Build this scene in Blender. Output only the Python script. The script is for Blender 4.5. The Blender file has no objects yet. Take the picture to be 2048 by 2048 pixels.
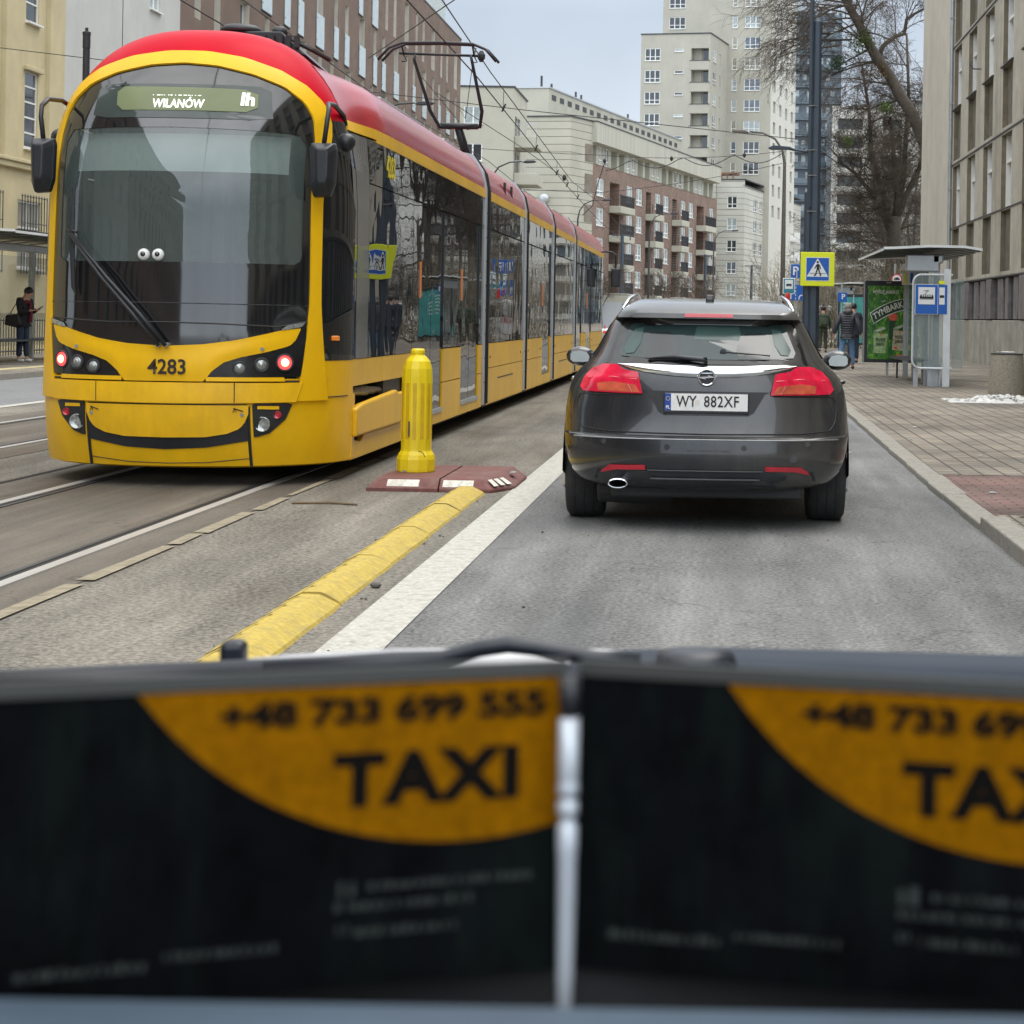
import bpy, math, random
from math import sin, cos, pi, radians as R
from mathutils import Vector as V, Matrix

# ---------------------------------------------------------------- camera, world, sun, exposure
SC = bpy.context.scene
COL = SC.collection
ROLL = 0.017
EYE = 1.35
cam = bpy.data.cameras.new('camera'); co = bpy.data.objects.new('camera', cam); COL.objects.link(co)
cam.sensor_width = 36; cam.lens = 65.2; cam.shift_x = -0.2036; cam.shift_y = -0.1895
cam.clip_start = 0.05; cam.clip_end = 3000
cam.dof.use_dof = True; cam.dof.focus_distance = 16.0; cam.dof.aperture_fstop = 20
co.matrix_world = Matrix.Translation((0, 0, EYE)) @ Matrix.Rotation(-ROLL, 4, 'Y') @ Matrix.Rotation(pi/2, 4, 'X')
SC.camera = co
SUN_EL, SUN_ROT = R(66), R(30)
W = bpy.data.worlds.new('World'); SC.world = W; W.use_nodes = True
nt = W.node_tree; nt.nodes.clear()
wo = nt.nodes.new('ShaderNodeOutputWorld'); bg = nt.nodes.new('ShaderNodeBackground'); bg.inputs[1].default_value = 0.1
sky = nt.nodes.new('ShaderNodeTexSky'); sky.sky_type = 'NISHITA'; sky.sun_disc = False
sky.sun_elevation = SUN_EL; sky.sun_rotation = SUN_ROT; sky.dust_density = 3
tc = nt.nodes.new('ShaderNodeTexCoord'); sx = nt.nodes.new('ShaderNodeSeparateXYZ')
ramp = nt.nodes.new('ShaderNodeValToRGB')
ramp.color_ramp.elements[0].position = 0.0; ramp.color_ramp.elements[0].color = (.50, .545, .595, 1)
ramp.color_ramp.elements[1].position = 0.9; ramp.color_ramp.elements[1].color = (1, 1, 1, 1)
e = ramp.color_ramp.elements.new(.16); e.color = (.335, .385, .45, 1)
e = ramp.color_ramp.elements.new(.30); e.color = (.60, .66, .73, 1)
cn = nt.nodes.new('ShaderNodeTexNoise'); cn.inputs['Scale'].default_value = 6; cn.inputs['Detail'].default_value = 5
cm = nt.nodes.new('ShaderNodeMapRange'); cm.inputs[3].default_value = 7.2; cm.inputs[4].default_value = 12.6
mu = nt.nodes.new('ShaderNodeVectorMath'); mu.operation = 'SCALE'
mx = nt.nodes.new('ShaderNodeMix'); mx.data_type = 'RGBA'; mx.inputs[0].default_value = .93
L = nt.links.new
L(tc.outputs['Generated'], sx.inputs[0]); L(sx.outputs[2], ramp.inputs[0]); L(tc.outputs['Generated'], cn.inputs[0])
# added sky glow behind the viewer, brightening front faces and their reflections
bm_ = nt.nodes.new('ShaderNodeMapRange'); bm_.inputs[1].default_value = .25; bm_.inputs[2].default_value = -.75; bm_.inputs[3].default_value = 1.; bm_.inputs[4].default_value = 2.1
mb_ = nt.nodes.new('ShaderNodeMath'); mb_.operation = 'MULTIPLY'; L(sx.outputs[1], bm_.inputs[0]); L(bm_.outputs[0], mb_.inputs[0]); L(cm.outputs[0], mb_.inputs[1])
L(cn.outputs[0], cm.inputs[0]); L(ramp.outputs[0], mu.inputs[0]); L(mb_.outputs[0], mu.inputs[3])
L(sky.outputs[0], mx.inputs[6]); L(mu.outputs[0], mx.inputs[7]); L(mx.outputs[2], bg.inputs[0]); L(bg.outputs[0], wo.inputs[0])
sl = bpy.data.lights.new('sun', 'SUN'); sl.energy = .9; sl.angle = R(40); sl.color = (1, .96, .9)
so = bpy.data.objects.new('sun', sl); COL.objects.link(so); so.rotation_euler = (R(24), 0, R(150))
SC.view_settings.view_transform = 'Standard'; SC.view_settings.look = 'None'
SC.view_settings.exposure = 0.85; SC.view_settings.gamma = 1
SC.cycles.max_bounces = 6; SC.cycles.diffuse_bounces = 3; SC.cycles.glossy_bounces = 4; SC.cycles.transparent_max_bounces = 8
SC.cycles.use_denoising = True

# ---------------------------------------------------------------- materials
MT = {}
def mat(n, c, rough=.7, metal=0., var=.12, sc=3., bump=0., bsc=None, coat=0., spec=.5, emit=None, es=1., alpha=None, stain=0., stretch=None, dirt=None, trans=0., ior=None, bdet=4):
    if n in MT: return MT[n]
    m = bpy.data.materials.new(n); m.use_nodes = True; MT[n] = m
    t = m.node_tree; b = t.nodes['Principled BSDF']; lk = t.links.new
    b.inputs['Roughness'].default_value = rough; b.inputs['Metallic'].default_value = metal
    b.inputs['Coat Weight'].default_value = coat; b.inputs['Coat Roughness'].default_value = .04
    b.inputs['Specular IOR Level'].default_value = spec
    if ior: b.inputs['IOR'].default_value = ior
    if trans: b.inputs['Transmission Weight'].default_value = trans
    tcn = t.nodes.new('ShaderNodeTexCoord'); mp = t.nodes.new('ShaderNodeMapping'); lk(tcn.outputs['Object'], mp.inputs[0])
    if stretch: mp.inputs['Scale'].default_value = stretch
    n1 = t.nodes.new('ShaderNodeTexNoise'); n1.inputs['Scale'].default_value = sc; n1.inputs['Detail'].default_value = 6; n1.inputs['Roughness'].default_value = .62
    lk(mp.outputs[0], n1.inputs[0])
    r1 = t.nodes.new('ShaderNodeMapRange'); r1.inputs[1].default_value = .3; r1.inputs[2].default_value = .7
    r1.inputs[3].default_value = 1-var; r1.inputs[4].default_value = 1+var; lk(n1.outputs[0], r1.inputs[0])
    s1 = t.nodes.new('ShaderNodeVectorMath'); s1.operation = 'SCALE'; s1.inputs[0].default_value = c; lk(r1.outputs[0], s1.inputs[3])
    last = s1.outputs[0]
    if stain:
        n2 = t.nodes.new('ShaderNodeTexNoise'); n2.inputs['Scale'].default_value = sc*.35; n2.inputs['Detail'].default_value = 8; n2.inputs['Roughness'].default_value = .7
        mp2 = t.nodes.new('ShaderNodeMapping'); mp2.inputs['Scale'].default_value = (1, 1, .22); lk(tcn.outputs['Object'], mp2.inputs[0]); lk(mp2.outputs[0], n2.inputs[0])
        r2 = t.nodes.new('ShaderNodeMapRange'); r2.inputs[1].default_value = .48; r2.inputs[2].default_value = .72; r2.inputs[4].default_value = stain
        lk(n2.outputs[0], r2.inputs[0])
        mm = t.nodes.new('ShaderNodeMix'); mm.data_type = 'RGBA'; lk(r2.outputs[0], mm.inputs[0]); lk(last, mm.inputs[6])
        mm.inputs[7].default_value = (*(dirt or [q*.35 for q in c]), 1); last = mm.outputs[2]
    lk(last, b.inputs['Base Color'])
    if bump:
        n3 = t.nodes.new('ShaderNodeTexNoise'); n3.inputs['Scale'].default_value = bsc or sc*4; n3.inputs['Detail'].default_value = bdet
        lk(mp.outputs[0], n3.inputs[0]); bp = t.nodes.new('ShaderNodeBump'); bp.inputs['Strength'].default_value = min(1, bump*10); bp.inputs['Distance'].default_value = bump*.1
        lk(n3.outputs[0], bp.inputs['Height']); lk(bp.outputs[0], b.inputs['Normal'])
    if emit: b.inputs['Emission Color'].default_value = (*emit, 1); b.inputs['Emission Strength'].default_value = es
    if alpha is not None: b.inputs['Alpha'].default_value = alpha
    return m
def brick(n, c1, c2, mort, bw=.26, bh=.077, ax='x', bump=.4, rough=.85, off=.5, ms=.012, stain=.25, freq=2):
    """brick or paver pattern in metres; ax: 'x' wall running along local x, 'y' along local y, 'g' on the ground."""
    m = bpy.data.materials.new(n); m.use_nodes = True; MT[n] = m
    t = m.node_tree; b = t.nodes['Principled BSDF']; lk = t.links.new; b.inputs['Roughness'].default_value = rough
    tcn = t.nodes.new('ShaderNodeTexCoord'); sp = t.nodes.new('ShaderNodeSeparateXYZ'); lk(tcn.outputs['Object'], sp.inputs[0])
    cb = t.nodes.new('ShaderNodeCombineXYZ')
    i = {'x': (0, 2), 'y': (1, 2), 'g': (0, 1), 'h': (1, 0)}[ax]; lk(sp.outputs[i[0]], cb.inputs[0]); lk(sp.outputs[i[1]], cb.inputs[1])
    br = t.nodes.new('ShaderNodeTexBrick'); br.offset = off; br.offset_frequency = freq
    br.inputs['Scale'].default_value = 1; br.inputs['Brick Width'].default_value = bw; br.inputs['Row Height'].default_value = bh
    br.inputs['Mortar Size'].default_value = ms; br.inputs['Mortar Smooth'].default_value = .3
    br.inputs['Color1'].default_value = (*c1, 1); br.inputs['Color2'].default_value = (*c2, 1); br.inputs['Mortar'].default_value = (*mort, 1)
    lk(cb.outputs[0], br.inputs[0])
    n2 = t.nodes.new('ShaderNodeTexNoise'); n2.inputs['Scale'].default_value = .5; n2.inputs['Detail'].default_value = 9; n2.inputs['Roughness'].default_value = .75; lk(tcn.outputs['Object'], n2.inputs[0])
    r2 = t.nodes.new('ShaderNodeMapRange'); r2.inputs[1].default_value = .35; r2.inputs[2].default_value = .65; r2.inputs[3].default_value = 1-stain; r2.inputs[4].default_value = 1+stain; lk(n2.outputs[0], r2.inputs[0])
    s1 = t.nodes.new('ShaderNodeVectorMath'); s1.operation = 'SCALE'; lk(br.outputs[0], s1.inputs[0]); lk(r2.outputs[0], s1.inputs[3]); lk(s1.outputs[0], b.inputs['Base Color'])
    bp = t.nodes.new('ShaderNodeBump'); bp.inputs['Strength'].default_value = bump; bp.inputs['Distance'].default_value = .01; bp.invert = True
    lk(br.outputs[1], bp.inputs['Height']); lk(bp.outputs[0], b.inputs['Normal'])
    return m
def asphalt(n, dark, light, grain=140., patch=.45, rough=.8, streak=0., tint=None):
    m = bpy.data.materials.new(n); m.use_nodes = True; MT[n] = m
    t = m.node_tree; b = t.nodes['Principled BSDF']; lk = t.links.new; b.inputs['Roughness'].default_value = rough
    tcn = t.nodes.new('ShaderNodeTexCoord')
    a = t.nodes.new('ShaderNodeTexNoise'); a.inputs['Scale'].default_value = grain; a.inputs['Detail'].default_value = 3; a.inputs['Roughness'].default_value = .7
    lk(tcn.outputs['Object'], a.inputs[0])
    mp = t.nodes.new('ShaderNodeMapping'); mp.inputs['Scale'].default_value = (1, .3, 1); lk(tcn.outputs['Object'], mp.inputs[0])
    p = t.nodes.new('ShaderNodeTexNoise'); p.inputs['Scale'].default_value = 1.1; p.inputs['Detail'].default_value = 9; p.inputs['Roughness'].default_value = .68; lk(mp.outputs[0], p.inputs[0])
    ra = t.nodes.new('ShaderNodeMapRange'); ra.inputs[1].default_value = .40; ra.inputs[2].default_value = .61; lk(a.outputs[0], ra.inputs[0])
    rp = t.nodes.new('ShaderNodeMapRange'); rp.inputs[1].default_value = .3; rp.inputs[2].default_value = .7; lk(p.outputs[0], rp.inputs[0])
    mm = t.nodes.new('ShaderNodeMix'); mm.inputs[0].default_value = patch; lk(ra.outputs[0], mm.inputs[2]); lk(rp.outputs[0], mm.inputs[3])
    cr = t.nodes.new('ShaderNodeMix'); cr.data_type = 'RGBA'; cr.inputs[6].default_value = (*dark, 1); cr.inputs[7].default_value = (*light, 1); lk(mm.outputs[0], cr.inputs[0])
    last = cr.outputs[2]
    if tint:
        q = t.nodes.new('ShaderNodeTexNoise'); q.inputs['Scale'].default_value = .8; q.inputs['Detail'].default_value = 7; mq = t.nodes.new('ShaderNodeMapping'); mq.inputs['Scale'].default_value = (2.2, .35, 1); mq.inputs['Location'].default_value = (3, 7, 0)
        lk(tcn.outputs['Object'], mq.inputs[0]); lk(mq.outputs[0], q.inputs[0]); rq = t.nodes.new('ShaderNodeMapRange'); rq.inputs[1].default_value = .52; rq.inputs[2].default_value = .72; rq.inputs[4].default_value = .6; lk(q.outputs[0], rq.inputs[0])
        m3 = t.nodes.new('ShaderNodeMix'); m3.data_type = 'RGBA'; lk(rq.outputs[0], m3.inputs[0]); lk(last, m3.inputs[6]); m3.inputs[7].default_value = (*tint, 1); last = m3.outputs[2]
    if streak:
        q2 = t.nodes.new('ShaderNodeTexNoise'); q2.inputs['Scale'].default_value = 1; q2.inputs['Detail'].default_value = 6; q2.inputs['Roughness'].default_value = .6; m2 = t.nodes.new('ShaderNodeMapping'); m2.inputs['Scale'].default_value = (4.5, .16, 1)
        lk(tcn.outputs['Object'], m2.inputs[0]); lk(m2.outputs[0], q2.inputs[0]); r2 = t.nodes.new('ShaderNodeMapRange'); r2.inputs[1].default_value = .32; r2.inputs[2].default_value = .68; r2.inputs[3].default_value = 1-streak; r2.inputs[4].default_value = 1+streak; lk(q2.outputs[0], r2.inputs[0])
        s2 = t.nodes.new('ShaderNodeVectorMath'); s2.operation = 'SCALE'; lk(last, s2.inputs[0]); lk(r2.outputs[0], s2.inputs[3]); last = s2.outputs[0]
    # fine cracks
    vo = t.nodes.new('ShaderNodeTexVoronoi'); vo.feature = 'DISTANCE_TO_EDGE'; vo.inputs['Scale'].default_value = .55
    wq = t.nodes.new('ShaderNodeTexNoise'); wq.inputs['Scale'].default_value = 2.2; wq.inputs['Detail'].default_value = 5; lk(tcn.outputs['Object'], wq.inputs[0])
    wm = t.nodes.new('ShaderNodeVectorMath'); wm.operation = 'ADD'; lk(tcn.outputs['Object'], wm.inputs[0]); lk(wq.outputs[1], wm.inputs[1]); lk(wm.outputs[0], vo.inputs[0])
    rc = t.nodes.new('ShaderNodeMapRange'); rc.inputs[1].default_value = .0; rc.inputs[2].default_value = .006; rc.inputs[3].default_value = .55; rc.inputs[4].default_value = 1; lk(vo.outputs[0], rc.inputs[0])
    sc_ = t.nodes.new('ShaderNodeVectorMath'); sc_.operation = 'SCALE'; lk(last, sc_.inputs[0]); lk(rc.outputs[0], sc_.inputs[3]); last = sc_.outputs[0]
    lk(last, b.inputs['Base Color'])
    bp = t.nodes.new('ShaderNodeBump'); bp.inputs['Strength'].default_value = .8; bp.inputs['Distance'].default_value = .008
    lk(a.outputs[0], bp.inputs['Height']); lk(bp.outputs[0], b.inputs['Normal'])
    return m

YEL = (.88, .50, .008)
m_yel = mat('tram_yellow', YEL, .32, var=.07, sc=2, spec=.3, stain=.45, dirt=(.52, .30, .02))
m_yeld = mat('tram_yellow_scuffed', YEL, .4, var=.08, sc=6, stain=.4, dirt=(.42, .22, .012), stretch=(1, 1, 1))
m_red = mat('tram_red', (.52, .003, .018), .35, var=.08, sc=1.5, spec=.04)
m_redside = mat('tram_red_roof_side', (.40, .005, .018), .16, var=.25, sc=1.2, spec=.3, bump=.03, bsc=1.6, bdet=1.5)
m_blk = mat('black_gloss', (.010, .011, .012), .07, var=.1, spec=.8, ior=1.65)
m_unit = mat('lamp_unit_black', (.012, .012, .013), .18, var=.1, coat=.3)
m_tglass = mat('tram_dark_glass', (.014, .016, .018), .01, var=.3, sc=1.5, spec=.40, bump=.06, bsc=1.5, bdet=1.2)
m_rub = mat('black_rubber', (.02, .02, .022), .6, var=.2, sc=20, bump=.02)
m_plas = mat('black_plastic', (.022, .024, .028), .38, var=.15, sc=9)
m_dark = mat('dark_grey_metal', (.05, .052, .056), .5, metal=.3, var=.15, sc=9)
m_grey = mat('grey_metal', (.30, .31, .31), .4, metal=.5, var=.1, sc=12)
m_lgrey = mat('light_grey_metal', (.46, .48, .49), .35, metal=.5, var=.06, sc=12)
m_white = mat('white_plastic', (.75, .76, .74), .35, var=.04)
m_chrome = mat('chrome', (.75, .77, .8), .08, metal=1., var=.03)
m_wood = None
m_redlamp = mat('lit_red_lamp', (.6, .01, .02), .2, emit=(1, .05, .05), es=1.6, coat=.5)
m_lampcore = mat('lit_lamp_core', (.9, .5, .3), .2, emit=(1, .55, .25), es=1.8)
m_lens = mat('clear_lamp_lens', (.38, .40, .38), .15, metal=.5, var=.35, sc=60, coat=.6)
m_redlens = mat('red_reflector_lens', (.5, .012, .03), .15, var=.15, sc=14, coat=.8)
m_orange = mat('orange_lens', (.8, .22, .01), .2, coat=.6)
m_frame = mat('white_window_frame', (.74, .74, .71), .4, var=.05)
m_win = mat('dark_window_glass', (.035, .043, .05), .04, var=.5, sc=.7, spec=.9)
m_winc = mat('curtained_window_glass', (.33, .38, .38), .08, var=.3, sc=1.5, spec=.9)
m_balus = mat('frosted_glass_balustrade', (.46, .54, .56), .12, var=.12, sc=2, spec=.8)

# ---------------------------------------------------------------- mesh builder
class MB:
    def __init__(s): s.v = []; s.f = []; s.m = []; s.mi = 0
    def add(s, vs, fs):
        o = len(s.v); s.v += [tuple(q) for q in vs]; s.f += [tuple(i+o for i in f) for f in fs]; s.m += [s.mi]*len(fs); return s
    def box(s, x0, x1, y0, y1, z0, z1):
        return s.add([(x0,y0,z0),(x1,y0,z0),(x1,y1,z0),(x0,y1,z0),(x0,y0,z1),(x1,y0,z1),(x1,y1,z1),(x0,y1,z1)],
                     [(0,3,2,1),(4,5,6,7),(0,1,5,4),(1,2,6,5),(2,3,7,6),(3,0,4,7)])
    def quad(s, a, b, c, d): return s.add([a, b, c, d], [(0, 1, 2, 3)])
    def obox(s, O, U, N, Z, u0, u1, n0, n1, z0, z1):
        O, U, N, Z = V(O), V(U), V(N), V(Z)
        p = [O+U*a+N*b+Z*c for c in (z0, z1) for a, b in ((u0, n0), (u1, n0), (u1, n1), (u0, n1))]
        return s.add(p, [(0,3,2,1),(4,5,6,7),(0,1,5,4),(1,2,6,5),(2,3,7,6),(3,0,4,7)])
    def tube(s, pts, r, n=8, cap=True):
        pts = [V(p) for p in pts]; rs = r if isinstance(r, (list, tuple)) else [r]*len(pts)
        vs = []; up = None
        for i, p in enumerate(pts):
            t = (pts[min(i+1, len(pts)-1)]-pts[max(i-1, 0)]).normalized()
            if up is None: up = V((0, 0, 1)) if abs(t.z) < .9 else V((1, 0, 0))
            a = t.cross(up).normalized(); b = a.cross(t).normalized(); up = b
            for k in range(n): vs.append(p+(a*cos(2*pi*k/n)+b*sin(2*pi*k/n))*rs[i])
        fs = [(i*n+k, i*n+(k+1) % n, (i+1)*n+(k+1) % n, (i+1)*n+k) for i in range(len(pts)-1) for k in range(n)]
        if cap: fs += [tuple(range(n-1, -1, -1)), tuple((len(pts)-1)*n+k for k in range(n))]
        return s.add(vs, fs)
    def lathe(s, c, prof, n=16, ax='z', a0=0.):
        """prof = [(radius, height)], axis z / y / x through c"""
        vs = []
        for r, h in prof:
            for k in range(n):
                a = a0+2*pi*k/n; q = (r*cos(a), r*sin(a), h)
                if ax == 'y': q = (q[0], q[2], q[1])
                if ax == 'x': q = (q[2], q[0], q[1])
                vs.append((c[0]+q[0], c[1]+q[1], c[2]+q[2]))
        m = len(prof)
        fs = [(i*n+k, i*n+(k+1) % n, (i+1)*n+(k+1) % n, (i+1)*n+k) for i in range(m-1) for k in range(n)]
        fs += [tuple(range(n-1, -1, -1)), tuple((m-1)*n+k for k in range(n))]
        return s.add(vs, fs)
    def grid(s, rows, closed=False):
        n = len(rows[0]); vs = [p for r in rows for p in r]; fs = []
        for i in range(len(rows)-1):
            for k in range(n if closed else n-1): fs.append((i*n+k, i*n+(k+1) % n, (i+1)*n+(k+1) % n, (i+1)*n+k))
        return s.add(vs, fs)
    def prism(s, poly, f0, f1):
        """poly 2-D; f0/f1 map (a,b)->3-D for the two caps"""
        n = len(poly)
        s.add([f0(*p) for p in poly]+[f1(*p) for p in poly], [tuple(range(n-1, -1, -1)), tuple(range(n, 2*n))]+[(k, (k+1) % n, n+(k+1) % n, n+k) for k in range(n)]); return s
    def sph(s, c, r, n=12, m=8, sc=(1, 1, 1)):
        return s.grid([[(c[0]+r*sc[0]*sin(pi*i/m)*cos(2*pi*k/n), c[1]+r*sc[1]*sin(pi*i/m)*sin(2*pi*k/n), c[2]+r*sc[2]*cos(pi*i/m)) for k in range(n)] for i in range(m+1)], True)
    def mesh(s, name, mats, smooth=False, org=(0, 0, 0)):
        me = bpy.data.meshes.new(name)
        me.from_pydata([(a-org[0], b-org[1], c-org[2]) for a, b, c in s.v], [], s.f)
        for m in (mats if isinstance(mats, (list, tuple)) else [mats]): me.materials.append(m)
        if len(me.polygons) == len(s.m): me.polygons.foreach_set('material_index', s.m)
        if smooth: me.polygons.foreach_set('use_smooth', [True]*len(me.polygons))
        me.update(); return me
ORG = {}
def root(name, label, cat, loc=(0, 0, 0), group=None, rz=0., local=False):
    o = bpy.data.objects.new(name, None); o.empty_display_size = .2; COL.objects.link(o); o.location = loc; o.rotation_euler = (0, 0, rz)
    o['label'] = label; o['category'] = cat
    if group: o['group'] = group
    ORG[o.name] = (0, 0, 0) if (rz or local) else tuple(loc)
    return o
def part(par, name, mb, mats, smooth=False, bev=0., label=None, kind=None, autos=False):
    org = ORG.get(par.name, (0, 0, 0))
    o = bpy.data.objects.new(name, mb.mesh(name, mats, smooth, org)); COL.objects.link(o); o.parent = par; ORG[o.name] = org
    if bev: addbev(o, bev)
    if label: o['label'] = label
    if kind: o['kind'] = kind
    if autos: autosmooth(o)
    return o
def addbev(o, w, seg=2):
    b = o.modifiers.new('bevel', 'BEVEL'); b.width = w; b.segments = seg; b.limit_method = 'ANGLE'; b.angle_limit = R(35)
def autosmooth(o, ang=35):
    import bmesh
    bm = bmesh.new(); bm.from_mesh(o.data); bmesh.ops.recalc_face_normals(bm, faces=bm.faces)
    for e_ in bm.edges: e_.smooth = len(e_.link_faces) == 2 and e_.calc_face_angle(3) < R(ang)
    for f_ in bm.faces: f_.smooth = True
    bm.to_mesh(o.data); bm.free()
def each(par, name, mb, mats, **k):
    """a mesh made of boxes, split into one part per box"""
    for i in range(0, len(mb.v), 8): q = MB(); q.box(0, 1, 0, 1, 0, 1); q.v = mb.v[i:i+8]; part(par, name, q, mats, **k)
def thing(name, mb, mats, label=None, cat=None, group=None, kind=None, smooth=False, bev=0., autos=False):
    xs, ys, zs = zip(*mb.v); org = ((min(xs)+max(xs))/2, (min(ys)+max(ys))/2, min(zs))
    o = bpy.data.objects.new(name, mb.mesh(name, mats, smooth, org)); COL.objects.link(o); o.location = org; ORG[o.name] = org
    for k, q in (('label', label), ('category', cat), ('group', group), ('kind', kind)):
        if q: o[k] = q
    if bev: addbev(o, bev)
    if autos: autosmooth(o)
    return o
def struct(name, mb, mats, **k): return thing(name, mb, mats, kind='structure', **k)
def copy_tree(o, parent=None):
    c = o.copy(); COL.objects.link(c); c.parent = parent; ORG[c.name] = ORG.get(o.name, (0, 0, 0))
    for ch in list(o.children): copy_tree(ch, c)
    return c
def text(par, name, s, size, loc, m, rot=(pi/2, 0, 0), ext=.002, xs=1., align='CENTER', label=None, shear=0., spacing=1., curve=None, bold=0.):
    cu = bpy.data.curves.new('t', 'FONT'); cu.body = s; cu.size = size; cu.extrude = ext; cu.align_x = align; cu.align_y = 'CENTER'; cu.shear = shear; cu.space_character = spacing; cu.offset = bold
    cu.resolution_u = 3
    t = bpy.data.objects.new('t', cu); COL.objects.link(t)
    dg = bpy.context.evaluated_depsgraph_get(); dg.update(); me = bpy.data.meshes.new_from_object(t.evaluated_get(dg)); bpy.data.objects.remove(t)
    for v in me.vertices:
        v.co.x *= xs
        if curve: v.co.y += curve(v.co.x)
    me.materials.clear(); me.materials.append(m)
    o = bpy.data.objects.new(name, me); COL.objects.link(o)
    org = ORG.get(par.name, (0, 0, 0)); o.parent = par; o.location = (loc[0]-org[0], loc[1]-org[1], loc[2]-org[2]); o.rotation_euler = rot
    if label: o['label'] = label
    return o
def resamp(pts, n):
    d = [0]
    for a, b in zip(pts, pts[1:]): d.append(d[-1]+math.dist(a, b))
    out = []; j = 0
    for i in range(n):
        t = d[-1]*i/(n-1)
        while j < len(pts)-2 and d[j+1] < t: j += 1
        q = (t-d[j])/max(1e-9, d[j+1]-d[j]); out.append(tuple(pts[j][k]+(pts[j+1][k]-pts[j][k])*q for k in range(len(pts[0]))))
    return out
def itp(tab, x, k=1):
    if x <= tab[0][0]: return tab[0][k]
    for a, b in zip(tab, tab[1:]):
        if x <= b[0]: return a[k]+(b[k]-a[k])*(x-a[0])/(b[0]-a[0])
    return tab[-1][k]
def smooth_itp(tab, x, k=1):
    for a, b in zip(tab, tab[1:]):
        if x <= b[0]:
            q = max(0, min(1, (x-a[0])/(b[0]-a[0]))); return a[k]+(b[k]-a[k])*q
    return tab[-1][k]

# ---------------------------------------------------------------- facades and windows
def facade(mb, O, U, N, W_, H_, ops, d=.2, rmi=0):
    O, U, N, Z = V(O), V(U), V(N), V((0, 0, 1))
    us = sorted({0, W_, *[round(o[0], 4) for o in ops], *[round(o[1], 4) for o in ops]}); zs = sorted({0, H_, *[round(o[2], 4) for o in ops], *[round(o[3], 4) for o in ops]})
    P = lambda u, z, n=0: O+U*u+Z*z-N*n
    for z0, z1 in zip(zs, zs[1:]):
        run = None
        for u0, u1 in zip(us, us[1:]):
            cu, cz = (u0+u1)/2, (z0+z1)/2
            hole = any(o[0] < cu < o[1] and o[2] < cz < o[3] for o in ops)
            if hole:
                if run: mb.quad(P(run[0], z0), P(run[1], z0), P(run[1], z1), P(run[0], z1)); run = None
            else: run = (run[0], u1) if run else (u0, u1)
        if run: mb.quad(P(run[0], z0), P(run[1], z0), P(run[1], z1), P(run[0], z1))
    mb.mi = rmi
    for o in ops:
        a, b, c, e_ = o[:4]; dd = o[4] if len(o) > 4 else d
        for p, q in (((a, c), (b, c)), ((b, c), (b, e_)), ((b, e_), (a, e_)), ((a, e_), (a, c))):
            mb.quad(P(*p), P(*q), P(*q, dd), P(*p, dd))
        if len(o) > 5: mb.quad(P(a, c, dd), P(b, c, dd), P(b, e_, dd), P(a, e_, dd))
    mb.mi = 0
    return mb
WC = {}; WR = random.Random(77)
m_winb = mat('blue_reflecting_window', (.10, .13, .16), .05, var=.5, sc=.5, spec=.9); m_wind = mat('blind_behind_window', (.26, .25, .20), .1, var=.3, sc=2, spec=.9)
def win(par, O, U, N, u0, z0, w, h, nx=2, zsp=(), depth=.18, fm=None, gm=None, bar=.06, name='window', sill=True, pane=True):
    """a framed window standing in an opening: frame mesh with a pane child (meshes shared between equal windows)"""
    O, U, N = V(O), V(U), V(N); fm = fm or m_frame; gm = gm or WR.choice((m_win, m_win, m_winb, m_winc, m_wind))
    key = (round(w, 2), round(h, 2), nx, tuple(zsp), fm.name, bar, sill)
    if key not in WC:
        b = MB(); bar2 = bar
        b.box(0, w, 0, .06, 0, bar2); b.box(0, w, 0, .06, h-bar2, h); b.box(0, bar2, 0, .06, bar2, h-bar2); b.box(w-bar2, w, 0, .06, bar2, h-bar2)
        for i in range(1, nx): x = w*i/nx; b.box(x-bar2*.6, x+bar2*.6, 0, .05, bar2, h-bar2)
        for z in zsp: b.box(bar2, w-bar2, .002, .048, z*h-bar2*.45, z*h+bar2*.45)
        if sill: b.box(-.04, w+.04, -.16, 0, -.05, -.002)
        WC[key] = b.mesh('window_frame', fm)
    fr = bpy.data.objects.new(name, WC[key]); COL.objects.link(fr); fr.parent = par
    p = O+U*u0+V((0, 0, z0))-N*(depth-.06); g = ORG.get(par.name, (0, 0, 0))
    fr.location = (p.x-g[0], p.y-g[1], p.z-g[2]); 
    # local x along U, local y inward (-N)
    flip = U.cross(V((0, 0, 1))).dot(N) < 0
    fr.rotation_euler = (0, 0, math.atan2(U.y, U.x))
    if flip: fr.scale = (1, -1, 1)
    if pane:
        k2 = ('p', round(w, 2), round(h, 2), gm.name)
        if k2 not in WC: WC[k2] = MB().box(.01, w-.01, .03, .04, .01, h-.01).mesh('pane', gm)
        pn = bpy.data.objects.new('pane', WC[k2]); COL.objects.link(pn); pn.parent = fr
    ORG[fr.name] = (0, 0, 0)
    return fr

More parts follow.
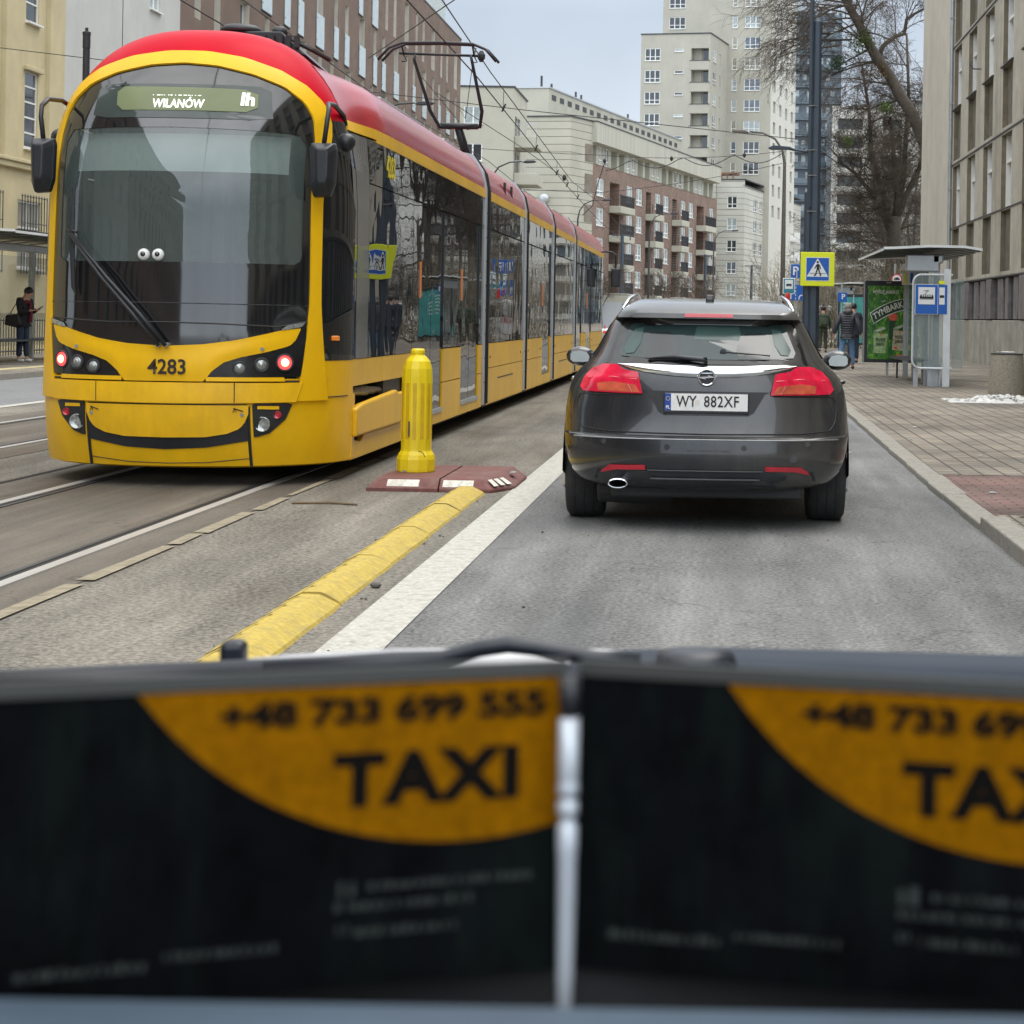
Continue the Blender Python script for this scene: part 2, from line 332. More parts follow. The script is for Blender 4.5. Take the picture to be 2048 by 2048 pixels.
# ================================================================ SETTING: ground
rnd = random.Random(4)
m_rough = asphalt('rough_asphalt', (.014, .012, .010), (.31, .285, .235), grain=36, patch=.5, tint=(.07, .055, .036), streak=.2)
m_lane = asphalt('lane_asphalt', (.026, .029, .032), (.285, .285, .272), grain=42, patch=.55, tint=(.085, .09, .092), streak=.16)
m_slab = asphalt('track_slab', (.055, .047, .037), (.16, .14, .112), grain=50, patch=.7, tint=(.12, .08, .045), streak=.3)
m_lroad = asphalt('left_road', (.13, .135, .14), (.24, .245, .25), grain=80, patch=.6)
m_paint = mat('road_paint', (.47, .46, .41), .8, var=.25, sc=38, stain=.8, dirt=(.23, .225, .20), bump=.01, bsc=90)
m_steel = mat('rail_steel', (.50, .49, .47), .35, metal=.25, var=.15, sc=6, stretch=(1, .1, 1))
m_groove = mat('rail_groove', (.018, .016, .014), .9, var=.2)
m_pave = brick('grey_pavers', (.26, .225, .175), (.19, .17, .14), (.07, .062, .05), bw=.24, bh=.19, ax='h', ms=.013, stain=.5)
m_pavred = brick('red_pavers', (.18, .10, .083), (.13, .082, .068), (.05, .045, .04), bw=.21, bh=.105, ax='g', ms=.009, stain=.6)
m_slabs = brick('pale_slabs', (.42, .39, .33), (.33, .31, .27), (.10, .09, .08), bw=.35, bh=.35, ax='g', ms=.012, stain=.25, off=0)
m_kerb = mat('kerb_stone', (.28, .265, .23), .85, var=.25, sc=30, bump=.03, stain=.4, dirt=(.13, .11, .08))
def sheet(name, x0, x1, y0, y1, z, m, n=1):
    b = MB(); 
    for i in range(n): a = y0+(y1-y0)*i/n; c = y0+(y1-y0)*(i+1)/n; b.quad((x0, a, z), (x1, a, z), (x1, c, z), (x0, c, z))
    return struct(name, b, m)
sheet('road', -900, 900, -300, 2500, 0, m_lroad)
sheet('tram_lane_road', -9.6, -1.45, -20, 300, .004, m_rough)
sheet('car_lane_road', -1.45, 1.72, -20, 300, .005, m_lane)
sheet('track_slab', -5.42, -3.1, -10, 160, .008, m_slab)
sheet('track_slab', -8.7, -6.3, -10, 160, .008, m_slab)
for k, x in enumerate((-3.4325, -4.8675, -6.7525, -8.1875)):
    b = MB(); b.box(x-.035, x+.035, -5, 160, .008, .017); b.mi = 1; s = 1 if k % 2 else -1
    b.box(x+.035*s if s > 0 else x-.085, x+.085 if s > 0 else x-.035, -5, 160, .0085, .0105)
    b.mi = 2; b.box(x+.085 if s > 0 else x-.115, x+.115 if s > 0 else x-.085, -5, 160, .0085, .0145)
    struct('tram_rail', b, [m_steel, m_groove, m_dark])
b = MB()
for i in range(40): y = -8+i*4.1; b.box(-5.45, -5.40, y, y+4.02, .009, .012)
struct('slab_seam', b, m_groove)
b = MB(); rr = random.Random(6)      # broken pale mortar strip along the slab edge
y = 5.
while y < 60: l_ = rr.uniform(.4, 1.6); b.quad((-3.13+rr.uniform(-.02, .01), y, .0125), (-3.07+rr.uniform(-.01, .03), y, .0125), (-3.07+rr.uniform(-.01, .03), y+l_, .0125), (-3.13+rr.uniform(-.02, .01), y+l_, .0125)); y += l_+rr.uniform(0, .25)
struct('slab_seam', b, mat('pale_mortar', (.27, .235, .165), .9, var=.3, sc=12, stain=.6, dirt=(.12, .10, .07)))
b = MB(); 
b.quad((-1.572, -5, .010), (-1.32, -5, .010), (-1.32, 160, .010), (-1.572, 160, .010)); b.quad((-9.62, -5, .010), (-9.44, -5, .010), (-9.44, 160, .010), (-9.62, 160, .010))
b.quad((.7, 18.2, .010), (1.22, 18.2, .010), (1.36, 18.9, .010), (.7, 18.9, .010))
struct('lane_marking', b, m_paint)
# kerb and pavement, right side
def xk(y): return 1.70 if y < 14 else min(1.82, 1.70+.01*(y-14))
b = MB(); b2 = MB()
y = -10.
while y < 200:
    L_ = 1.0 if y < 60 else 5.; hz = .10 if y < 11.4 else .055; w_ = .17 if y < 11.4 else .2
    t = b if y < 60 else b2
    j = rnd.uniform(-.006, .006)
    t.box(xk(y)+j, xk(y)+w_+j, y+.006, y+L_-.006, -.02, hz+rnd.uniform(-.004, .004)); y += L_
struct('kerb', b, m_kerb, bev=.012); struct('kerb', b2, m_kerb)
def pav(name, y0, y1, m, z=.06, x1=40):
    b = MB(); n = max(1, int((y1-y0)/4))
    for i in range(n):
        a = y0+(y1-y0)*i/n; c = y0+(y1-y0)*(i+1)/n; b.quad((xk(a)+.16, a, z), (x1, a, z), (x1, c, z), (xk(c)+.16, c, z))
    return struct(name, b, m)
pav('pavement', -10, 10.2, m_slabs, .098)
pav('pavement', 10.2, 12.3, m_pave, .075)
pav('pavement', 12.3, 15.7, m_pavred, .055)
pav('pavement', 15.7, 300, m_pave, .058, 60)
b = MB(); rr = random.Random(8)     # dirt rim where red pavers are worn away near the kerb
for i in range(26): 
    x, y = rr.uniform(2.0, 5.2), 12.25+rr.uniform(-.25, .3)*(1 if rr.random() < .7 else 2)
    q = [(x+cos(a)*rr.uniform(.12, .5), y+sin(a)*rr.uniform(.05, .16), .0795) for a in [k*pi/5 for k in range(10)]]; b.add(q, [tuple(range(10))])
    b.v[-10:] = [(p[0], p[1], .0795+i*.0002) for p in q]
struct('dirt', b, mat('wet_dirt', (.07, .062, .05), .9, var=.5, sc=9, bump=.05))
# left side
b = MB(); b.box(-13.16, -13.0, -10, 200, 0, .11); struct('kerb', b, m_kerb)
b = MB(); b.quad((-40, -10, .115), (-13.1, -10, .115), (-13.1, 200, .115), (-40, 200, .115)); struct('pavement', b, m_pave)
b = MB(); b.quad((-14.1, -10, .12), (-13.75, -10, .12), (-13.75, 200, .12), (-14.1, 200, .12)); struct('pavement_edge_strip', b, mat('pale_yellow_strip', (.55, .47, .26), .8, var=.3, sc=5))

# ================================================================ BUILDINGS
m_plast = mat('grey_plaster', (.38, .35, .285), .9, var=.18, sc=1.6, bump=.02, bsc=40, stain=.75, dirt=(.19, .165, .12))
m_reveal = mat('dark_brown_reveal', (.17, .145, .10), .9, var=.25, sc=2.5, stain=.6, dirt=(.12, .105, .075))  # window reveals in a darker brown than the wall plaster
m_plastd = mat('soot_stained_plaster', (.125, .112, .083), .9, var=.35, sc=2.2, bump=.03, bsc=30, stain=.6, dirt=(.10, .09, .07))
m_stone = mat('concrete_plinth', (.30, .285, .24), .9, var=.3, sc=1.6, bump=.03, bsc=20, stain=.6, dirt=(.14, .125, .10))
m_marble = mat('dark_stone_cladding', (.13, .115, .115), .5, var=.6, sc=3, bump=.02, stain=.5, dirt=(.30, .28, .27))
# --- right-hand grey office building (facade plane X = 8.05, facing the street)
g = root('office_building', 'long grey stained plaster office building along the right pavement, with deep window bays', 'building', (8.05, 52, .06))
Y0, U, N = -4., V((0, 1, 0)), V((-1, 0, 0))
bays = [63.0-3.75*k for k in range(0, 18)]
ops = []
for yb in bays:
    for zb, zt in ((4.64, 6.75), (8.78, 10.85), (12.9, 15.0)): ops.append((yb-Y0, yb-Y0+1.9, zb, zt, .31))
    for zb, zt in ((2.82, 4.56), (6.95, 8.70), (11.05, 12.82)): ops.append((yb-Y0+.05, yb-Y0+1.85, zb, zt, .14, 1))
O = (8.05, Y0, 0)
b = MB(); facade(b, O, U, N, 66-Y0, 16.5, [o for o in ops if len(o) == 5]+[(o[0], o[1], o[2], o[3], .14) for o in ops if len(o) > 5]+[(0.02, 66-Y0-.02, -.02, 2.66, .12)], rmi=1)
b.box(8.3+.4, 18, Y0, 66, 0, 16.4)
part(g, 'wall', b, [m_plast, m_reveal])
b = MB()
for o in ops:
    if len(o) > 5: b.obox(O, U, -N, (0, 0, 1), o[0], o[1], .14, .16, o[2], o[3])
part(g, 'spandrel', b, m_plastd)
b = MB()
for z in (2.66, 6.80, 10.92): b.box(8.02, 8.10, Y0, 66, z, z+.045)
b.box(8.02, 8.04, Y0, 66, 4.59, 4.63)
for yb in bays:
    for z in (8.71, 12.83): b.box(7.98, 8.045, yb-.12, yb+2.02, z, z+.035)
part(g, 'ledge', b, m_dark)
b = MB()
for i in range(18): y = -4+i*4.1; b.box(8.07, 8.4, y+.02, y+4.08, -.02, 1.42)
each(g, 'plinth', b, m_stone, bev=.02)
b = MB(); b2 = MB(); q = random.Random(3)
y = -4.
while y < 65.5:
    w_ = q.choice((.55, .8, 1.0)); b.box(q.choice((8.02, 8.08, 8.12)), 8.35, y+.01, min(65.9, y+w_)-.01, 1.45, 2.64); y += w_
    b2.box(8.17, 8.3, y, min(65.9, y+.7), 1.45, 2.64); y += .7
each(g, 'stone_pier', b, m_marble, bev=.015); each(g, 'basement_window', b2, m_win)
for yb in bays[:6]:
    for zb, h in ((4.64, 2.11), (8.78, 2.07), (12.9, 2.1)):
        q_ = MB(); q_.box(8.185, 8.31, yb+1.80, yb+1.90, zb, zb+h); part(g, 'window_casing', q_, m_frame); q_ = MB(); q_.box(8.22, 8.31, yb+1.1, yb+1.16, zb, zb+h); part(g, 'window_casing', q_, m_frame)
        q_ = MB(); q_.box(8.19, 8.31, yb+.1, yb+1.8, zb+h*.62, zb+h*.62+.09); part(g, 'window_transom', q_, m_frame)
for yb in bays[:6]:
    for zb, h in ((4.64, 2.11), (8.78, 2.07), (12.9, 2.1)): win(g, (8.05, 0, 0), U, N, yb, zb, 1.9, h, 2, (.62,), .31, bar=.09)
b = MB()
for p in ((7.6, 58.2, 9.3), (7.6, 44, 9.3)): b.tube([(8.05, p[1], p[2]), (7.8, p[1], p[2]), (7.7, p[1], p[2]+.12), (7.75, p[1], p[2]+.22)], .02)
part(g, 'bracket', b, m_dark)
b = MB(); b.tube([(7.98, 65.2, .1), (7.98, 65.2, 16.4)], .06, 8)
for z in (3, 6, 9, 12): b.box(7.9, 8.05, 65.12, 65.28, z, z+.05)
part(g, 'downpipe', b, mat('zinc_pipe', (.33, .36, .38), .4, metal=.5))
g = root('stair_tower', 'smooth pale plaster end block standing proud of the grey office building, no windows', 'building', (8.0, 66, .06))
b = MB(); b.box(7.98, 18, 66.01, 74.6, -.05, 17.5); part(g, 'wall', b, mat('pale_plaster', (.48, .44, .365), .9, var=.10, sc=.8, bump=.015, bsc=30, stain=.25, dirt=(.30, .275, .23)), bev=.03)
b = MB(); b.box(7.9, 18.1, 65.9, 74.7, 17.5, 17.7); part(g, 'roof_edge', b, m_dark)

# --- left street wall (plane X = -18.5)
U, N = V((0, 1, 0)), V((1, 0, 0)); XL = -18.5
m_ylw = mat('yellow_plaster', (.52, .45, .275), .9, var=.10, sc=1.0, bump=.02, bsc=25, stain=.35, dirt=(.33, .27, .15))
g = root('yellow_tenement', 'weathered yellow plaster building with iron window grilles behind the left tram stop', 'building', (XL, 40, .11))
Y0 = 16.; wy = [49.05-3.1*k for k in range(10)]; ops = []
for y in wy:
    ops += [(y-Y0, y-Y0+.95, 5.55, 7.6), (y-Y0, y-Y0+.95, 8.9, 11.0), (y-Y0-.35, y-Y0+1.3, 2.35, 4.15)]
b = MB(); facade(b, (XL, Y0, 0), U, N, 52-Y0, 14, ops, .16); b.box(-30, XL-.5, Y0, 52, 0, 13.9); b.quad((XL, 52, 0), (XL-12, 52, 0), (XL-12, 52, 14), (XL, 52, 14)); b.quad((XL, Y0, 0), (XL-12, Y0, 0), (XL-12, Y0, 14), (XL, Y0, 14))
part(g, 'wall', b, m_ylw)
b = MB(); b.box(XL-.1, XL+.14, Y0, 52, 4.95, 5.1); b.box(XL-.1, XL+.2, Y0, 52, 5.1, 5.2)
for y in wy: b.box(XL-.1, XL+.12, y-.12, y+1.07, 7.6, 7.72)
part(g, 'cornice', b, m_ylw, bev=.02)
b = MB()
for y in wy: b.box(XL-.02, XL+.13, y+1.5, y+2.35, 5.2, 13.8)
part(g, 'pilaster', b, m_ylw, bev=.02)
for i, y in enumerate(wy[:6]):
    win(g, (XL, 0, 0), U, N, y, 5.55, .95, 2.05, 1, (.2, .4, .6, .8), .1, bar=.05); win(g, (XL, 0, 0), U, N, y, 8.9, .95, 2.1, 1, (.25, .5, .75), .1, bar=.05)
    win(g, (XL, 0, 0), U, N, y-.35, 2.35, 1.65, 1.8, 2, (.6,), .1, bar=.06)
    b = MB(); xg = XL+.14
    for k in range(10): b.tube([(xg, y-.42+k*.2, 2.2), (xg, y-.42+k*.2, 4.3)], .014, 5)
    for z in (2.25, 2.85, 3.55, 4.25): b.tube([(xg, y-.45, z), (xg, y+1.4, z)], .014, 5)
    part(g, 'window_grille', b, m_dark)
m_wht = mat('white_plaster', (.50, .50, .475), .9, var=.07, sc=.8, bump=.01, bsc=20, stain=.22, dirt=(.36, .36, .33))
g = root('white_building', 'plain off-white plaster building between the yellow and the brown brick buildings', 'building', (XL, 57, .11))
ops = [(7.6, 8.7, z, z+2.0) for z in (4.8, 7.9, 11.0, 14.1, 17.2)]
b = MB(); facade(b, (XL, 52, 0), U, N, 10.9, 21, ops, .16); b.box(-30, XL-.6, 52.02, 62.88, 0, 20.9); b.quad((XL, 52, 13.9), (XL-12, 52, 13.9), (XL-12, 52, 21), (XL, 52, 21)); part(g, 'wall', b, m_wht)
for o in ops: win(g, (XL, 52, 0), U, N, o[0], o[2], 1.1, 2.0, 2, (.7,), .12)
b = MB(); b.box(XL, XL+.012, 56.9, 56.93, 0, 21); part(g, 'render_joint', b, m_dark)

m_brk = brick('brown_brick', (.155, .088, .06), (.095, .058, .042), (.21, .175, .14), bw=.25, bh=.075, ax='y', ms=.011, stain=.22)
m_brks = brick('brown_brick_end', (.155, .088, .06), (.095, .058, .042), (.21, .175, .14), bw=.25, bh=.075, ax='x', ms=.011, stain=.22)
g = root('brown_brick_apartments', 'long dark brown brick apartment block behind the tram, with frosted glass balustrades', 'building', (XL, 96, .11))
Y0 = 62.9; ops = []; q = random.Random(11); wins = []
for r_, zb in enumerate((4.5, 7.56, 10.62, 13.7, 16.75)):
    y = 64.1; k = 0
    while y < 128:
        w_ = (1.35, .75, .8)[(k*7+r_*2) % 3]; h_ = 2.6 if r_ > 2 or (k+r_) % 3 == 0 else 1.7
        yy = y+(0, .5, -.3)[(k+2*r_) % 3]; ops.append((yy-Y0, yy-Y0+w_, zb+2.6-h_, zb+2.6)); wins.append((yy, w_, zb+2.6-h_, h_, r_, k)); y += 3.3; k += 1
b = MB(); facade(b, (XL, Y0, 0), U, N, 67.1, 20.5, ops, .32, rmi=1)
part(g, 'wall', b, [m_brk, mat('cream_reveal', (.50, .47, .40), .8, var=.12, sc=2)])
b = MB(); b.quad((XL, 130, 0), (XL-14, 130, 0), (XL-14, 130, 20.5), (XL, 130, 20.5)); b.quad((XL, Y0, 0), (XL-14, Y0, 0), (XL-14, Y0, 20.5), (XL, Y0, 20.5)); part(g, 'side_wall', b, m_brks)
b = MB(); b.box(XL-14, XL-.6, Y0+.1, 129.9, 0, 20.3); part(g, 'core', b, m_wht)
b = MB(); b.box(XL-.4, XL+.03, Y0, 130.1, 20.5, 20.6); part(g, 'roof_edge', b, m_dark)
b = MB(); b.box(XL-6, XL-1, 118, 129, 20.3, 23.4); part(g, 'penthouse', b, m_balus)
m_bglass = mat('pale_curtain_window', (.40, .44, .43), .15, var=.35, sc=.8, spec=.8)
for i, (y, w_, z, h_, r_, k) in enumerate(wins):
    win(g, (XL, 0, 0), U, N, y, z, w_, h_, 1 if w_ < 1 else 2, (), .30, gm=(m_win if q.random() < .4 else m_bglass), sill=False)
nb = 0
for i, (y, w_, z, h_, r_, k) in enumerate(wins):
    if h_ > 2.5 and q.random() < .85 and nb < 40:
        b = MB(); b.box(XL+.02, XL+.05, y-.12, y+w_+.12, z-.35, z+1.15); b.mi = 1; b.box(XL, XL+.06, y-.14, y+w_+.14, z-.40, z-.36)
        for zz in (z-.1, z+.9): b.box(XL, XL+.065, y-.1, y-.05, zz, zz+.05)
        part(g, 'balustrade', b, [m_balus, m_dark]); nb += 1

# --- beige block and its banded corner, brown brick wing: a quarter turned 12.8 degrees from the street
TURN = -R(12.8); CT, ST = cos(TURN), sin(TURN)
m_beige = mat('beige_render', (.43, .42, .345), .9, var=.08, sc=.4, stain=.45, dirt=(.32, .30, .235))
def bands(n, c, step, line=(.14, .135, .11), dirt=.12):
    """render with horizontal shadow joints every `step` metres, painted into the colour as dark lines"""
    m = bpy.data.materials.new(n); m.use_nodes = True; t = m.node_tree; b_ = t.nodes['Principled BSDF']; b_.inputs['Roughness'].default_value = .9; lk = t.links.new
    tcn = t.nodes.new('ShaderNodeTexCoord'); sp = t.nodes.new('ShaderNodeSeparateXYZ'); lk(tcn.outputs['Object'], sp.inputs[0])
    d_ = t.nodes.new('ShaderNodeMath'); d_.operation = 'DIVIDE'; d_.inputs[1].default_value = step; lk(sp.outputs[2], d_.inputs[0])
    f_ = t.nodes.new('ShaderNodeMath'); f_.operation = 'FRACT'; lk(d_.outputs[0], f_.inputs[0])
    g_ = t.nodes.new('ShaderNodeMath'); g_.operation = 'LESS_THAN'; g_.inputs[1].default_value = .085; lk(f_.outputs[0], g_.inputs[0])
    n1 = t.nodes.new('ShaderNodeTexNoise'); n1.inputs['Scale'].default_value = .3; n1.inputs['Detail'].default_value = 8; lk(tcn.outputs['Object'], n1.inputs[0])
    r1 = t.nodes.new('ShaderNodeMapRange'); r1.inputs[1].default_value = .3; r1.inputs[2].default_value = .7; r1.inputs[3].default_value = 1-dirt; r1.inputs[4].default_value = 1+dirt; lk(n1.outputs[0], r1.inputs[0])
    s1 = t.nodes.new('ShaderNodeVectorMath'); s1.operation = 'SCALE'; s1.inputs[0].default_value = c; lk(r1.outputs[0], s1.inputs[3])
    mm = t.nodes.new('ShaderNodeMix'); mm.data_type = 'RGBA'; lk(g_.outputs[0], mm.inputs[0]); lk(s1.outputs[0], mm.inputs[6]); mm.inputs[7].default_value = (*line, 1); lk(mm.outputs[2], b_.inputs['Base Color'])
    return m
m_band = bands('banded_beige_render', (.42, .405, .33), .76)
m_bandg = bands('banded_grey_render', (.48, .475, .42), .76)
m_rib = mat('ribbed_beige_fascia', (.43, .42, .35), .85, var=.16, sc=.9, stretch=(1, 3, .05))
def blk(b, x0, x1, y0, y1, z0, z1): return b.box(x0, x1, y0, y1, z0, z1)
# local frame: origin at the brick wing's near corner; x across (towards the street), y along the wing
g = root('beige_apartments', 'banded beige and red-brown brick apartment block with white windows beyond the tram', 'building', (-13.2, 188, 0), rz=TURN)
ops = []; colw = [(1.5, 4.2), (12.8, 15.3), (16.7, 19.3), (24.8, 27.4), (28.6, 31.2), (37.0, 39.5), (40.9, 43.5), (52.0, 54.6)]; loggia = [(6.1, 12.3), (20.6, 24.5), (32.6, 36.6), (44.9, 51.5)]
rows = [13.65, 10.6, 7.55, 4.5]
for z in rows:
    ops += [(a, c, z, z+1.85, .2) for a, c in colw]+[(a+.2, a+(c-a)*.62, z-.75, z+1.75, 1.1, 1) for a, c in loggia]
U, N, Z0 = V((0, 1, 0)), V((1, 0, 0)), V((0, 0, 1))
m_brk2 = brick('red_brown_brick', (.20, .105, .075), (.115, .065, .05), (.30, .25, .20), bw=.42, bh=.14, ax='y', ms=.022, stain=.2)
b = MB(); facade(b, (0, 0, 0), U, N, 56.3, 16.83, [o[:5] for o in ops], .2); part(g, 'brick_wall', b, m_brk2)
b = MB(); b.box(-14, -1.15, .3, 56, 0, 20); part(g, 'core', b, m_beige)
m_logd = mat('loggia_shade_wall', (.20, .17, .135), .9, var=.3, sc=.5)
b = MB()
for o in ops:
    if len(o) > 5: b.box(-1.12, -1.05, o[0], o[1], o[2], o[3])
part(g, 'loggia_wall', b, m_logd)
for z in rows:
    for a, c in colw: win(g, (0, 0, 0), U, N, a, z, c-a, 1.85, 2, (.3,), .15, bar=.15, gm=(m_winc if (int(a)+int(z)) % 3 else m_win))
    for k, (a, c) in enumerate(loggia):
        win(g, (-.9, 0, 0), U, N, a+.3, z-.7, 1.5, 2.3, 2, (), .15, bar=.11, name='balcony_door')
        b = MB(); b.box(0, 1.3, a, a+(c-a)*.9, z-1.5, z-.78); part(g, 'balcony', b, m_beige, bev=.05)
        b = MB(); y_ = a+.1
        while y_ < a+(c-a)*.88: b.box(1.18, 1.24, y_, y_+.05, z-.78, z+.35); y_ += .28
        for x_ in (.1, .45, .8): b.box(x_, x_+.05, a+.05, a+.09, z-.78, z+.35)
        b.box(1.15, 1.26, a+.05, a+(c-a)*.89, z+.32, z+.42)
        if (k+int(z)) % 3 == 0: b.box(1.19, 1.21, a+.1, a+(c-a)*.7, z-.7, z+.25)
        part(g, 'balcony_railing', b, m_dark)
# recessed attic storey, fascia, roof block with vents
b = MB(); at = []
y_ = .8; k = 0
while y_ < 55: w_ = (2.0, 1.4, 1.4, 2.2)[k % 4]; at.append((y_, y_+w_, 16.95, 18.85, .9 if k % 4 in (0, 3) else .15, 1)); y_ += w_+.9; k += 1
facade(b, (-.5, 0, 16.83), U, N, 56.3, 2.2, [(o[0], o[1], o[2]-16.83, o[3]-16.83, o[4]) for o in at]); b.quad((-.5, 0, 16.83), (0.05, 0, 16.83), (.05, 56.3, 16.83), (-.5, 56.3, 16.83)); part(g, 'attic_wall', b, m_beige)
b = MB()
for o in at:
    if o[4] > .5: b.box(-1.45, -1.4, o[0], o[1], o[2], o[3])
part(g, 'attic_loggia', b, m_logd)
for o in at:
    if o[4] < .5: win(g, (-.5, 0, 0), U, N, o[0], 16.95, 1.4, 1.9, 2, (.3,), .12, bar=.1)
b = MB(); b.box(-14, .45, -.2, 56.6, 18.95, 21.0); part(g, 'fascia', b, m_rib)
b = MB(); b.box(-14, .5, -.25, 56.7, 21.0, 21.12); part(g, 'roof_edge', b, m_dark)
b = MB(); b.box(-12, -5.1, .9, 57, 21.1, 24.6); part(g, 'roof_storey', b, m_beige)
b = MB(); b.box(-12.1, -5.0, .8, 57.1, 24.6, 24.75); part(g, 'roof_coping', b, m_lgrey)
b = MB()
for i in range(20): b.box(-5.12, -5.07, 1.9+i*2.7, 3.3+i*2.7, 23.5, 24.05)
each(g, 'roof_vent', b, m_dark)
for y_, h_ in ((1.2, 1.2), (4.5, .8), (13, 1.0), (15, .9), (34, .9)): part(g, 'chimney_pipe', MB().tube([(-6, y_, 24.7), (-6, y_, 24.7+h_)], .12, 6), m_dark)
# corner facets (banded)
corner = [(-5.5, -5), (-.81, -5), (-.4, -2.5), (0, 0)]
b = MB()
for (x0, y0), (x1, y1) in zip([(-12, -5)]+corner, corner):
    b.quad((x0, y0, 0), (x1, y1, 0), (x1, y1, 21.0), (x0, y0, 21.0))
part(g, 'banded_corner_wall', b, m_band)
b = MB(); b.add([(x, y, 21.0) for x, y in [(-12, -5.1)]+[(a+.1, c-.12) for a, c in corner]+[(-12, 0)]]+[(x, y, 21.12) for x, y in [(-12, -5.1)]+[(a+.1, c-.12) for a, c in corner]+[(-12, 0)]], [tuple(range(6)), tuple(range(6, 12))]+[(k, (k+1) % 6, 6+(k+1) % 6, 6+k) for k in range(6)]); part(g, 'corner_coping', b, m_dark)
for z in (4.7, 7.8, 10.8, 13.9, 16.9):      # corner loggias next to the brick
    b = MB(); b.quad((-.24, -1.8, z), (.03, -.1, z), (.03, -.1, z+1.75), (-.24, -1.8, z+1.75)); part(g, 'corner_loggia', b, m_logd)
b = MB(); b.lathe((-3.4, -5.5, 12.9), [(.0, 0), (.25, .03), (.42, .10), (.5, .2)], 16, 'y'); part(g, 'satellite_dish', b, m_lgrey)
# plain block nearer to us, square to the street
g = root('beige_block', 'plain beige block with stacked corner balconies, beside the dark brown brick apartments', 'building', (-22, 150, 0))
U, N = V((1, 0, 0)), V((0, -1, 0)); ops = [(5.95, 7.5, 16.7-3.0*k, 18.15-3.0*k, .12) for k in range(5)]
b = MB(); facade(b, (-27, 150, 0), U, N, 10, 19.7, ops); b.box(-27, -17.01, 150.3, 160, 0, 19.6); b.quad((-17, 150, 0), (-17, 160, 0), (-17, 160, 19.7), (-17, 150, 19.7)); part(g, 'wall', b, m_beige)
b = MB(); b.box(-27, -16.9, 149.9, 150.2, 19.7, 19.82); b.box(-17.2, -16.9, 150.2, 160.1, 19.7, 19.82); part(g, 'roof_coping', b, m_dark)
for o in ops: win(g, (-27, 150, 0), U, N, o[0], o[2], 1.55, 1.45, 2, (), .1, bar=.09)
for z in (14.9, 11.9, 8.9):
    b = MB(); b.box(-16.98, -15.05, 150.6, 155, z, z+.95); part(g, 'balcony', b, m_beige, bev=.04)
    b = MB()
    for i in range(8): b.box(-16.9+i*.24, -16.87+i*.24, 150.65, 150.68, z+.95, z+1.9)
    b.box(-16.95, -15.1, 150.64, 150.7, z+1.9, z+1.96); part(g, 'balcony_railing', b, m_lgrey)
    b = MB(); b.box(-16.99, -16.95, 151.2, 152.4, z+.95, z+2.6); b.box(-16.99, -16.95, 153.2, 154.4, z+.95, z+2.6); part(g, 'balcony_door', b, m_win)

# --- banded pale block at the end of the street
g = root('banded_office', 'pale grey banded block at the end of the street, left of the dark post', 'building', (3.0, 250, 0), rz=TURN)
b = MB(); o1 = [(1.5, 2.85, z, z+1.6, .15) for z in (16.2-2.95*k for k in range(6))]
facade(b, (-3.9, 0, 0), V((1, 0, 0)), V((0, -1, 0)), 3.9, 20, o1)
o2 = []
for z in (16.1-2.95*k for k in range(5)):
    for a, w_ in ((5.8, 2.6), (9.9, 2.2), (13.6, 2.4), (17.4, 2.6), (21.8, 2.0), (25.2, 2.4), (30, 2.4), (35, 2.4)): o2.append((a, a+w_, z, z+1.65, .2))
facade(b, (0, 0, 0), V((0, 1, 0)), V((1, 0, 0)), 42, 19.2, o2)
b.box(-12, -3.95, -.5, 40, 0, 19.6); part(g, 'wall', b, m_bandg)
b = MB(); b.box(-12, -.45, .5, 41.9, 0, 18.9); part(g, 'core', b, m_win)
b = MB(); b.box(-3.95, .1, -.1, 42, 20, 20.15); b.box(-.3, .1, 0, 42, 19.2, 19.35); part(g, 'roof_edge', b, m_dark)
b = MB(); b.box(-6, -1.6, 2, 4, 20.9, 21.2)
for i in range(4): b.box(-4.6+i*.8, -4.45+i*.8, 2, 2.15, 20.1, 20.9)
part(g, 'roof_canopy', b, mat('rusty_canopy', (.20, .10, .06), .8))
for o in o1: win(g, (-3.9, 0, 0), V((1, 0, 0)), V((0, -1, 0)), o[0], o[2], 1.35, 1.6, 2, (.35,), .12, bar=.09)
for o in o2: win(g, (0, 0, 0), V((0, 1, 0)), V((1, 0, 0)), o[0], o[2], o[1]-o[0], 1.65, 2, (.35,), .15, bar=.1)
for z in (13.0, 10.1, 7.1):
    b = MB(); b.box(.02, 1.4, 29, 33.5, z, z+.9); b.box(1.4, 1.5, 29, 33.5, z, z+1.4); part(g, 'balcony', b, m_frame)

# --- grey residential tower
m_tow = mat('tower_render', (.40, .385, .325), .9, var=.10, sc=.3, stain=.55, dirt=(.30, .285, .235))
m_towl = mat('tower_flank_render', (.56, .55, .49), .9, var=.06, sc=.12)
g = root('residential_tower', 'tall grey residential tower with stacked balconies and a lower stepped block on its left', 'building', (6.57, 262, 0), rz=TURN)
UX, NY = V((1, 0, 0)), V((0, -1, 0))
o1 = []
for k in range(13):
    z = 19.7+3.0*k-9.0
    o1 += [(-19.6+20.8, -18.5+20.8-0, z, z+1.75, .15)]
def colset(x, w_, zs, h_=1.7): return [(x, x+w_, z, z+h_, .16) for z in zs]
zt = [45.5-2.97*k for k in range(11)]
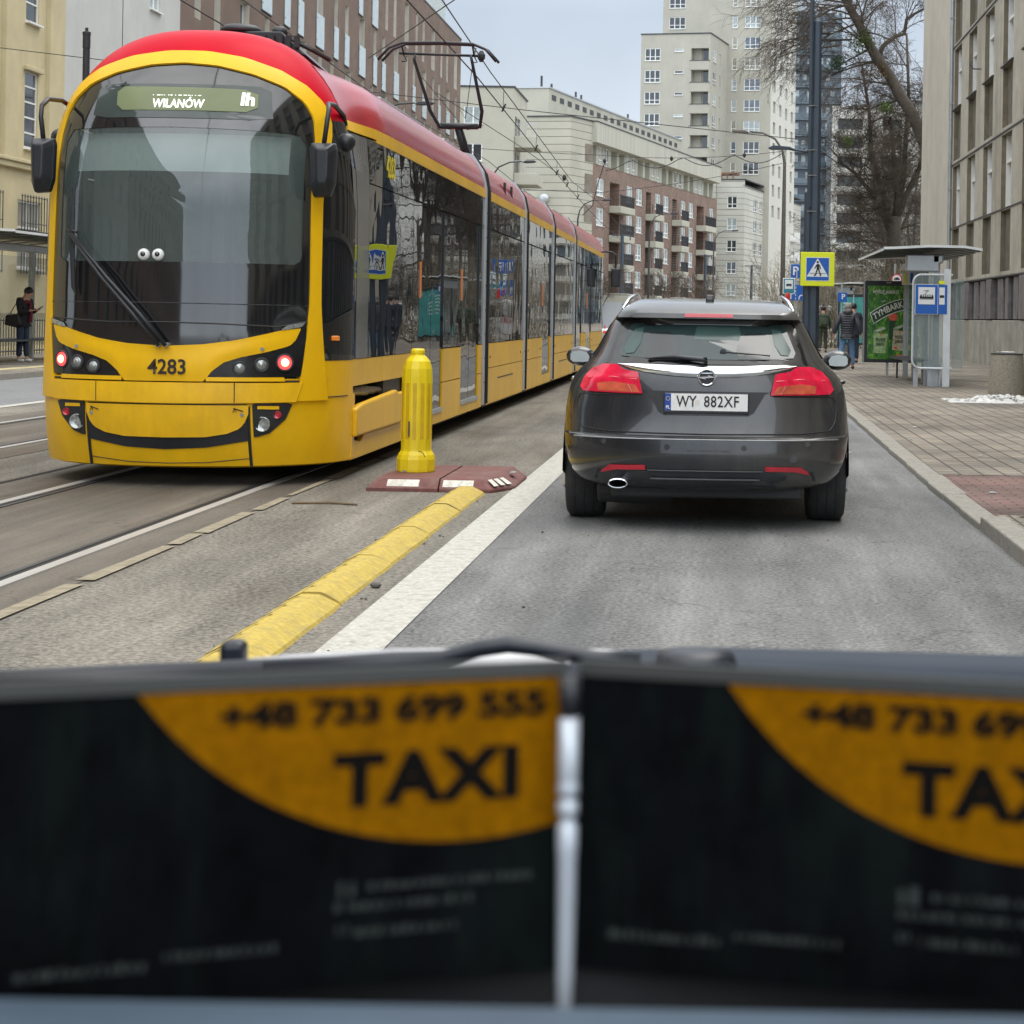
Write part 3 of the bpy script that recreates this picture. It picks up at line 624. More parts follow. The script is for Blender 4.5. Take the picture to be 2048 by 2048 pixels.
# tower front: local x from -15.9 to 0 ; u 1314..1534
TW = 15.9
ops = colset(TW-5.7, .75, zt)+colset(TW-4.0+.1, 2.35, zt)+colset(.9, 2.4, [z for z in zt if z > 42])
b = MB(); facade(b, (-TW, 0, 0), UX, NY, TW, 60, ops); part(g, 'tower_wall', b, m_tow)
fl = [(2+4.5*j, 3.6+4.5*j, z, z+1.7, .3) for j in range(4) for z in zt[1:]]
b = MB(); facade(b, (0, 0, 0), V((0, 1, 0)), V((1, 0, 0)), 19, 60, fl); part(g, 'tower_flank', b, m_towl)
b = MB(); b.box(-TW, -.5, .6, 18.9, 0, 59.5); part(g, 'core', b, m_win)
for o in ops: win(g, (-TW, 0, 0), UX, NY, o[0], o[2], o[1]-o[0], 1.7, 1 if o[1]-o[0] < 1 else 3, (.33,), .12, bar=.09)
# lower block: u 1273..1440, nearer; local x -19.6..-7.4, y -5
bx0, by = -16.1, -10.8; bw_ = 9.8
zb_ = [36.5-2.98*k for k in range(8)]
ops2 = colset(.55, 2.2, [z-0. for z in zb_])+[(4.75, 6.0, z+1.2, z+1.6, .12) for z in zb_]
lg = [(7.1, 9.55, z-.05, z+1.65, 1.2) for z in zb_]
b = MB(); facade(b, (bx0, by, 0), UX, NY, bw_, 40.1, ops2+lg); part(g, 'block_wall', b, m_tow)
o3 = [(1.6, 3.6, z, z+1.7, .12) for z in zb_]+[(5.5, 6.3, z, z+1.6, .12) for z in zb_]
b = MB(); facade(b, (bx0+bw_, by, 0), V((0, 1, 0)), V((1, 0, 0)), 10.8, 40.1, o3); b.box(bx0, bx0+bw_-1.5, by+1.3, 6, 0, 39.9); b.box(bx0+.1, bx0+bw_-.05, by+.3, 5, 39.8, 40.05); part(g, 'block_flank', b, m_tow)
b = MB(); b.box(bx0-.1, bx0+bw_+.1, by-.1, 6, 40.1, 40.25); part(g, 'block_coping', b, m_dark)
b = MB()
for z in zb_: b.box(bx0+8.5, bx0+9.3, by+1.22, by+1.28, z, z+1.6)
part(g, 'balcony_door', b, m_win)
b = MB(); b.box(bx0+bw_-1.45, bx0+bw_-.1, by+1.3, by+10.6, 0, 39.8); part(g, 'balcony_core', b, m_tow)
for o in ops2[:8]: win(g, (bx0, by, 0), UX, NY, o[0], o[2], 2.2, 1.7, 3, (.33,), .1, bar=.09)
for o in ops2[8:]: win(g, (bx0, by, 0), UX, NY, o[0], o[2], 1.25, .4, 1, (), .1, bar=.07)
for o in o3[:8]: win(g, (bx0+bw_, by, 0), V((0, 1, 0)), V((1, 0, 0)), o[0], o[2], 2.0, 1.7, 2, (.33,), .1, bar=.12)
for z in zb_:
    b = MB(); b.box(bx0+6.95, bx0+9.65, by-.06, by-.0, z-1.3, z-.08); b.mi = 1; b.box(bx0+6.9, bx0+9.75, by-.12, by+.0, z-.08, z+.0); part(g, 'balcony', b, [m_tow, m_dark])

# --- dark glass tower and white balcony block behind the trees
m_dkt = mat('dark_blue_cladding', (.075, .10, .125), .25, var=.35, sc=.12, spec=.7)
m_dk2 = mat('blue_grey_balcony_glass', (.08, .115, .14), .12, var=.4, sc=.3, spec=.8)
g = root('dark_glass_tower', 'dark blue glass tower with thin horizontal balcony bands behind the lamp post', 'building', (17, 332, 0))
b = MB(); b.box(12.2, 20.8, 330.3, 345, 0, 56); part(g, 'wall', b, m_dkt)
b = MB(); b2 = MB(); q = random.Random(5)
for k in range(19):
    z = 2+k*2.9; b.box(12.0, 20.9, 329.5, 330.25, z, z+.28)
    x = 12.1
    while x < 20.7: w_ = q.choice((.9, 1.4, 2.2)); (b2 if q.random() < .75 else b).box(x, min(20.85, x+w_)-.08, 329.42, 329.48, z+.3, z+1.25); x += w_
each(g, 'balcony_slab', b, mat('blue_grey_band', (.15, .19, .22), .5, var=.2, sc=.2)); part(g, 'balcony_glass', b2, m_dk2, kind='stuff')
b = MB()
for k in range(19):
    z = 2+k*2.9; x = 12.6
    while x < 20: b.box(x, x+.7, 330.2, 330.28, z+.3, z+2.4); x += q.choice((1.3, 2.1))
part(g, 'window', b, m_winc)
g = root('white_balcony_block', 'white apartment block with dark recessed balconies seen through the bare trees', 'building', (24, 300, 0))
zs = [1.6+3.05*k for k in range(11)]
b = MB(); ops = [(x, x+w_, z, z+1.9, 1.2) for z in zs for x, w_ in ((1, 4), (8.2, 3.2), (14.5, 4), (21, 3.4))]
facade(b, (17.5, 300, 0), UX, NY, 30, 36, ops); part(g, 'wall', b, mat('white_render', (.62, .61, .56), .9, var=.08, sc=.1))
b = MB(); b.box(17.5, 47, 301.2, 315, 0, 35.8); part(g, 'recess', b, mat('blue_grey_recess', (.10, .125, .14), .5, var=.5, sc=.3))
b = MB()
for z in zs:
    for x, w_ in ((1, 4), (8.2, 3.2), (14.5, 4), (21, 3.4)): b.box(17.3+x, 17.7+x+w_, 299.2, 300, z-.9, z+.0)
each(g, 'balcony', b, m_towl)
g = root('white_balcony_block', 'broad cream block at the far end of the street behind the traffic signs', 'building', (8, 345, 0))
zs = [1.6+3.05*k for k in range(7)]
b = MB(); ops = [(x, x+2.4, z, z+1.6, .4) for z in zs for x in (1, 5, 9, 13, 17)]
facade(b, (-6, 360, 0), UX, NY, 40, 22, ops); part(g, 'wall', b, m_towl); b = MB(); b.box(-6, 34, 360.45, 372, 0, 21.8); part(g, 'core', b, m_win)
# --- street behind the camera (seen only in glass and paint)
for nm, lab, x0, x1, y0, y1, h, m in (('brick_office', 'dark brick office block across the street, behind the viewer on the left', -30, -18.5, -70, 12, 21, m_brk), ):
    g = root(nm, lab, 'building', (x0+6, 0, 0)); b = MB(); q = []
    yy = y0+2
    while yy < y1-3: q += [(yy-y0, yy-y0+1.3, z, z+2.0) for z in (2, 5.2, 8.4, 11.6, 14.8)]; yy += 3.2
    facade(b, (x1, y0, 0), V((0, 1, 0)), V((1, 0, 0)), y1-y0, h, q); b.quad((x0, y1, 0), (x1, y1, 0), (x1, y1, h), (x0, y1, h)); part(g, 'wall', b, m)
    b = MB(); b.box(x0, x1-.4, y0, y1-.1, 0, h-.2); part(g, 'window', b, m_win)

# ================================================================ THE TRAM
TX = -4.15
T = root('tram', 'long yellow and red tram with black glass, numbered 4283, beside our lane', 'tram', (TX, 30, 0))
def s_of(x, z): return ((abs(x)/1.2)**2.6+(max(0, z-2.0)/1.6)**2.6)**(1/2.6)
def SY(x, z, off=0.):
    yn = 13.85+.04*max(0, z-1.2)+.38*max(0, .75-z)**2
    s = min(s_of(x, z), .99999); return yn+1.09*(1-(1-s**2.2)**(1/2.2))-off
def SP(x, z, off=0.):
    """point of the tram's domed end at (x, z), moved out by off along the surface normal"""
    if not off: return (TX+x, SY(x, z), z)
    e_ = .004; sx_ = (SY(x+e_, z)-SY(x-e_, z))/(2*e_); sz_ = (SY(x, z+e_)-SY(x, z-e_))/(2*e_)
    sx_ = max(-3, min(3, sx_)); sz_ = max(-3, min(3, sz_)); n = V((sx_, -1, sz_)).normalized(); p = V((TX+x, SY(x, z), z))+n*off
    return tuple(p)
def band(A, B, n, k, off=0., mb=None, rs=True, th=.02):
    """sheet between two (x,z) curves on the dome, with a turned-in rim"""
    A = resamp(A, n) if rs else A; B = resamp(B, n) if rs else B; mb = mb or MB()
    rows = []
    for j in range(k+1):
        t = j/k; rows.append([SP(a[0]+(b[0]-a[0])*t, a[1]+(b[1]-a[1])*t, off) for a, b in zip(A, B)])
    mb.grid(rows)
    if th:
        for C in (A, B): mb.grid([[SP(*c, off) for c in C], [SP(*c, off-th) for c in C]])
        for q in (0, -1): mb.grid([[r[q] for r in rows], [tuple(V(r[q])+V((0, th, 0))) for r in rows]])
    return mb
def polar(inner, outer, C, n, k, off, mb=None, th=.015):
    def hit(poly, a):
        d = (cos(a), sin(a)); best = None
        for p, q in zip(poly, poly[1:]+poly[:1]):
            ex, ez = q[0]-p[0], q[1]-p[1]; den = d[0]*ez-d[1]*ex
            if abs(den) < 1e-9: continue
            t = ((p[0]-C[0])*ez-(p[1]-C[1])*ex)/den; u_ = ((p[0]-C[0])*d[1]-(p[1]-C[1])*d[0])/den
            if t > 0 and -1e-6 <= u_ <= 1+1e-6: best = max(best or 0, t)
        return best or 0
    mb = mb or MB(); rows = []
    ang = [2*pi*i/n for i in range(n)]
    ro = [hit(outer, a) for a in ang]; ri = [hit(inner, a) for a in ang] if inner else [0.004]*n
    for j in range(k+1): rows.append([SP(C[0]+cos(a)*(i_+(o_-i_)*j/k), C[1]+sin(a)*(i_+(o_-i_)*j/k), off) for a, i_, o_ in zip(ang, ri, ro)])
    mb.grid(rows, True)
    if th: mb.grid([rows[-1], [SP(C[0]+cos(a)*o_, C[1]+sin(a)*o_, off-th) for a, o_ in zip(ang, ro)]], True)
    return mb
def mir(r, close=False):
    return [(-x, z) for x, z in reversed(r) if x > 0]+r
ain_top = [(0, 3.232), (.25, 3.213), (.52, 3.153), (.74, 3.07), (.88, 2.96), (.95, 2.84), (.975, 2.68)]
aout_top = [(0, 3.335), (.15, 3.333), (.43, 3.29), (.69, 3.205), (.87, 3.10), (.985, 2.98), (1.045, 2.84), (1.062, 2.70)]
ain = mir(ain_top+[(.976, 2.2), (.982, 1.6), (.982, 1.39), (.97, 1.2), (.948, .95), (.93, .80), (.905, .66)])
aout = mir(aout_top+[(1.04, 2.2), (1.042, 1.6), (1.045, 1.39), (1.055, 1.2), (1.07, .95), (1.08, .80), (1.09, .66)])
# lower yellow shell (full width, wraps to the flanks)
xs = [i/16*1.12 for i in range(17)]+[1.14, 1.16, 1.175, 1.187, 1.195, 1.2]
xs = [-x for x in reversed(xs) if x > 0]+xs
b = MB(); b.grid([[SP(x, z) for x in xs] for z in [.165+(.83-.165)*j/8 for j in range(9)]]); b.grid([[SP(x, .165) for x in xs], [(TX+x*.97, SY(x, .165)+.06, .15) for x in xs]])
part(T, 'lower_shell', b, m_yel, smooth=True)
b = MB(); b.grid([[SP(x, z, -.012) for x in xs] for z in [.83+(2.72-.83)*j/14 for j in range(15)] if z < 1.62]); part(T, 'inner_shell', b, m_blk, smooth=True)
out = []
for i in range(61):
    a = -pi*.5+.0+pi*i/60
    # outline s=.9999 above z=2.72
for i in range(71):
    th = pi*i/70; c_, s_ = abs(cos(th)), sin(th); r_ = 1/((c_/1.2)**2.6+(s_/1.6)**2.6)**(1/2.6); x, z = -cos(th)*r_, 2+s_*r_
    if z > 2.60: out.append((x*.9999, z))
b = band(mir(aout_top[:-1]+[(1.047, 2.83)]), [p for p in out if p[1] > 2.86], 90, 14, 0, th=0); part(T, 'front_roof_dome', b, m_red, smooth=True)
b = band(ain, aout, 140, 4, .022, th=.035); part(T, 'front_frame', b, m_yel, smooth=True)
# black mask round the windscreen
clr = [(-.90, 1.74), (-.86, 1.70), (.90, 1.70), (.93, 1.74), (.93, 2.62), (.88, 2.705), (0, 2.72), (-.84, 2.71), (-.90, 2.62)]
Tc = [(0, 1.072), (.28, 1.087), (.51, 1.12), (.72, 1.175), (.79, 1.195), (.93, 1.25)]
msk = mir(ain_top+[(.985, 2.2), (.99, 1.6), (.99, 1.39), (.975, 1.22)])
msk = msk+[(.93, 1.23), (.72, 1.155), (.51, 1.10), (.28, 1.067), (0, 1.05), (-.28, 1.067), (-.51, 1.10), (-.72, 1.155), (-.93, 1.23)]
part(T, 'windscreen_surround', polar(clr, msk, (0, 2.15), 160, 8, .006), m_blk, smooth=True)
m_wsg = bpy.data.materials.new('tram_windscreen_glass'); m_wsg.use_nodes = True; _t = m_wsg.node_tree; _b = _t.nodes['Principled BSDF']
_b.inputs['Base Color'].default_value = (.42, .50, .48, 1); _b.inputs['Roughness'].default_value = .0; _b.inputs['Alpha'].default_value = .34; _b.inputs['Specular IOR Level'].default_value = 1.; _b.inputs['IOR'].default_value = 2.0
_b.inputs['Base Color'].default_value = (.13, .165, .155, 1); _b.inputs['Alpha'].default_value = .5; _b.inputs['IOR'].default_value = 1.75  # grey-green base and half alpha paint a veil for soft reflections
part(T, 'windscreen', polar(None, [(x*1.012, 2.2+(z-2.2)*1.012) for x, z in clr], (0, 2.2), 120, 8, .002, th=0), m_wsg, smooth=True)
# seams
def line(par, pts, w, off, m, name='panel_seam'):
    b = MB(); pr = resamp(pts, max(6, int(len(pts)*5))); b.tube([SP(*p, off) for p in pr], w, 5); return part(par, name, b, m)
line(T, [(-.98, 1.392), (0, 1.394), (.98, 1.388)], .004, .006, m_rub)
line(T, [(-.96, 1.27), (-.44, 1.245), (0, 1.25), (.4, 1.243), (.8, 1.225), (.97, 1.27)], .006, .007, m_rub)
# interior seen through the windscreen
m_cabin = mat('cab_grey', (.16, .18, .175), .8, var=.2, sc=3)
m_blind = mat('sun_blind', (.42, .54, .51), .8, var=.04)
b = MB(); b.box(TX-1.05, TX+1.05, 16.4, 16.45, .9, 2.9); b.box(TX-1.1, TX+1.1, 14.5, 16.4, .9, .95); b.box(TX-.98, TX+.98, 14.6, 16.4, 2.8, 2.83); part(T, 'cab_interior', b, m_cabin)
b = MB(); b.box(TX-.95, TX+.95, 14.25, 15.0, 1.45, 1.64); part(T, 'cab_dashboard', b, m_dark, bev=.04)
b = band([(-.84, 2.40), (.86, 2.40)], [(-.84, 2.70), (.86, 2.70)], 24, 3, -.07, th=0); part(T, 'sun_blind', b, m_blind)
b = MB(); b.box(TX+.05, TX+.45, 15.6, 15.75, 1.5, 2.25); b.box(TX+.14, TX+.36, 15.6, 15.72, 2.27, 2.45); part(T, 'driver_seat', b, m_cabin, bev=.05)
b = MB(); b.box(TX-1.0, TX-.72, 15.2, 15.5, .95, 2.6); b.box(TX+.8, TX+.9, 15.2, 16.3, .95, 2.6); b.box(TX-.3, TX-.2, 16.2, 16.4, .95, 2.7); part(T, 'cab_post', b, mat('cab_pale_panel', (.34, .40, .38), .7))
for x in (-.171, -.062):
    b = MB(); y_ = SY(x, 1.75)-.004; b.lathe((TX+x, y_, 1.752), [(.046, 0), (.044, -.012), (.032, -.026), (.0, -.034)], 20, 'y'); b.mi = 1; b.sph((TX+x, y_-.02, 1.755), .022, 12, 8); part(T, 'dome_camera', b, [m_white, m_blk], smooth=True)
# destination display
dfr = [(-.66, 2.81), (-.64, 2.79), (.68, 2.79), (.70, 2.81), (.66, 3.04), (.64, 3.06), (-.60, 3.06), (-.64, 3.04)]
D = part(T, 'destination_display', polar(None, dfr, (0, 2.92), 80, 4, .011), mat('display_glass', (.055, .07, .065), .06, spec=.5), smooth=True)
dl = [(-.46, 2.848), (.59, 2.848), (.575, 3.025), (-.48, 3.035)]
part(D, 'lit_panel', polar(None, dl, (.05, 2.94), 64, 4, .016), mat('dim_lit_display', (.10, .12, .055), .3, emit=(.22, .27, .10), es=.16), smooth=True)
m_led = mat('white_led', (.9, .9, .85), .4, emit=(.9, .93, .86), es=.75)
def dtext(par, name, s, size, x, z, m, xs=1., cut=None, bold=0.):
    """lettering wrapped on the domed end"""
    o = text(par, name, s, size, (0, 0, 0), m, ext=0, xs=xs, bold=bold); me = o.data; o.rotation_euler = (0, 0, 0); o.location = (0, 0, 0); g_ = ORG[T.name]
    import bmesh
    bm = bmesh.new(); bm.from_mesh(me)
    if cut: bmesh.ops.bisect_plane(bm, geom=bm.verts[:]+bm.edges[:]+bm.faces[:], plane_co=(0, cut, 0), plane_no=(0, 1, 0), clear_outer=True)
    bmesh.ops.triangulate(bm, faces=bm.faces)
    for v in bm.verts: p = SP(x+v.co.x, z+v.co.y, .031 if m is not m_led else .024); v.co = (p[0]-g_[0], p[1]-g_[1], p[2]-g_[2])
    bm.to_mesh(me); bm.free(); return o
dtext(D, 'lettering', 'WILANÓW', .092, .014, 2.893, m_led, xs=.82, bold=.002)
dtext(D, 'lettering', 'PL.INSTEGSKO', .075, .0, 2.980, m_led, xs=.78, cut=None)
# only the lower half of the top line is lit while the text scrolls: cover strip above it
o_ = [c for c in D.children if c.name.startswith('lettering')][-1]
import bmesh as _bm
bm = _bm.new(); bm.from_mesh(o_.data); _bm.ops.bisect_plane(bm, geom=bm.verts[:]+bm.edges[:]+bm.faces[:], plane_co=(0, 0, 2.974), plane_no=(0, 0, 1), clear_outer=True, clear_inner=False)
for v in bm.verts: v.co.z = v.co.z-.0
bm.to_mesh(o_.data); bm.free()
dtext(D, 'lettering', 'Ih', .135, .512, 2.94, m_led, xs=1., bold=.005)
# yellow face panel
Lc = [(0, .81), (.29, .81), (.31, .834), (.35, .887), (.43, .953), (.54, .992), (.72, 1.035), (.86, 1.08), (.90, 1.13), (.925, 1.205)]
Tc2 = [(0, 1.072), (.28, 1.087), (.51, 1.12), (.72, 1.172), (.80, 1.195), (.925, 1.215)]
def byx(tab, x): return itp(tab, abs(x))
xn = [-.925+.925*2*i/64 for i in range(65)]
b = MB(); rows = []
for j in range(9):
    t = j/8; rows.append([SP(x, byx(Lc, x)+(byx(Tc2, x)-byx(Lc, x))*t, .026+.012*sin(pi*min(1, t*1.2))*(1-abs(x))) for x in xn])
b.grid(rows); b.grid([rows[-1], [SP(x, byx(Tc2, x)-.0, -.01) for x in xn]]); b.grid([rows[0], [SP(x, byx(Lc, x), -.01) for x in xn]])
FP = part(T, 'front_panel', b, m_yel, smooth=True)
m_num = mat('dark_brown_lettering', (.022, .013, .008), .5)
dt = dtext(FP, 'number', '4283', .155, .035, .912, m_num, xs=.92, bold=.003)
for v in dt.data.vertices: v.co.y -= .012
for x in (-.70, .70): b = MB(); b.lathe((TX+x, SY(x, 1.056)-.03, 1.056), [(.014, .01), (.014, -.012)], 12, 'y'); part(FP, 'bolt', b, m_grey)
for sgn in (-1, 1):
    hl = [(.30, .842), (.34, .887), (.43, .965), (.54, 1.005), (.72, 1.05), (.86, 1.10), (.90, 1.16), (.925, 1.22), (.965, 1.30), (.965, 1.1), (.945, .845)]
    hl = [(x*sgn, z) for x, z in hl]
    Hu = part(T, 'headlight_unit', polar(None, hl, (.70*sgn, .945), 72, 6, .014), m_unit, smooth=True)
    for x, z, r_, m in ((.84, .955, .056, None), (.69, .938, .046, m_lens), (.545, .912, .044, m_lens)):
        x *= sgn; y_ = SY(x, z)-.012; ty = (SY(x+.01, z)-SY(x-.01, z))/.02
        b = MB(); b.lathe((0, 0, 0), [(r_*1.25, .01), (r_*1.2, -.022), (r_, -.026), (r_*.97, -.01)], 24, 'y'); b.mi = 1; b.lathe((0, 0, 0), [(r_*.97, .0), (r_*.93, -.018), (r_*.55, -.026), (.001, -.03)], 24, 'y')
        b.mi = 2; b.lathe((0, 0, 0), [(r_*.6, -.02), (r_*.5, -.032), (.001, -.034)], 20, 'y')
        a_ = math.atan(ty)*.7; ca, sa = cos(a_), sin(a_); b.v = [(TX+x+p[0]*ca-p[1]*sa, y_+p[0]*sa+p[1]*ca, z+p[2]) for p in b.v]
        part(Hu, 'tail_lamp' if m is None else 'lamp', b, [m_dark, m_redlamp if m is None else m_lens, m_lampcore if m is None else m_lens], smooth=True, label='glowing red round lamp' if m is None else None)
    lb = [(.80*sgn, 1.195), (.93*sgn, 1.225), (.955*sgn, 1.265), (.84*sgn, 1.235)]
    part(T, 'marker_light', polar(None, lb, (.88*sgn, 1.232), 32, 3, .03), m_lens)
    b = band([(.31*sgn, .812), (.83*sgn, .812)], [(.31*sgn, .842), (.825*sgn, .842)], 14, 2, .03); part(T, 'trim_strip', b, m_yel, smooth=True)
    b = MB(); z0_ = .60
    wl = [(.63, .645), (.89, .645), (.845, .525), (.74, .42), (.635, .385)]
    b = polar(None, [(x*sgn, z) for x, z in wl], (.72*sgn, .54), 48, 4, .012); FL = part(T, 'fog_light_unit', b, m_plas, smooth=True)
    for x, z, r_, m in ((.80, .557, .026, m_redlens), (.70, .487, .052, m_lens)):
        x *= sgn; b = MB(); y_ = SY(x, z)-.02; b.lathe((TX+x, y_, z), [(r_*1.12, .03), (r_*1.1, -.012), (r_, -.014), (r_*.9, -.004), (.001, -.014)], 24, 'y'); part(FL, 'reflector' if m is m_redlens else 'fog_lamp', b, m, smooth=True)
    b = band([(.66*sgn, .605), (.80*sgn, .60)], [(.66*sgn, .628), (.80*sgn, .625)], 8, 1, .02); part(T, 'trim_strip', b, m_yel)
    b = MB(); b.tube([SP(.605*sgn, .165+(.62-.165)*i/8, .004) for i in range(9)], .012, 6); part(T, 'panel_seam', b, m_rub)
line(T, [(-.945, .812), (0, .81), (.94, .81)], .008, .006, m_rub)
b = band([(-.90, .655), (0, .648), (.90, .655)], [(-.945, .80), (0, .80), (.94, .80)], 60, 5, .034, th=.06); BM = part(T, 'bumper_beam', b, m_yeld, smooth=True)
for x in (-.51, .505): line(BM, [(x, .655), (x, .80)], .004, .034, m_rub)
sm = [(0, .297), (.3, .312), (.595, .362)]; tw = [(0, .392), (.30, .397), (.45, .42), (.54, .455), (.59, .51), (.605, .57), (.60, .632)]
xx = [-.595+1.19*i/40 for i in range(41)]
b = MB(); b.grid([[SP(x, byx(sm, x)+(.64-byx(sm, x))*j/4, .008) for x in xx] for j in range(5)]); GR = part(T, 'lower_grille', b, m_plas, smooth=True)
b = MB()
for i in range(-8, 9):
    for k, (z0, z1) in enumerate(((.31, .385), (.385, .31))): b.tube([SP(i*.012-.01, z0, .012), SP(i*.012+.03, z1, .012)], .0022, 4)
part(GR, 'mesh_panel', b, m_dark)
xx = [-.60+1.2*i/48 for i in range(49)]
def twz(x): x = abs(x); return itp([(0, .392), (.30, .397), (.45, .422), (.54, .46), (.585, .52), (.60, .57)], x)
rows = [[SP(x, twz(x)+(.634-twz(x))*j/5, .024) for x in xx] for j in range(6)]
b = MB(); b.grid(rows); b.grid([rows[0], [SP(x, twz(x), -.01) for x in xx]]); TC = part(T, 'tow_cover', b, m_yeld, smooth=True)
for x in (-.565, .565): b = MB(); b.lathe((TX+x, SY(x, .56)-.025, .56), [(.014, .01), (.014, -.006)], 12, 'y'); part(TC, 'bolt', b, m_grey)
for x, sg in ((-.53, 1), (.53, 1)):
    b = MB(); b.tube([SP(x-.03, .612, .028), SP(x+.035, .59, .028)], .004, 4); b.tube([SP(x-.02, .61, .028), SP(x-.035, .585, .028), SP(x-.01, .588, .028), SP(x-.03, .612, .028)], .003, 4); part(TC, 'jacking_mark', b, m_num)
line(T, [(-.60, .225), (-.3, .195), (0, .188), (.3, .195), (.60, .225)], .003, .002, m_rub)
# wiper
b = MB()
for dx, dz in ((0, 0), (.05, .0)): b.tube([SP(-.02+dx, 1.075, .07), SP(-.2+dx, 1.30, .10), SP(-.45+dx*.8, 1.58, .10), SP(-.74+dx*.4, 1.90, .07)], [.016, .016, .014, .012], 6)
b.tube([SP(-.78, 1.93, .06), SP(-.68, 1.915, .06)], .012, 6)
Wp = part(T, 'wiper', b, m_plas, smooth=True)
b = MB(); b.tube([SP(-.745, 2.25, .04), SP(-.735, 1.9, .055), SP(-.72, 1.5, .04), SP(-.705, 1.44, .03)], [.012, .02, .016, .004], 6); part(Wp, 'wiper_blade', b, m_rub)
b = MB(); 
for x in (-.03, .03): b.lathe((TX+x, SY(x, 1.08)-.04, 1.08), [(.018, .03), (.018, -.03)], 10, 'y')
part(Wp, 'wiper_hub', b, m_grey)
# mirrors
for sgn, xc in ((-1, -1.05), (1, 1.09)):
    ym = 14.16; w0 = .095 if sgn < 0 else .108
    b = MB(); prof = [(-w0*.86, -.15), (-w0, .16), (-w0*.85, .20), (w0*.85, .20), (w0, .15), (w0*.9, -.12), (w0*.6, -.215), (-w0*.62, -.225)]
    b.prism(prof, lambda a, c: (TX+xc+a, ym+.07, 2.44+c), lambda a, c: (TX+xc+a*.96, ym-.0, 2.44+c*.97))
    b.prism([(p[0]*.96, p[1]*.97) for p in prof], lambda a, c: (TX+xc+a, ym-.001, 2.44+c), lambda a, c: (TX+xc+.01*sgn+a*.45, ym-.075, 2.44+(c*.75 if c > 0 else c*.55)))
    M = part(T, 'mirror', b, m_plas, bev=.012)
    b = MB(); b.tube([(TX+xc+.0, ym+.03, 2.6), (TX+xc+.025*sgn, ym+.03, 2.80), (TX+xc+.03*sgn, ym+.06, 2.89), (TX+xc+.01*sgn, ym+.14, 2.95), (TX+xc+.0*sgn, ym+.40, 2.97), (TX+xc+.0*sgn, ym+.75, 2.93), (TX+xc+.02*sgn, ym+.85, 2.78)], .019, 8); part(M, 'mirror_arm', b, m_plas, smooth=True)
    # dark cab corner glass and lower black corner panel
    A = [(1.042*sgn, 1.02), (1.040*sgn, 1.39), (1.036*sgn, 2.2), (1.05*sgn, 2.62), (1.055*sgn, 2.72), (1.04*sgn, 2.855)]; B_ = [(1.1999*sgn, 1.0), (1.1999*sgn, 1.39), (1.198*sgn, 2.2), (1.155*sgn, 2.62), (1.13*sgn, 2.74), (1.099*sgn, 2.865)]
    b = MB(); A2, B2 = resamp(A, 22), resamp(B_, 22); cols = 8
    b.grid([[SP(a[0]+(c[0]-a[0])*(1-(1-t/cols)**2), a[1]+(c[1]-a[1])*t/cols, .006) for t in range(cols+1)] for a, c in zip(A2, B2)]); part(T, 'cab_corner_glass', b, m_tglass, smooth=True)
    b = MB(); b.grid([[SP((1.04+.16*(1-(1-t/8)**2))*sgn*.9999, z, 0.001) for t in range(9)] for z in (.82, .90, .98)]); part(T, 'corner_panel', b, m_yel, smooth=True)
    b = MB(); b.grid([[SP((1.04+.16*(1-(1-t/8)**2))*sgn*.9999, z, 0.0035) for t in range(9)] for z in (.965, 1.03)]); part(T, 'corner_trim', b, m_blk, smooth=True)
line(T, [(.91, .675), (1.0, .68), (1.1, .683), (1.19, .684)], .004, .003, m_rub)
b = MB(); q = SP(1.12, 1.14, .02); b.box(q[0]-.035, q[0]+.035, q[1]-.012, q[1]+.04, q[2]-.02, q[2]+.02); part(T, 'marker_light', b, m_orange, bev=.008)

# ---- body
def outline(z):
    z = max(2.0, z); return 1.2*(max(0, 1-((z-2)/1.6)**2.6))**(1/2.6)
def YN(z): return SY(0, z)-1.09*(1-(1-s_of(0, z)**2.2)**(1/2.2))+1.09*.985
def XS(y, z):
    t = max(0, min(1, (y-14.85)/1.2)); t = t*t*(3-2*t); return outline(z)*(1-t)+1.2*t
YEND = 46.3
def sp(sgn, y0, y1, z0, z1, off, m, name, par=None, bev=0, label=None, ny=None, smooth=False):
    ny = ny or (8 if y0 < 16.2 else 1); b = MB()
    ys = [y0+(y1-y0)*i/ny for i in range(ny+1)]; zs_ = [z0+(z1-z0)*j/(6 if z1 > 1.4 and y0 < 16.2 else 1) for j in range((6 if z1 > 1.4 and y0 < 16.2 else 1)+1)]
    X = lambda y, z, o: TX+sgn*(XS(y, z)+o)
    b.grid([[(X(y, z, off), y, z) for y in ys] for z in zs_])
    for zz in (zs_[0], zs_[-1]): b.grid([[(X(y, zz, off), y, zz) for y in ys], [(X(y, zz, off-.03), y, zz) for y in ys]])
    for yy in (ys[0], ys[-1]): b.grid([[(X(yy, z, off), yy, z) for z in zs_], [(X(yy, z, off-.03), yy, z) for z in zs_]])
    return part(par or T, name, b, m, smooth=smooth, label=label)
mods = [(14.86, 23.0), (23.45, 27.75), (28.15, 32.35), (32.75, 37.2), (37.6, YEND)]
joints = [(23.0, 23.45), (27.75, 28.15), (32.35, 32.75), (37.2, 37.6)]
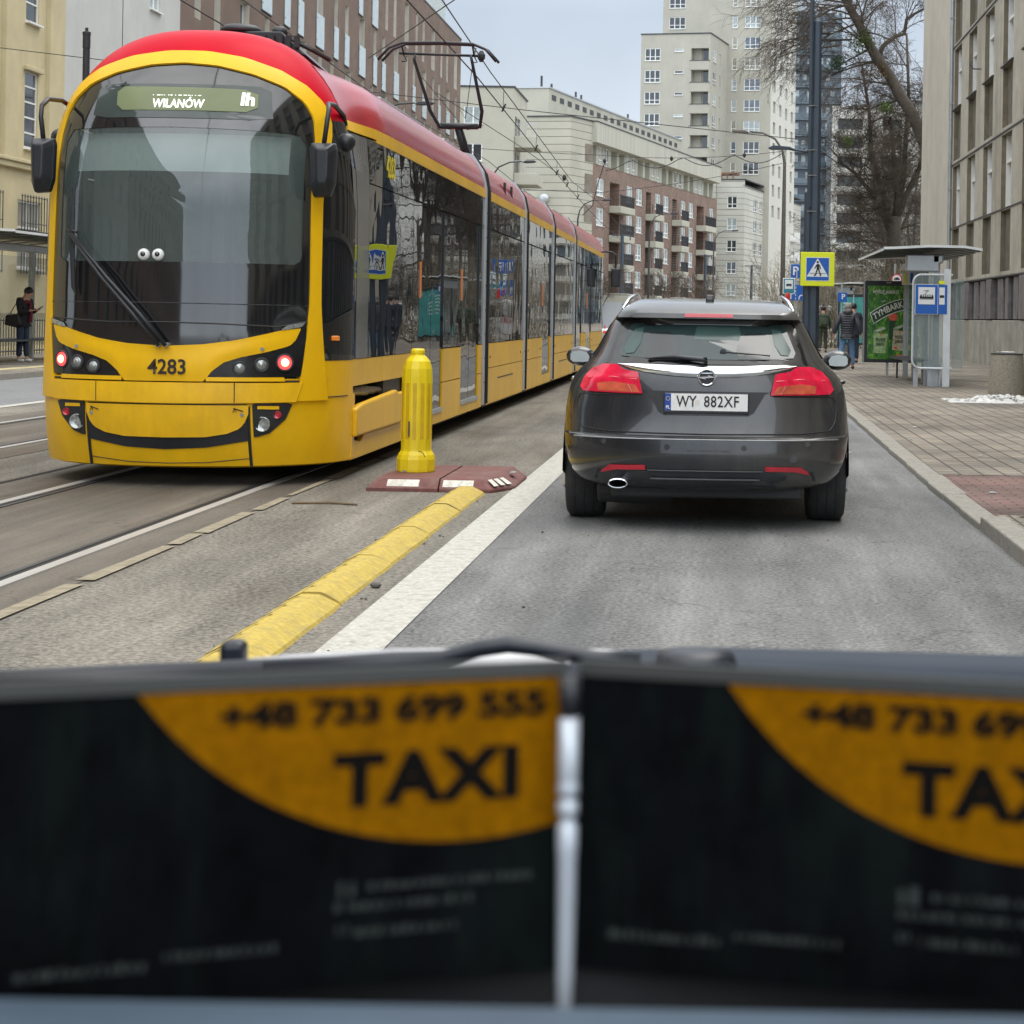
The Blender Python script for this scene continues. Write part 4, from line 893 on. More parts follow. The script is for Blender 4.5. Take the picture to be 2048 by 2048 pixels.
# inner dark body
b = MB(); b.box(TX-1.16, TX+1.16, 16.5, YEND-.4, .35, 2.85); part(T, 'inner_body', b, m_dark)
b = MB(); b.box(TX-1.0, TX+1.0, 15.2, YEND-.6, .12, .36)
for y_ in (16.6, 18.4, 25, 26.4, 34.3, 35.8, 41.5, 43.3):
    for x in (-.72, .72): b.lathe((TX+x-.05, y_, .31), [(.28, 0), (.30, .01), (.30, .10), (.28, .11)], 18, 'x')
part(T, 'undercarriage', b, m_rub)
for sgn in (1, -1):
    # front module lower part with open skirt
    sp(sgn, 14.90, 16.22, .75, .965, 0, m_yel, 'side_panel'); sp(sgn, 16.23, 18.22, .75, .965, 0, m_yel, 'side_panel')
    sp(sgn, 14.90, 15.02, .17, .69, -.0, m_yel, 'side_panel')
    b = MB(); b.box(TX+sgn*1.0, TX+sgn*1.02, 14.9, 17.4, .15, .75); part(T, 'coupler_recess', b, m_rub)
    b = MB(); b.prism([(14.95, .34), (17.25, .34), (17.25, .62), (16.9, .62), (16.8, .65), (15.2, .60), (14.95, .57)], lambda a, c: (TX+sgn*1.17, a, c), lambda a, c: (TX+sgn*1.235, a, c)); part(T, 'skirt_flap', b, m_yel, bev=.02)
    b = MB(); b.prism([(14.96, .15), (17.4, .15), (17.4, .33), (15.5, .33), (15.35, .28), (15.0, .32)], lambda a, c: (TX+sgn*1.14, a, c), lambda a, c: (TX+sgn*1.19, a, c)); part(T, 'skirt_rail', b, m_yel, bev=.01)
    sp(sgn, 17.4, 18.22, .17, .745, -.0, m_yel, 'side_panel')
    b = MB()
    for k in range(3): b.tube([(TX+sgn*1.1, 15.1+k*.3, .7), (TX+sgn*1.12, 15.9+k*.3, .66)], .03, 6)
    part(T, 'coupler', b, m_grey)
    # glass: cab window, grey post, headers, windows
    sp(sgn, 14.87, 15.0, .97, 2.81, .001, m_tglass, 'side_window'); sp(sgn, 15.01, 15.5, .97, 2.8, .004, mat('grey_post_panel', (.10, .10, .10), .25, coat=.3), 'side_post')
    sp(sgn, 15.51, 17.72, .97, 2.42, .003, m_tglass, 'side_window'); sp(sgn, 15.51, 17.72, 2.43, 2.80, .003, m_tglass, 'header_panel')
    sp(sgn, 17.74, 22.99, 2.44, 2.80, .003, m_tglass, 'header_panel')
    for y0, y1, zb in ((19.72, 21.12, .985), (22.62, 22.99, .985)): sp(sgn, y0, y1, zb, 2.42, .003, m_tglass, 'side_window')
    sp(sgn, 17.74, 18.22, .97, 2.42, .003, m_tglass, 'side_window')
    for y0, y1 in ((19.72, 21.12), (22.62, 22.99)): sp(sgn, y0, y1, .62, .97, 0, m_yel, 'side_panel'); sp(sgn, y0, y1, .20, .61, 0, m_yel, 'side_panel')
    for y0, y1 in ((18.24, 19.70), (21.14, 22.60)):
        dr = root('door_group', '', '') if False else None
        Dd = sp(sgn, y0, (y0+y1)/2-.01, .36, 2.42, -.015, m_tglass, 'door'); sp(sgn, (y0+y1)/2+.01, y1, .36, 2.42, -.015, m_tglass, 'door')
        sp(sgn, y0, y1, .31, .355, .012, m_lgrey, 'door_sill'); sp(sgn, y0, y1, .20, .305, 0, m_yel, 'side_panel')
        b = MB(); b.box(TX+sgn*1.19, TX+sgn*1.215, y0-.09, y0-.05, 1.5, 1.85); part(T, 'door_light', b, m_orange)
    # middle and rear modules
    for mi_, (a, c) in enumerate(mods[1:]):
        doors = {0: [], 1: [(30.75, 32.1)], 2: [], 3: [(37.85, 39.3), (40.9, 42.2)]}[mi_]
        sp(sgn, a, c, 2.44, 2.80, .003, m_tglass, 'header_panel')
        segs = []; y = a
        for d0, d1 in doors: segs.append((y, d0)); y = d1
        segs.append((y, c))
        for s0, s1 in segs:
            n = max(1, round((s1-s0)/1.5))
            for i in range(n): sp(sgn, s0+(s1-s0)*i/n+.008, s0+(s1-s0)*(i+1)/n-.008, .985, 2.42, .003, m_tglass, 'side_window')
            sp(sgn, s0, s1, .665, .975, 0, m_yel, 'side_panel'); sp(sgn, s0, s1, .20, .655, 0, m_yel, 'side_panel')
            for yy in (s0+.35, s1-.35):
                if s1-s0 > 1: b = MB(); b.lathe((TX+sgn*1.2, yy, .80), [(.018, -.004), (.014, .008)], 8, 'x'); part(T, 'bolt', b, m_dark)
            if s1-s0 > 3: b = MB(); b.box(TX+sgn*1.2-.004, TX+sgn*1.2+.004, s0+1.2, s0+3.0, .50, .515); part(T, 'panel_seam', b, m_rub)
        for d0, d1 in doors:
            sp(sgn, d0, (d0+d1)/2-.01, .36, 2.42, -.015, m_tglass, 'door'); sp(sgn, (d0+d1)/2+.01, d1, .36, 2.42, -.015, m_tglass, 'door')
            sp(sgn, d0, d1, .20, .35, 0, m_yel, 'side_panel')
            b = MB(); b.box(TX+sgn*1.19, TX+sgn*1.215, d0-.09, d0-.05, 1.5, 1.85); part(T, 'door_light', b, m_orange)
    # yellow eaves band
    sp(sgn, 14.95, 15.78, 2.815, 2.90, .010, m_yel, 'eaves_band')
    sp(sgn, 15.78, 23.0, 2.79, 2.90, .012, m_yel, 'eaves_band')
    for a, c in mods[1:]: sp(sgn, a, c, 2.79, 2.90, .012, m_yel, 'eaves_band')
    b = MB(); b.sph((TX+sgn*1.14, 14.80, 2.70), .075, 14, 10); part(T, 'side_camera', b, m_plas, smooth=True)
# number on the flank
for sgn in (1,): text(T, 'number', '4283', .26, (TX+1.208, 16.45, 2.62), mat('yellow_lettering', (.75, .62, .02), .5), rot=(pi/2, 0, pi/2), xs=.85, ext=.001, bold=.006)
# roof
def sect(y):
    t = max(0, min(1, (y-14.85)/1.35)); t = t*t*(3-2*t)
    body = [(1.205, 2.90), (1.20, 2.98), (1.16, 3.10), (1.09, 3.22), (1.02, 3.29), (.93, 3.33), (.6, 3.37), (.3, 3.39), (0, 3.395)]
    dome = []
    for (bx_, bz_) in body:
        f = bx_/1.205; x = 1.2*(1-((2.9-2)/1.6)**2.6)**(1/2.6)*f if f < 1 else outline(2.9); x = outline(2.9)*min(1, f*1.0); z = 2+1.6*max(0, 1-(x/1.2)**2.6)**(1/2.6); dome.append((x, z))
    lift = .0
    return [(d[0]*(1-t)+c[0]*t, d[1]*(1-t)+c[1]*t) for d, c in zip(dome, body)]
def roofmesh(ys):
    rows = []
    for y in ys:
        r_ = sect(y); full = [(x, z) for x, z in r_]+[(-x, z) for x, z in reversed(r_[:-1])]; rows.append([(TX+x, y, z) for x, z in full])
    return MB().grid(rows)
ys = [14.93+i*.15 for i in range(11)]+[17, 19, 21, 23.0]
part(T, 'roof', roofmesh(ys), m_redside, smooth=True)
b = MB(); out2 = []
for a, c in mods[1:]: part(T, 'roof', roofmesh([a, (a+c)/2, c]), m_redside, smooth=True)
for a, c in joints:
    prof = [(1.225, .22), (1.225, 2.9), (1.18, 3.12), (1.04, 3.33), (.6, 3.41), (0, 3.43)]; full = prof+[(-x, z) for x, z in reversed(prof[:-1])]
    for y0, y1, m, nm, ins in ((a, a+.10, m_lgrey, 'joint_frame', 0), (a+.10, c-.06, m_rub, 'joint_bellows', .05), (c-.06, c, m_rub, 'joint_frame', 0.0)):
        b = MB(); b.grid([[(TX+x*(1-ins), y, z-ins*.5) for x, z in full] for y in (y0, y1)])
        b.grid([[(TX+x*k_, y0, z) for x, z in full] for k_ in (1-ins, .9)]); b.grid([[(TX+x*k_, y1, z) for x, z in full] for k_ in (1-ins, .9)]); part(T, nm, b, m)
    b = MB()
    for i in range(8): b.lathe((TX+1.225, a+.05, .5+i*.3), [(.012, -.002), (.008, .006)], 6, 'x')
    part(T, 'rivet', b, m_dark)
for z in (3.02, 3.02):
    pass
b = MB(); b.box(TX+1.17, TX+1.20, 25.2, 25.26, 2.95, 3.14); b.box(TX+1.17, TX+1.20, 26.0, 26.06, 2.95, 3.14); part(T, 'roof_hatch_seam', b, m_rub)
# far end
b = MB(); sec = [(1.2, .2), (1.2, 2.9)]+sect(20)[1:]; full = sec+[(-x, z) for x, z in reversed(sec[:-1])]
b.grid([[(TX+x*k_, YEND+dy, .3+(z-.3)*kz) for x, z in full] for k_, dy, kz in ((1, 0, 1), (.93, .6, .99), (.7, 1.0, .95), (.01, 1.1, .9))]); part(T, 'far_end', b, m_tglass, smooth=True)
b = MB(); xm, ymr = TX+1.50, YEND+.2
b.box(xm-.11, xm+.11, ymr, ymr+.12, 2.08, 2.55); M = part(T, 'mirror', b, m_plas, bev=.03)
b = MB(); b.tube([(xm, ymr+.05, 2.5), (xm, ymr+.05, 2.88), (xm-.1, ymr+.05, 2.95), (TX+1.1, ymr+.1, 2.98)], .025, 6); part(M, 'mirror_arm', b, m_plas)
# roof equipment over the front
b = MB(); b.prism([(-.44, -.03), (.60, -.05), (.38, .15), (-.36, .15)], lambda a, c: (TX+a, 15.75, 3.57+c), lambda a, c: (TX+a, 17.2, 3.50+c)); b.box(TX-.2, TX-.06, 15.72, 15.76, 3.60, 3.68); part(T, 'roof_box', b, m_plas, bev=.012)
b = MB(); b.lathe((TX+.0, 15.9, 3.725), [(.18, 0), (.17, .035), (.13, .06), (.001, .07)], 20); b.lathe((TX+.33, 15.9, 3.715), [(.07, 0), (.06, .05), (.03, .07), (.001, .075)], 14); part(T, 'antenna', b, m_dark, smooth=True)
b = MB(); b.tube([(TX-.75, 15.9, 3.52), (TX-.68, 15.9, 3.62), (TX-.4, 15.9, 3.64)], .012, 6); b.tube([(TX+.45, 15.8, 3.66), (TX+.62, 15.85, 3.58), (TX+.74, 16, 3.52)], .02, 6)
for i in range(5): b.box(TX+.22+i*.07, TX+.26+i*.07, 15.70, 15.75, 3.58, 3.68)
part(T, 'roof_cable', b, m_rub)
b = MB()
for i, (a, c) in enumerate(((19.5, 22.2), (24, 25.4), (33.6, 36), (39.5, 44))): b.box(TX-.6, TX+.55, a, c, 3.38, 3.62)
part(T, 'roof_equipment', b, m_grey, bev=.03)
# pantograph
PY = 29.0; px_ = TX-.20
b = MB(); b.box(px_-.45, px_+.45, PY-.6, PY+.6, 3.40, 3.52); b.tube([(px_+.30, PY+1.2, 3.5), (px_+.12, PY+.55, 4.32)], [.085, .065], 10); b.tube([(px_-.16, PY+.5, 4.33), (px_+.44, PY+.5, 4.33)], .05, 8); PG = part(T, 'pantograph', b, m_plas, smooth=True)
b = MB(); xc = px_+.12
b.tube([(xc-.12, PY+.5, 4.30), (xc-.28, PY+.45, 4.31), (xc-.42, PY+.35, 4.55), (xc-.62, PY-.05, 5.30), (xc-.60, PY-.05, 5.38)], [.03, .032, .03, .024, .02], 7)
b.tube([(xc+.14, PY+.5, 4.30), (xc+.36, PY+.45, 4.32), (xc+.40, PY+.35, 4.55), (xc+.28, PY-.05, 5.30), (xc+.26, PY-.05, 5.38)], [.03, .032, .03, .024, .02], 7); part(PG, 'pantograph_arm', b, m_plas, smooth=True)
b = MB(); b.tube([(xc-.52, PY+.1, 5.05), (xc+.02, PY+.45, 4.40)], .006, 5); b.tube([(xc+.28, PY, 5.2), (xc+.12, PY+.5, 4.45), (xc+.02, PY+.5, 4.6)], .006, 5); part(PG, 'stay_wire', b, m_dark)
b = MB(); hx = xc-.24
for dy, dz in ((-.2, 0), (.16, .03)): b.tube([(hx-.92, PY+dy, 5.27+dz), (hx-.75, PY+dy, 5.46+dz), (hx-.55, PY+dy, 5.54+dz), (hx, PY+dy, 5.555+dz), (hx+.55, PY+dy, 5.54+dz), (hx+.75, PY+dy, 5.46+dz), (hx+.92, PY+dy, 5.27+dz)], .022, 7)
b.tube([(hx-.62, PY-.02, 5.40), (hx+.62, PY-.02, 5.38)], .022, 7)
for x in (-.55, .55): b.tube([(hx+x, PY-.2, 5.5), (hx+x, PY-.02, 5.38), (hx+x, PY+.16, 5.52)], .014, 6); b.tube([(hx+x, PY-.02, 5.38), (hx+x+.05, PY-.02, 5.28), (hx+x-.03, PY-.02, 5.27)], .012, 6)
part(PG, 'collector_head', b, m_plas, smooth=True)

# ================================================================ THE BLACK ESTATE CAR
CX, CY = -.08, 11.55
K = root('parked_car', 'dusty black estate car seen from behind in our lane, plate WY 882XF', 'car', (CX, CY+1.5, 0))
K.name = 'estate_car'; ORG['estate_car'] = (CX, CY+1.5, 0)
m_car = mat('black_car_paint', (.012, .0145, .018), .26, var=.3, sc=1.4, coat=.6, stain=.9, dirt=(.085, .08, .072))
m_cgl = mat('car_glass', (.024, .042, .042), .03, var=.15, spec=.7, ior=1.5)
m_frit = mat('glass_frit', (.008, .008, .009), .12, coat=.5)
m_tyre = mat('tyre_rubber', (.028, .028, .03), .85, var=.3, sc=30, bump=.02, stain=.5, dirt=(.07, .066, .06))
PROF = [  # z, half width, rear y, front y
    (.27, .76, .10, 4.60), (.31, .84, .045, 4.68), (.37, .88, .02, 4.74), (.42, .90, .005, 4.78), (.50, .915, .0, 4.80), (.585, .925, .012, 4.80), (.60, .926, .03, 4.80), (.608, .926, .065, 4.8),
    (.66, .928, .085, 4.78), (.75, .925, .105, 4.74), (.88, .905, .125, 4.60), (.96, .875, .14, 4.4), (1.01, .835, .155, 4.0), (1.05, .79, .17, 3.65), (1.10, .745, .215, 3.45), (1.18, .70, .30, 3.2),
    (1.29, .645, .42, 2.85), (1.33, .62, .46, 2.72), (1.345, .605, .36, 2.65), (1.375, .585, .37, 2.55), (1.40, .565, .42, 2.4), (1.44, .53, .56, 2.2), (1.462, .49, .75, 2.05), (1.474, .42, .95, 1.9), (1.48, .30, 1.15, 1.8), (1.482, .05, 1.4, 1.6)]
def cp(z, k): return itp(PROF, z, k)
def CR(x, z):
    w = cp(z, 1)+.0; d = .60 if z < 1.0 else .60-.35*min(1, (z-1.0)/.3); s = min(abs(x)/w, .9999)
    return cp(z, 2)+d*(1-(1-s**2.7)**(1/2.7))
def CP(x, z, off=0.): return (CX+x, CY+CR(x, z)-off, z)
rows = []
for z, w, yr, yf in PROF:
    d = .60 if z < 1.0 else .60-.35*min(1, (z-1.0)/.3); r_ = []
    for i in range(15):
        a = sin(pi/2*i/14); r_.append((w*a, yr+d*(1-(1-min(a, .99999)**2.7)**(1/2.7))))
    df = min(.8, (yf-yr)*.25)
    for i in range(1, 7): t = i/6; r_.append((w*(1+.012*sin(pi*t)), yr+d+(yf-df-yr-d)*t))
    for i in range(13, -1, -1): a = sin(pi/2*i/14); r_.append((w*a, yf-df*(1-(1-min(a, .99999)**2.2)**(1/2.2))))
    full = r_+[(-x, y) for x, y in reversed(r_[1:-1])]
    rows.append([(CX+x, CY+y, z) for x, y in full])
b = MB(); b.grid(rows, True); n = len(rows[0]); b.f.append(tuple(range(n-1, -1, -1))); b.m.append(0); b.f.append(tuple((len(rows)-1)*n+k for k in range(n))); b.m.append(0)
part(K, 'body', b, m_car, autos=True)
def cpoly(poly, C, off, n=48, k=4, mb=None, th=.01, cy=None):
    mb = mb or MB(); rows = []
    def hit(a):
        d = (cos(a), sin(a)); best = 0
        for p, q in zip(poly, poly[1:]+poly[:1]):
            ex, ez = q[0]-p[0], q[1]-p[1]; den = d[0]*ez-d[1]*ex
            if abs(den) < 1e-9: continue
            t = ((p[0]-C[0])*ez-(p[1]-C[1])*ex)/den; u_ = ((p[0]-C[0])*d[1]-(p[1]-C[1])*d[0])/den
            if t > 0 and -1e-6 <= u_ <= 1+1e-6: best = max(best, t)
        return best
    ang = [2*pi*i/n for i in range(n)]
    ang = sorted(set(ang+[math.atan2(p[1]-C[1], p[0]-C[0]) % (2*pi) for p in poly])); r_ = [hit(a) for a in ang]
    for j in range(k+1):
        f = max(.01, j/k); rows.append([CP(C[0]+cos(a)*q*f, C[1]+sin(a)*q*f, off) for a, q in zip(ang, r_)])
    mb.grid(rows, True)
    if th: mb.grid([rows[-1], [CP(C[0]+cos(a)*q, C[1]+sin(a)*q, off-th) for a, q in zip(ang, r_)]], True)
    return mb
# rear window: black frit then clear centre
part(K, 'rear_window_surround', cpoly([(-.645, 1.055), (.645, 1.055), (.60, 1.2), (.555, 1.325), (.3, 1.338), (-.3, 1.338), (-.555, 1.325), (-.60, 1.2)], (0, 1.19), .005), m_frit, smooth=True)
RW = part(K, 'rear_window', cpoly([(-.55, 1.10), (-.3, 1.085), (.3, 1.085), (.55, 1.10), (.565, 1.13), (.50, 1.295), (.47, 1.31), (-.47, 1.31), (-.50, 1.295), (-.565, 1.13)], (0, 1.2), .008, 64), m_cgl, smooth=True)
m_inner = mat('car_interior_grey', (.020, .026, .027), .1, spec=.8); m_teal = mat('green_tinted_view', (.045, .085, .078), .2)
# seen through the tinted glass
for sgn in (-1, 1):
    part(RW, 'side_glass_view', cpoly([(x*sgn, z) for x, z in [(.41, 1.285), (.47, 1.27), (.535, 1.15), (.52, 1.115), (.47, 1.12), (.43, 1.18)]], (.48*sgn, 1.19), .0095, 24, 3, th=0), m_teal, smooth=True)
for x in (-.30, .30): part(RW, 'headrest', cpoly([(x-.10, 1.09), (x+.10, 1.09), (x+.115, 1.15), (x+.09, 1.235), (x+.05, 1.255), (x-.05, 1.255), (x-.09, 1.235), (x-.115, 1.15)], (x, 1.16), .0092, 24, 3, th=0), m_inner, smooth=True)
part(RW, 'windscreen_view', cpoly([(-.09, 1.21), (.22, 1.21), (.20, 1.295), (-.07, 1.295)], (.06, 1.25), .0090, 24, 3, th=0), m_teal, smooth=True)
b = MB(); b.lathe((CX+.10, CY+CR(.1, 1.135)-.018, 1.135), [(.02, .01), (.02, -.004), (.001, -.006)], 16, 'y'); b.tube([CP(.11, 1.135, .012), CP(.25, 1.125, .012), CP(.40, 1.115, .012)], .004, 5); part(RW, 'suction_mount', b, m_plas)
# spoiler lamp, rear wiper, chrome bar, emblem
part(K, 'brake_light', cpoly([(-.155, 1.352), (.165, 1.352), (.155, 1.376), (-.145, 1.376)], (.005, 1.364), .006, 24, 2), m_redlens)
b = MB(); b.tube([CP(.0, 1.065, .02), CP(-.03, 1.085, .045), CP(-.2, 1.10, .035), CP(-.38, 1.085, .02)], [.012, .016, .014, .005], 6); b.tube([CP(-.37, 1.078, .015), CP(-.0, 1.092, .02)], .009, 5); part(K, 'rear_wiper', b, m_plas, smooth=True)
xx = [-.57+1.14*i/40 for i in range(41)]
b = MB()
def cbz(x, t): s = 1-(abs(x)/.57)**2.2; t = .5+(t-.5)*max(.12, 1-(abs(x)/.57)**7); return (1.012+.022*(abs(x)/.57)**2-.038*s*(1-t))+.032*t
b.grid([[CP(x, cbz(x, t), .010+.014*sin(pi*t)*(1-(abs(x)/.6)**6)) for x in xx] for t in (0, .2, .4, .6, .8, 1)]); part(K, 'chrome_bar', b, m_chrome, smooth=True)
b = MB(); ey = CY+CR(0, .985)-.03
for i in range(24):
    a, c = 2*pi*i/24, 2*pi*(i+1)/24
    b.tube([(CX+.0+.05*cos(a), ey, .975+.05*sin(a)), (CX+.05*cos(c), ey, .975+.05*sin(c))], .006, 6, cap=False)
b.prism([(-.062, .0), (.012, .006), (.004, .014), (.062, .0), (-.012, -.006), (-.004, -.014)], lambda a, c: (CX+a, ey-.006, .975+c), lambda a, c: (CX+a, ey+.002, .975+c)); part(K, 'emblem', b, m_chrome)
b = MB(); b.lathe((CX, ey+.012, .975), [(.048, .01), (.048, 0), (.001, 0)], 24, 'y'); part(K, 'emblem_base', b, m_plas)
# tail lamps
m_tail = mat('red_tail_lamp', (.68, .012, .05), .15, var=.3, sc=10, coat=.3); m_tail2 = mat('inner_lamp_band', (.55, .10, .05), .18, var=.3, sc=14, coat=.6)
for sgn in (-1, 1):
    tl = [(.405, .865), (.79, .872), (.815, .90), (.79, .96), (.74, 1.015), (.67, 1.046), (.575, 1.046), (.555, 1.035), (.53, 1.015), (.435, 1.0)]
    tl = [(x*sgn, z) for x, z in tl]
    TL = part(K, 'tail_light', cpoly(tl, (.62*sgn, .945), .014, 64, 5, th=.03), m_tail, smooth=True)
    part(TL, 'indicator', cpoly([(x*sgn, z) for x, z in [(.42, .872), (.69, .878), (.70, .925), (.60, .938), (.45, .92)]], (.58*sgn, .90), .0175, 32, 3), m_tail2, smooth=True)
    b = MB(); b.tube([CP(x*sgn, z, .016) for x, z in ((.44, .955), (.6, .968), (.76, .96))], .003, 4); b.tube([CP(x*sgn, z, .019) for x, z in ((.50, .925), (.47, .872))], .002, 4); part(TL, 'lamp_rib', b, mat('lamp_rib_pink', (.7, .16, .16), .2))
    rf = [(.375, .425), (.375, .395), (.60, .39), (.66, .367), (.645, .39), (.60, .42)]
    part(K, 'reflector', cpoly([(x*sgn, z) for x, z in rf], (.52*sgn, .405), .012, 32, 3), m_redlens, smooth=True)
# tailgate cut line, plate recess
b = MB(); tg = [(-.57, 1.05), (-.44, .99), (-.40, .86), (-.81, .855), (-.835, .80), (-.825, .69), (-.79, .642), (-.6, .625), (0, .618), (.6, .625), (.79, .642), (.825, .69), (.835, .80), (.81, .855), (.40, .86), (.44, .99), (.57, 1.05)]
b.tube([CP(x, z, .001) for x, z in resamp(tg, 90)], .0045, 4); part(K, 'tailgate_gap', b, m_rub)
part(K, 'plate_recess', cpoly([(-.40, .885), (.40, .885), (.37, .872), (.30, .755), (.265, .735), (-.265, .735), (-.30, .755), (-.37, .872)], (0, .81), .004, 48, 3), mat('dark_recess', (.008, .008, .009), .45), smooth=True)
py = CY+CR(.1, .82)-.022
b = MB(); b.box(CX-.268, CX+.268, py, py+.02, .748, .878); part(K, 'plate_holder', b, m_plas, bev=.004)
b = MB(); b.box(CX-.26, CX+.26, py-.004, py-.001, .765, .872); b.mi = 1; b.box(CX-.26, CX-.222, py-.0055, py-.0042, .766, .871); PL = part(K, 'number_plate', b, [mat('plate_white', (.78, .79, .76), .4, var=.08, sc=20), mat('plate_blue', (.01, .06, .36), .4)])
m_pb = mat('plate_black', (.01, .01, .01), .5)
text(PL, 'lettering', 'WY', .098, (CX-.125, py-.006, .820), m_pb, xs=.78, ext=.001, bold=.0008); text(PL, 'lettering', '882XF', .098, (CX+.095, py-.006, .820), m_pb, xs=.80, ext=.001, spacing=1.08, bold=.0008)
text(PL, 'lettering', 'PL', .028, (CX-.241, py-.007, .785), m_white, xs=.9, ext=.0005, bold=.001)
b = MB()
for i in range(12): a = 2*pi*i/12; b.lathe((CX-.241+.012*cos(a), py-.0065, .84+.012*sin(a)), [(.0022, .001), (.0022, -.0006)], 6, 'y')
b.mi = 1; b.lathe((CX-.055, py-.005, .82), [(.016, .001), (.016, -.001)], 16, 'y'); part(PL, 'star_ring', b, [mat('star_yellow', (.8, .7, .1), .5), mat('pale_sticker', (.72, .68, .62), .5)])
# bumper trim, valance, exhaust, sensors
part(K, 'diffuser', cpoly([(-.68, .385), (-.36, .388), (.36, .388), (.68, .385), (.70, .33), (.62, .285), (-.62, .285), (-.70, .33)], (0, .34), .006, 48, 3), m_plas, smooth=True)
b = MB(); b.tube([CP(x, .392, .010) for x in [-.36+.72*i/12 for i in range(13)]], .005, 5); b.tube([CP(x, .338-.0*abs(x), .014) for x in [-.34+.68*i/12 for i in range(13)]], .008, 5); part(K, 'bumper_trim', b, m_dark)
b = MB(); b.tube([CP(x, .588, .004) for x in [-.84+1.68*i/30 for i in range(31)]], .004, 5); part(K, 'bumper_edge', b, m_grey)
b = MB(); xe = -.545
for s0 in (0,):
    r1 = [(CX+xe+.062*cos(2*pi*i/24), CY+.03, .305+.030*sin(2*pi*i/24)) for i in range(24)]; r0 = [(x, y+.25, z) for x, y, z in r1]; r2 = [(CX+xe+.055*cos(2*pi*i/24), CY+.032, .305+.024*sin(2*pi*i/24)) for i in range(24)]; r3 = [(x, y+.22, z) for x, y, z in r2]
    b.grid([r0, r1, r2], True); b.mi = 1; b.grid([r2, r3], True)
EX = part(K, 'exhaust_pipe', b, [m_chrome, m_rub], smooth=True)
b = MB(); b.lathe((CX-.45, CY+.45, .26), [(.0, -.25), (.11, -.24), (.12, 0), (.11, .24), (0, .25)], 16, 'x'); b.box(CX-.6, CX+.62, CY+.25, CY+4.2, .20, .30); b.tube([(CX-.6, CY+.95, .25), (CX+.6, CY+.95, .25)], .04, 8); b.box(CX-.28, CX+.1, CY+.35, CY+.8, .215, .28); part(K, 'underbody', b, m_rub, bev=.02)
for x, z in ((.64, .565), (.55, .475), (-.64, .565), (-.24, .54), (.24, .54)):
    b = MB(); b.lathe((CX+x, CY+CR(x, z)-.002, z), [(.018 if z > .48 else .026, .01), (.018 if z > .48 else .026, -.003), (.001, -.003)], 16, 'y'); part(K, 'parking_sensor' if z > .48 else 'towing_eye_cover', b, m_car)
# wheels
for x in (-.80, .80):
    for y in (.95, 3.69):
        s = 1 if x > 0 else -1; b = MB(); b.lathe((CX+x, CY+y, .335), [(.20, -.12), (.30, -.125), (.328, -.105), (.335, -.06), (.3352, 0), (.335, .06), (.328, .105), (.30, .125), (.20, .12)], 40, 'x')
        for gx in (-.06, 0, .06): b.mi = 1; b.lathe((CX+x+gx-.004, CY+y, .335), [(.3362, 0), (.3362, .008)], 40, 'x')
        Wh = part(K, 'wheel', b, [m_tyre, m_rub], smooth=True)
        b = MB(); b.lathe((CX+x+s*.10, CY+y, .335), [(.22, 0), (.215, .012*s), (.05, .022*s), (.001, .022*s)], 24, 'x')
        for i in range(5): a = 2*pi*i/5; b.tube([(CX+x+s*.128, CY+y, .335), (CX+x+s*.122, CY+y+.2*cos(a), .335+.2*sin(a))], .025, 6)
        part(Wh, 'rim', b, m_lgrey)
        b = MB(); r_ = .385; b.add([(CX+s*(.936), CY+y+r_*cos(pi*i/20), .335+r_*sin(pi*i/20)) for i in range(21)]+[(CX+s*.936, CY+y, .27)], [(i, i+1, 21) for i in range(20)]); part(K, 'wheel_arch', b, m_rub)
# side windows, rails, antenna, mirrors, handles
for s in (-1, 1):
    b = MB(); ys_ = [.75+(3.0-.75)*i/12 for i in range(13)]
    b.grid([[(CX+s*(itp(PROF, z, 1)*1.006+.006), CY+max(y, .55+(z-1.08)*1.1), z) for y in ys_ if True] for z in (1.08, 1.15, 1.22, 1.29, 1.34)]); part(K, 'side_window', b, m_frit, smooth=True)
    b = MB(); b.tube([(CX+s*.56, CY+.62, 1.40), (CX+s*.53, CY+.80, 1.462), (CX+s*.505, CY+1.05, 1.492), (CX+s*.51, CY+1.6, 1.505), (CX+s*.52, CY+2.2, 1.48), (CX+s*.53, CY+2.4, 1.40)], [.010, .014, .014, .013, .013, .010], 8); part(K, 'roof_rail', b, m_chrome, smooth=True)
    mx_ = s*.965; my = 2.35
    b = MB(); b.sph((CX+mx_, CY+my+.05, 1.045), .112, 18, 12, (.98, .7, .66)); 
    MR = part(K, 'wing_mirror', b, m_car, smooth=True)
    b = MB(); pl = [(-.085, .02), (-.07, .045), (.0, .055), (.06, .04), (.085, .0), (.075, -.045), (.03, -.052), (-.06, -.05), (-.085, -.03)]
    b.prism([(p[0]*-s*.84, p[1]*.80) for p in pl], lambda a, c: (CX+mx_+a, CY+my-.038, 1.045+c), lambda a, c: (CX+mx_+a, CY+my+.02, 1.045+c)); part(MR, 'mirror_glass', b, mat('mirror_glass', (.62, .68, .68), .03, metal=1.))
    b = MB(); b.tube([(CX+s*.80, CY+my+.06, 1.02), (CX+s*.92, CY+my+.06, 1.01)], .028, 8); part(MR, 'mirror_stalk', b, m_car, smooth=True)
    b = MB(); b.tube([(CX+s*.925, CY+1.62, .90), (CX+s*.965, CY+1.66, .905), (CX+s*.965, CY+1.80, .905), (CX+s*.925, CY+1.84, .90)], .014, 8); part(K, 'door_handle', b, m_chrome if s < 0 else m_car, smooth=True)
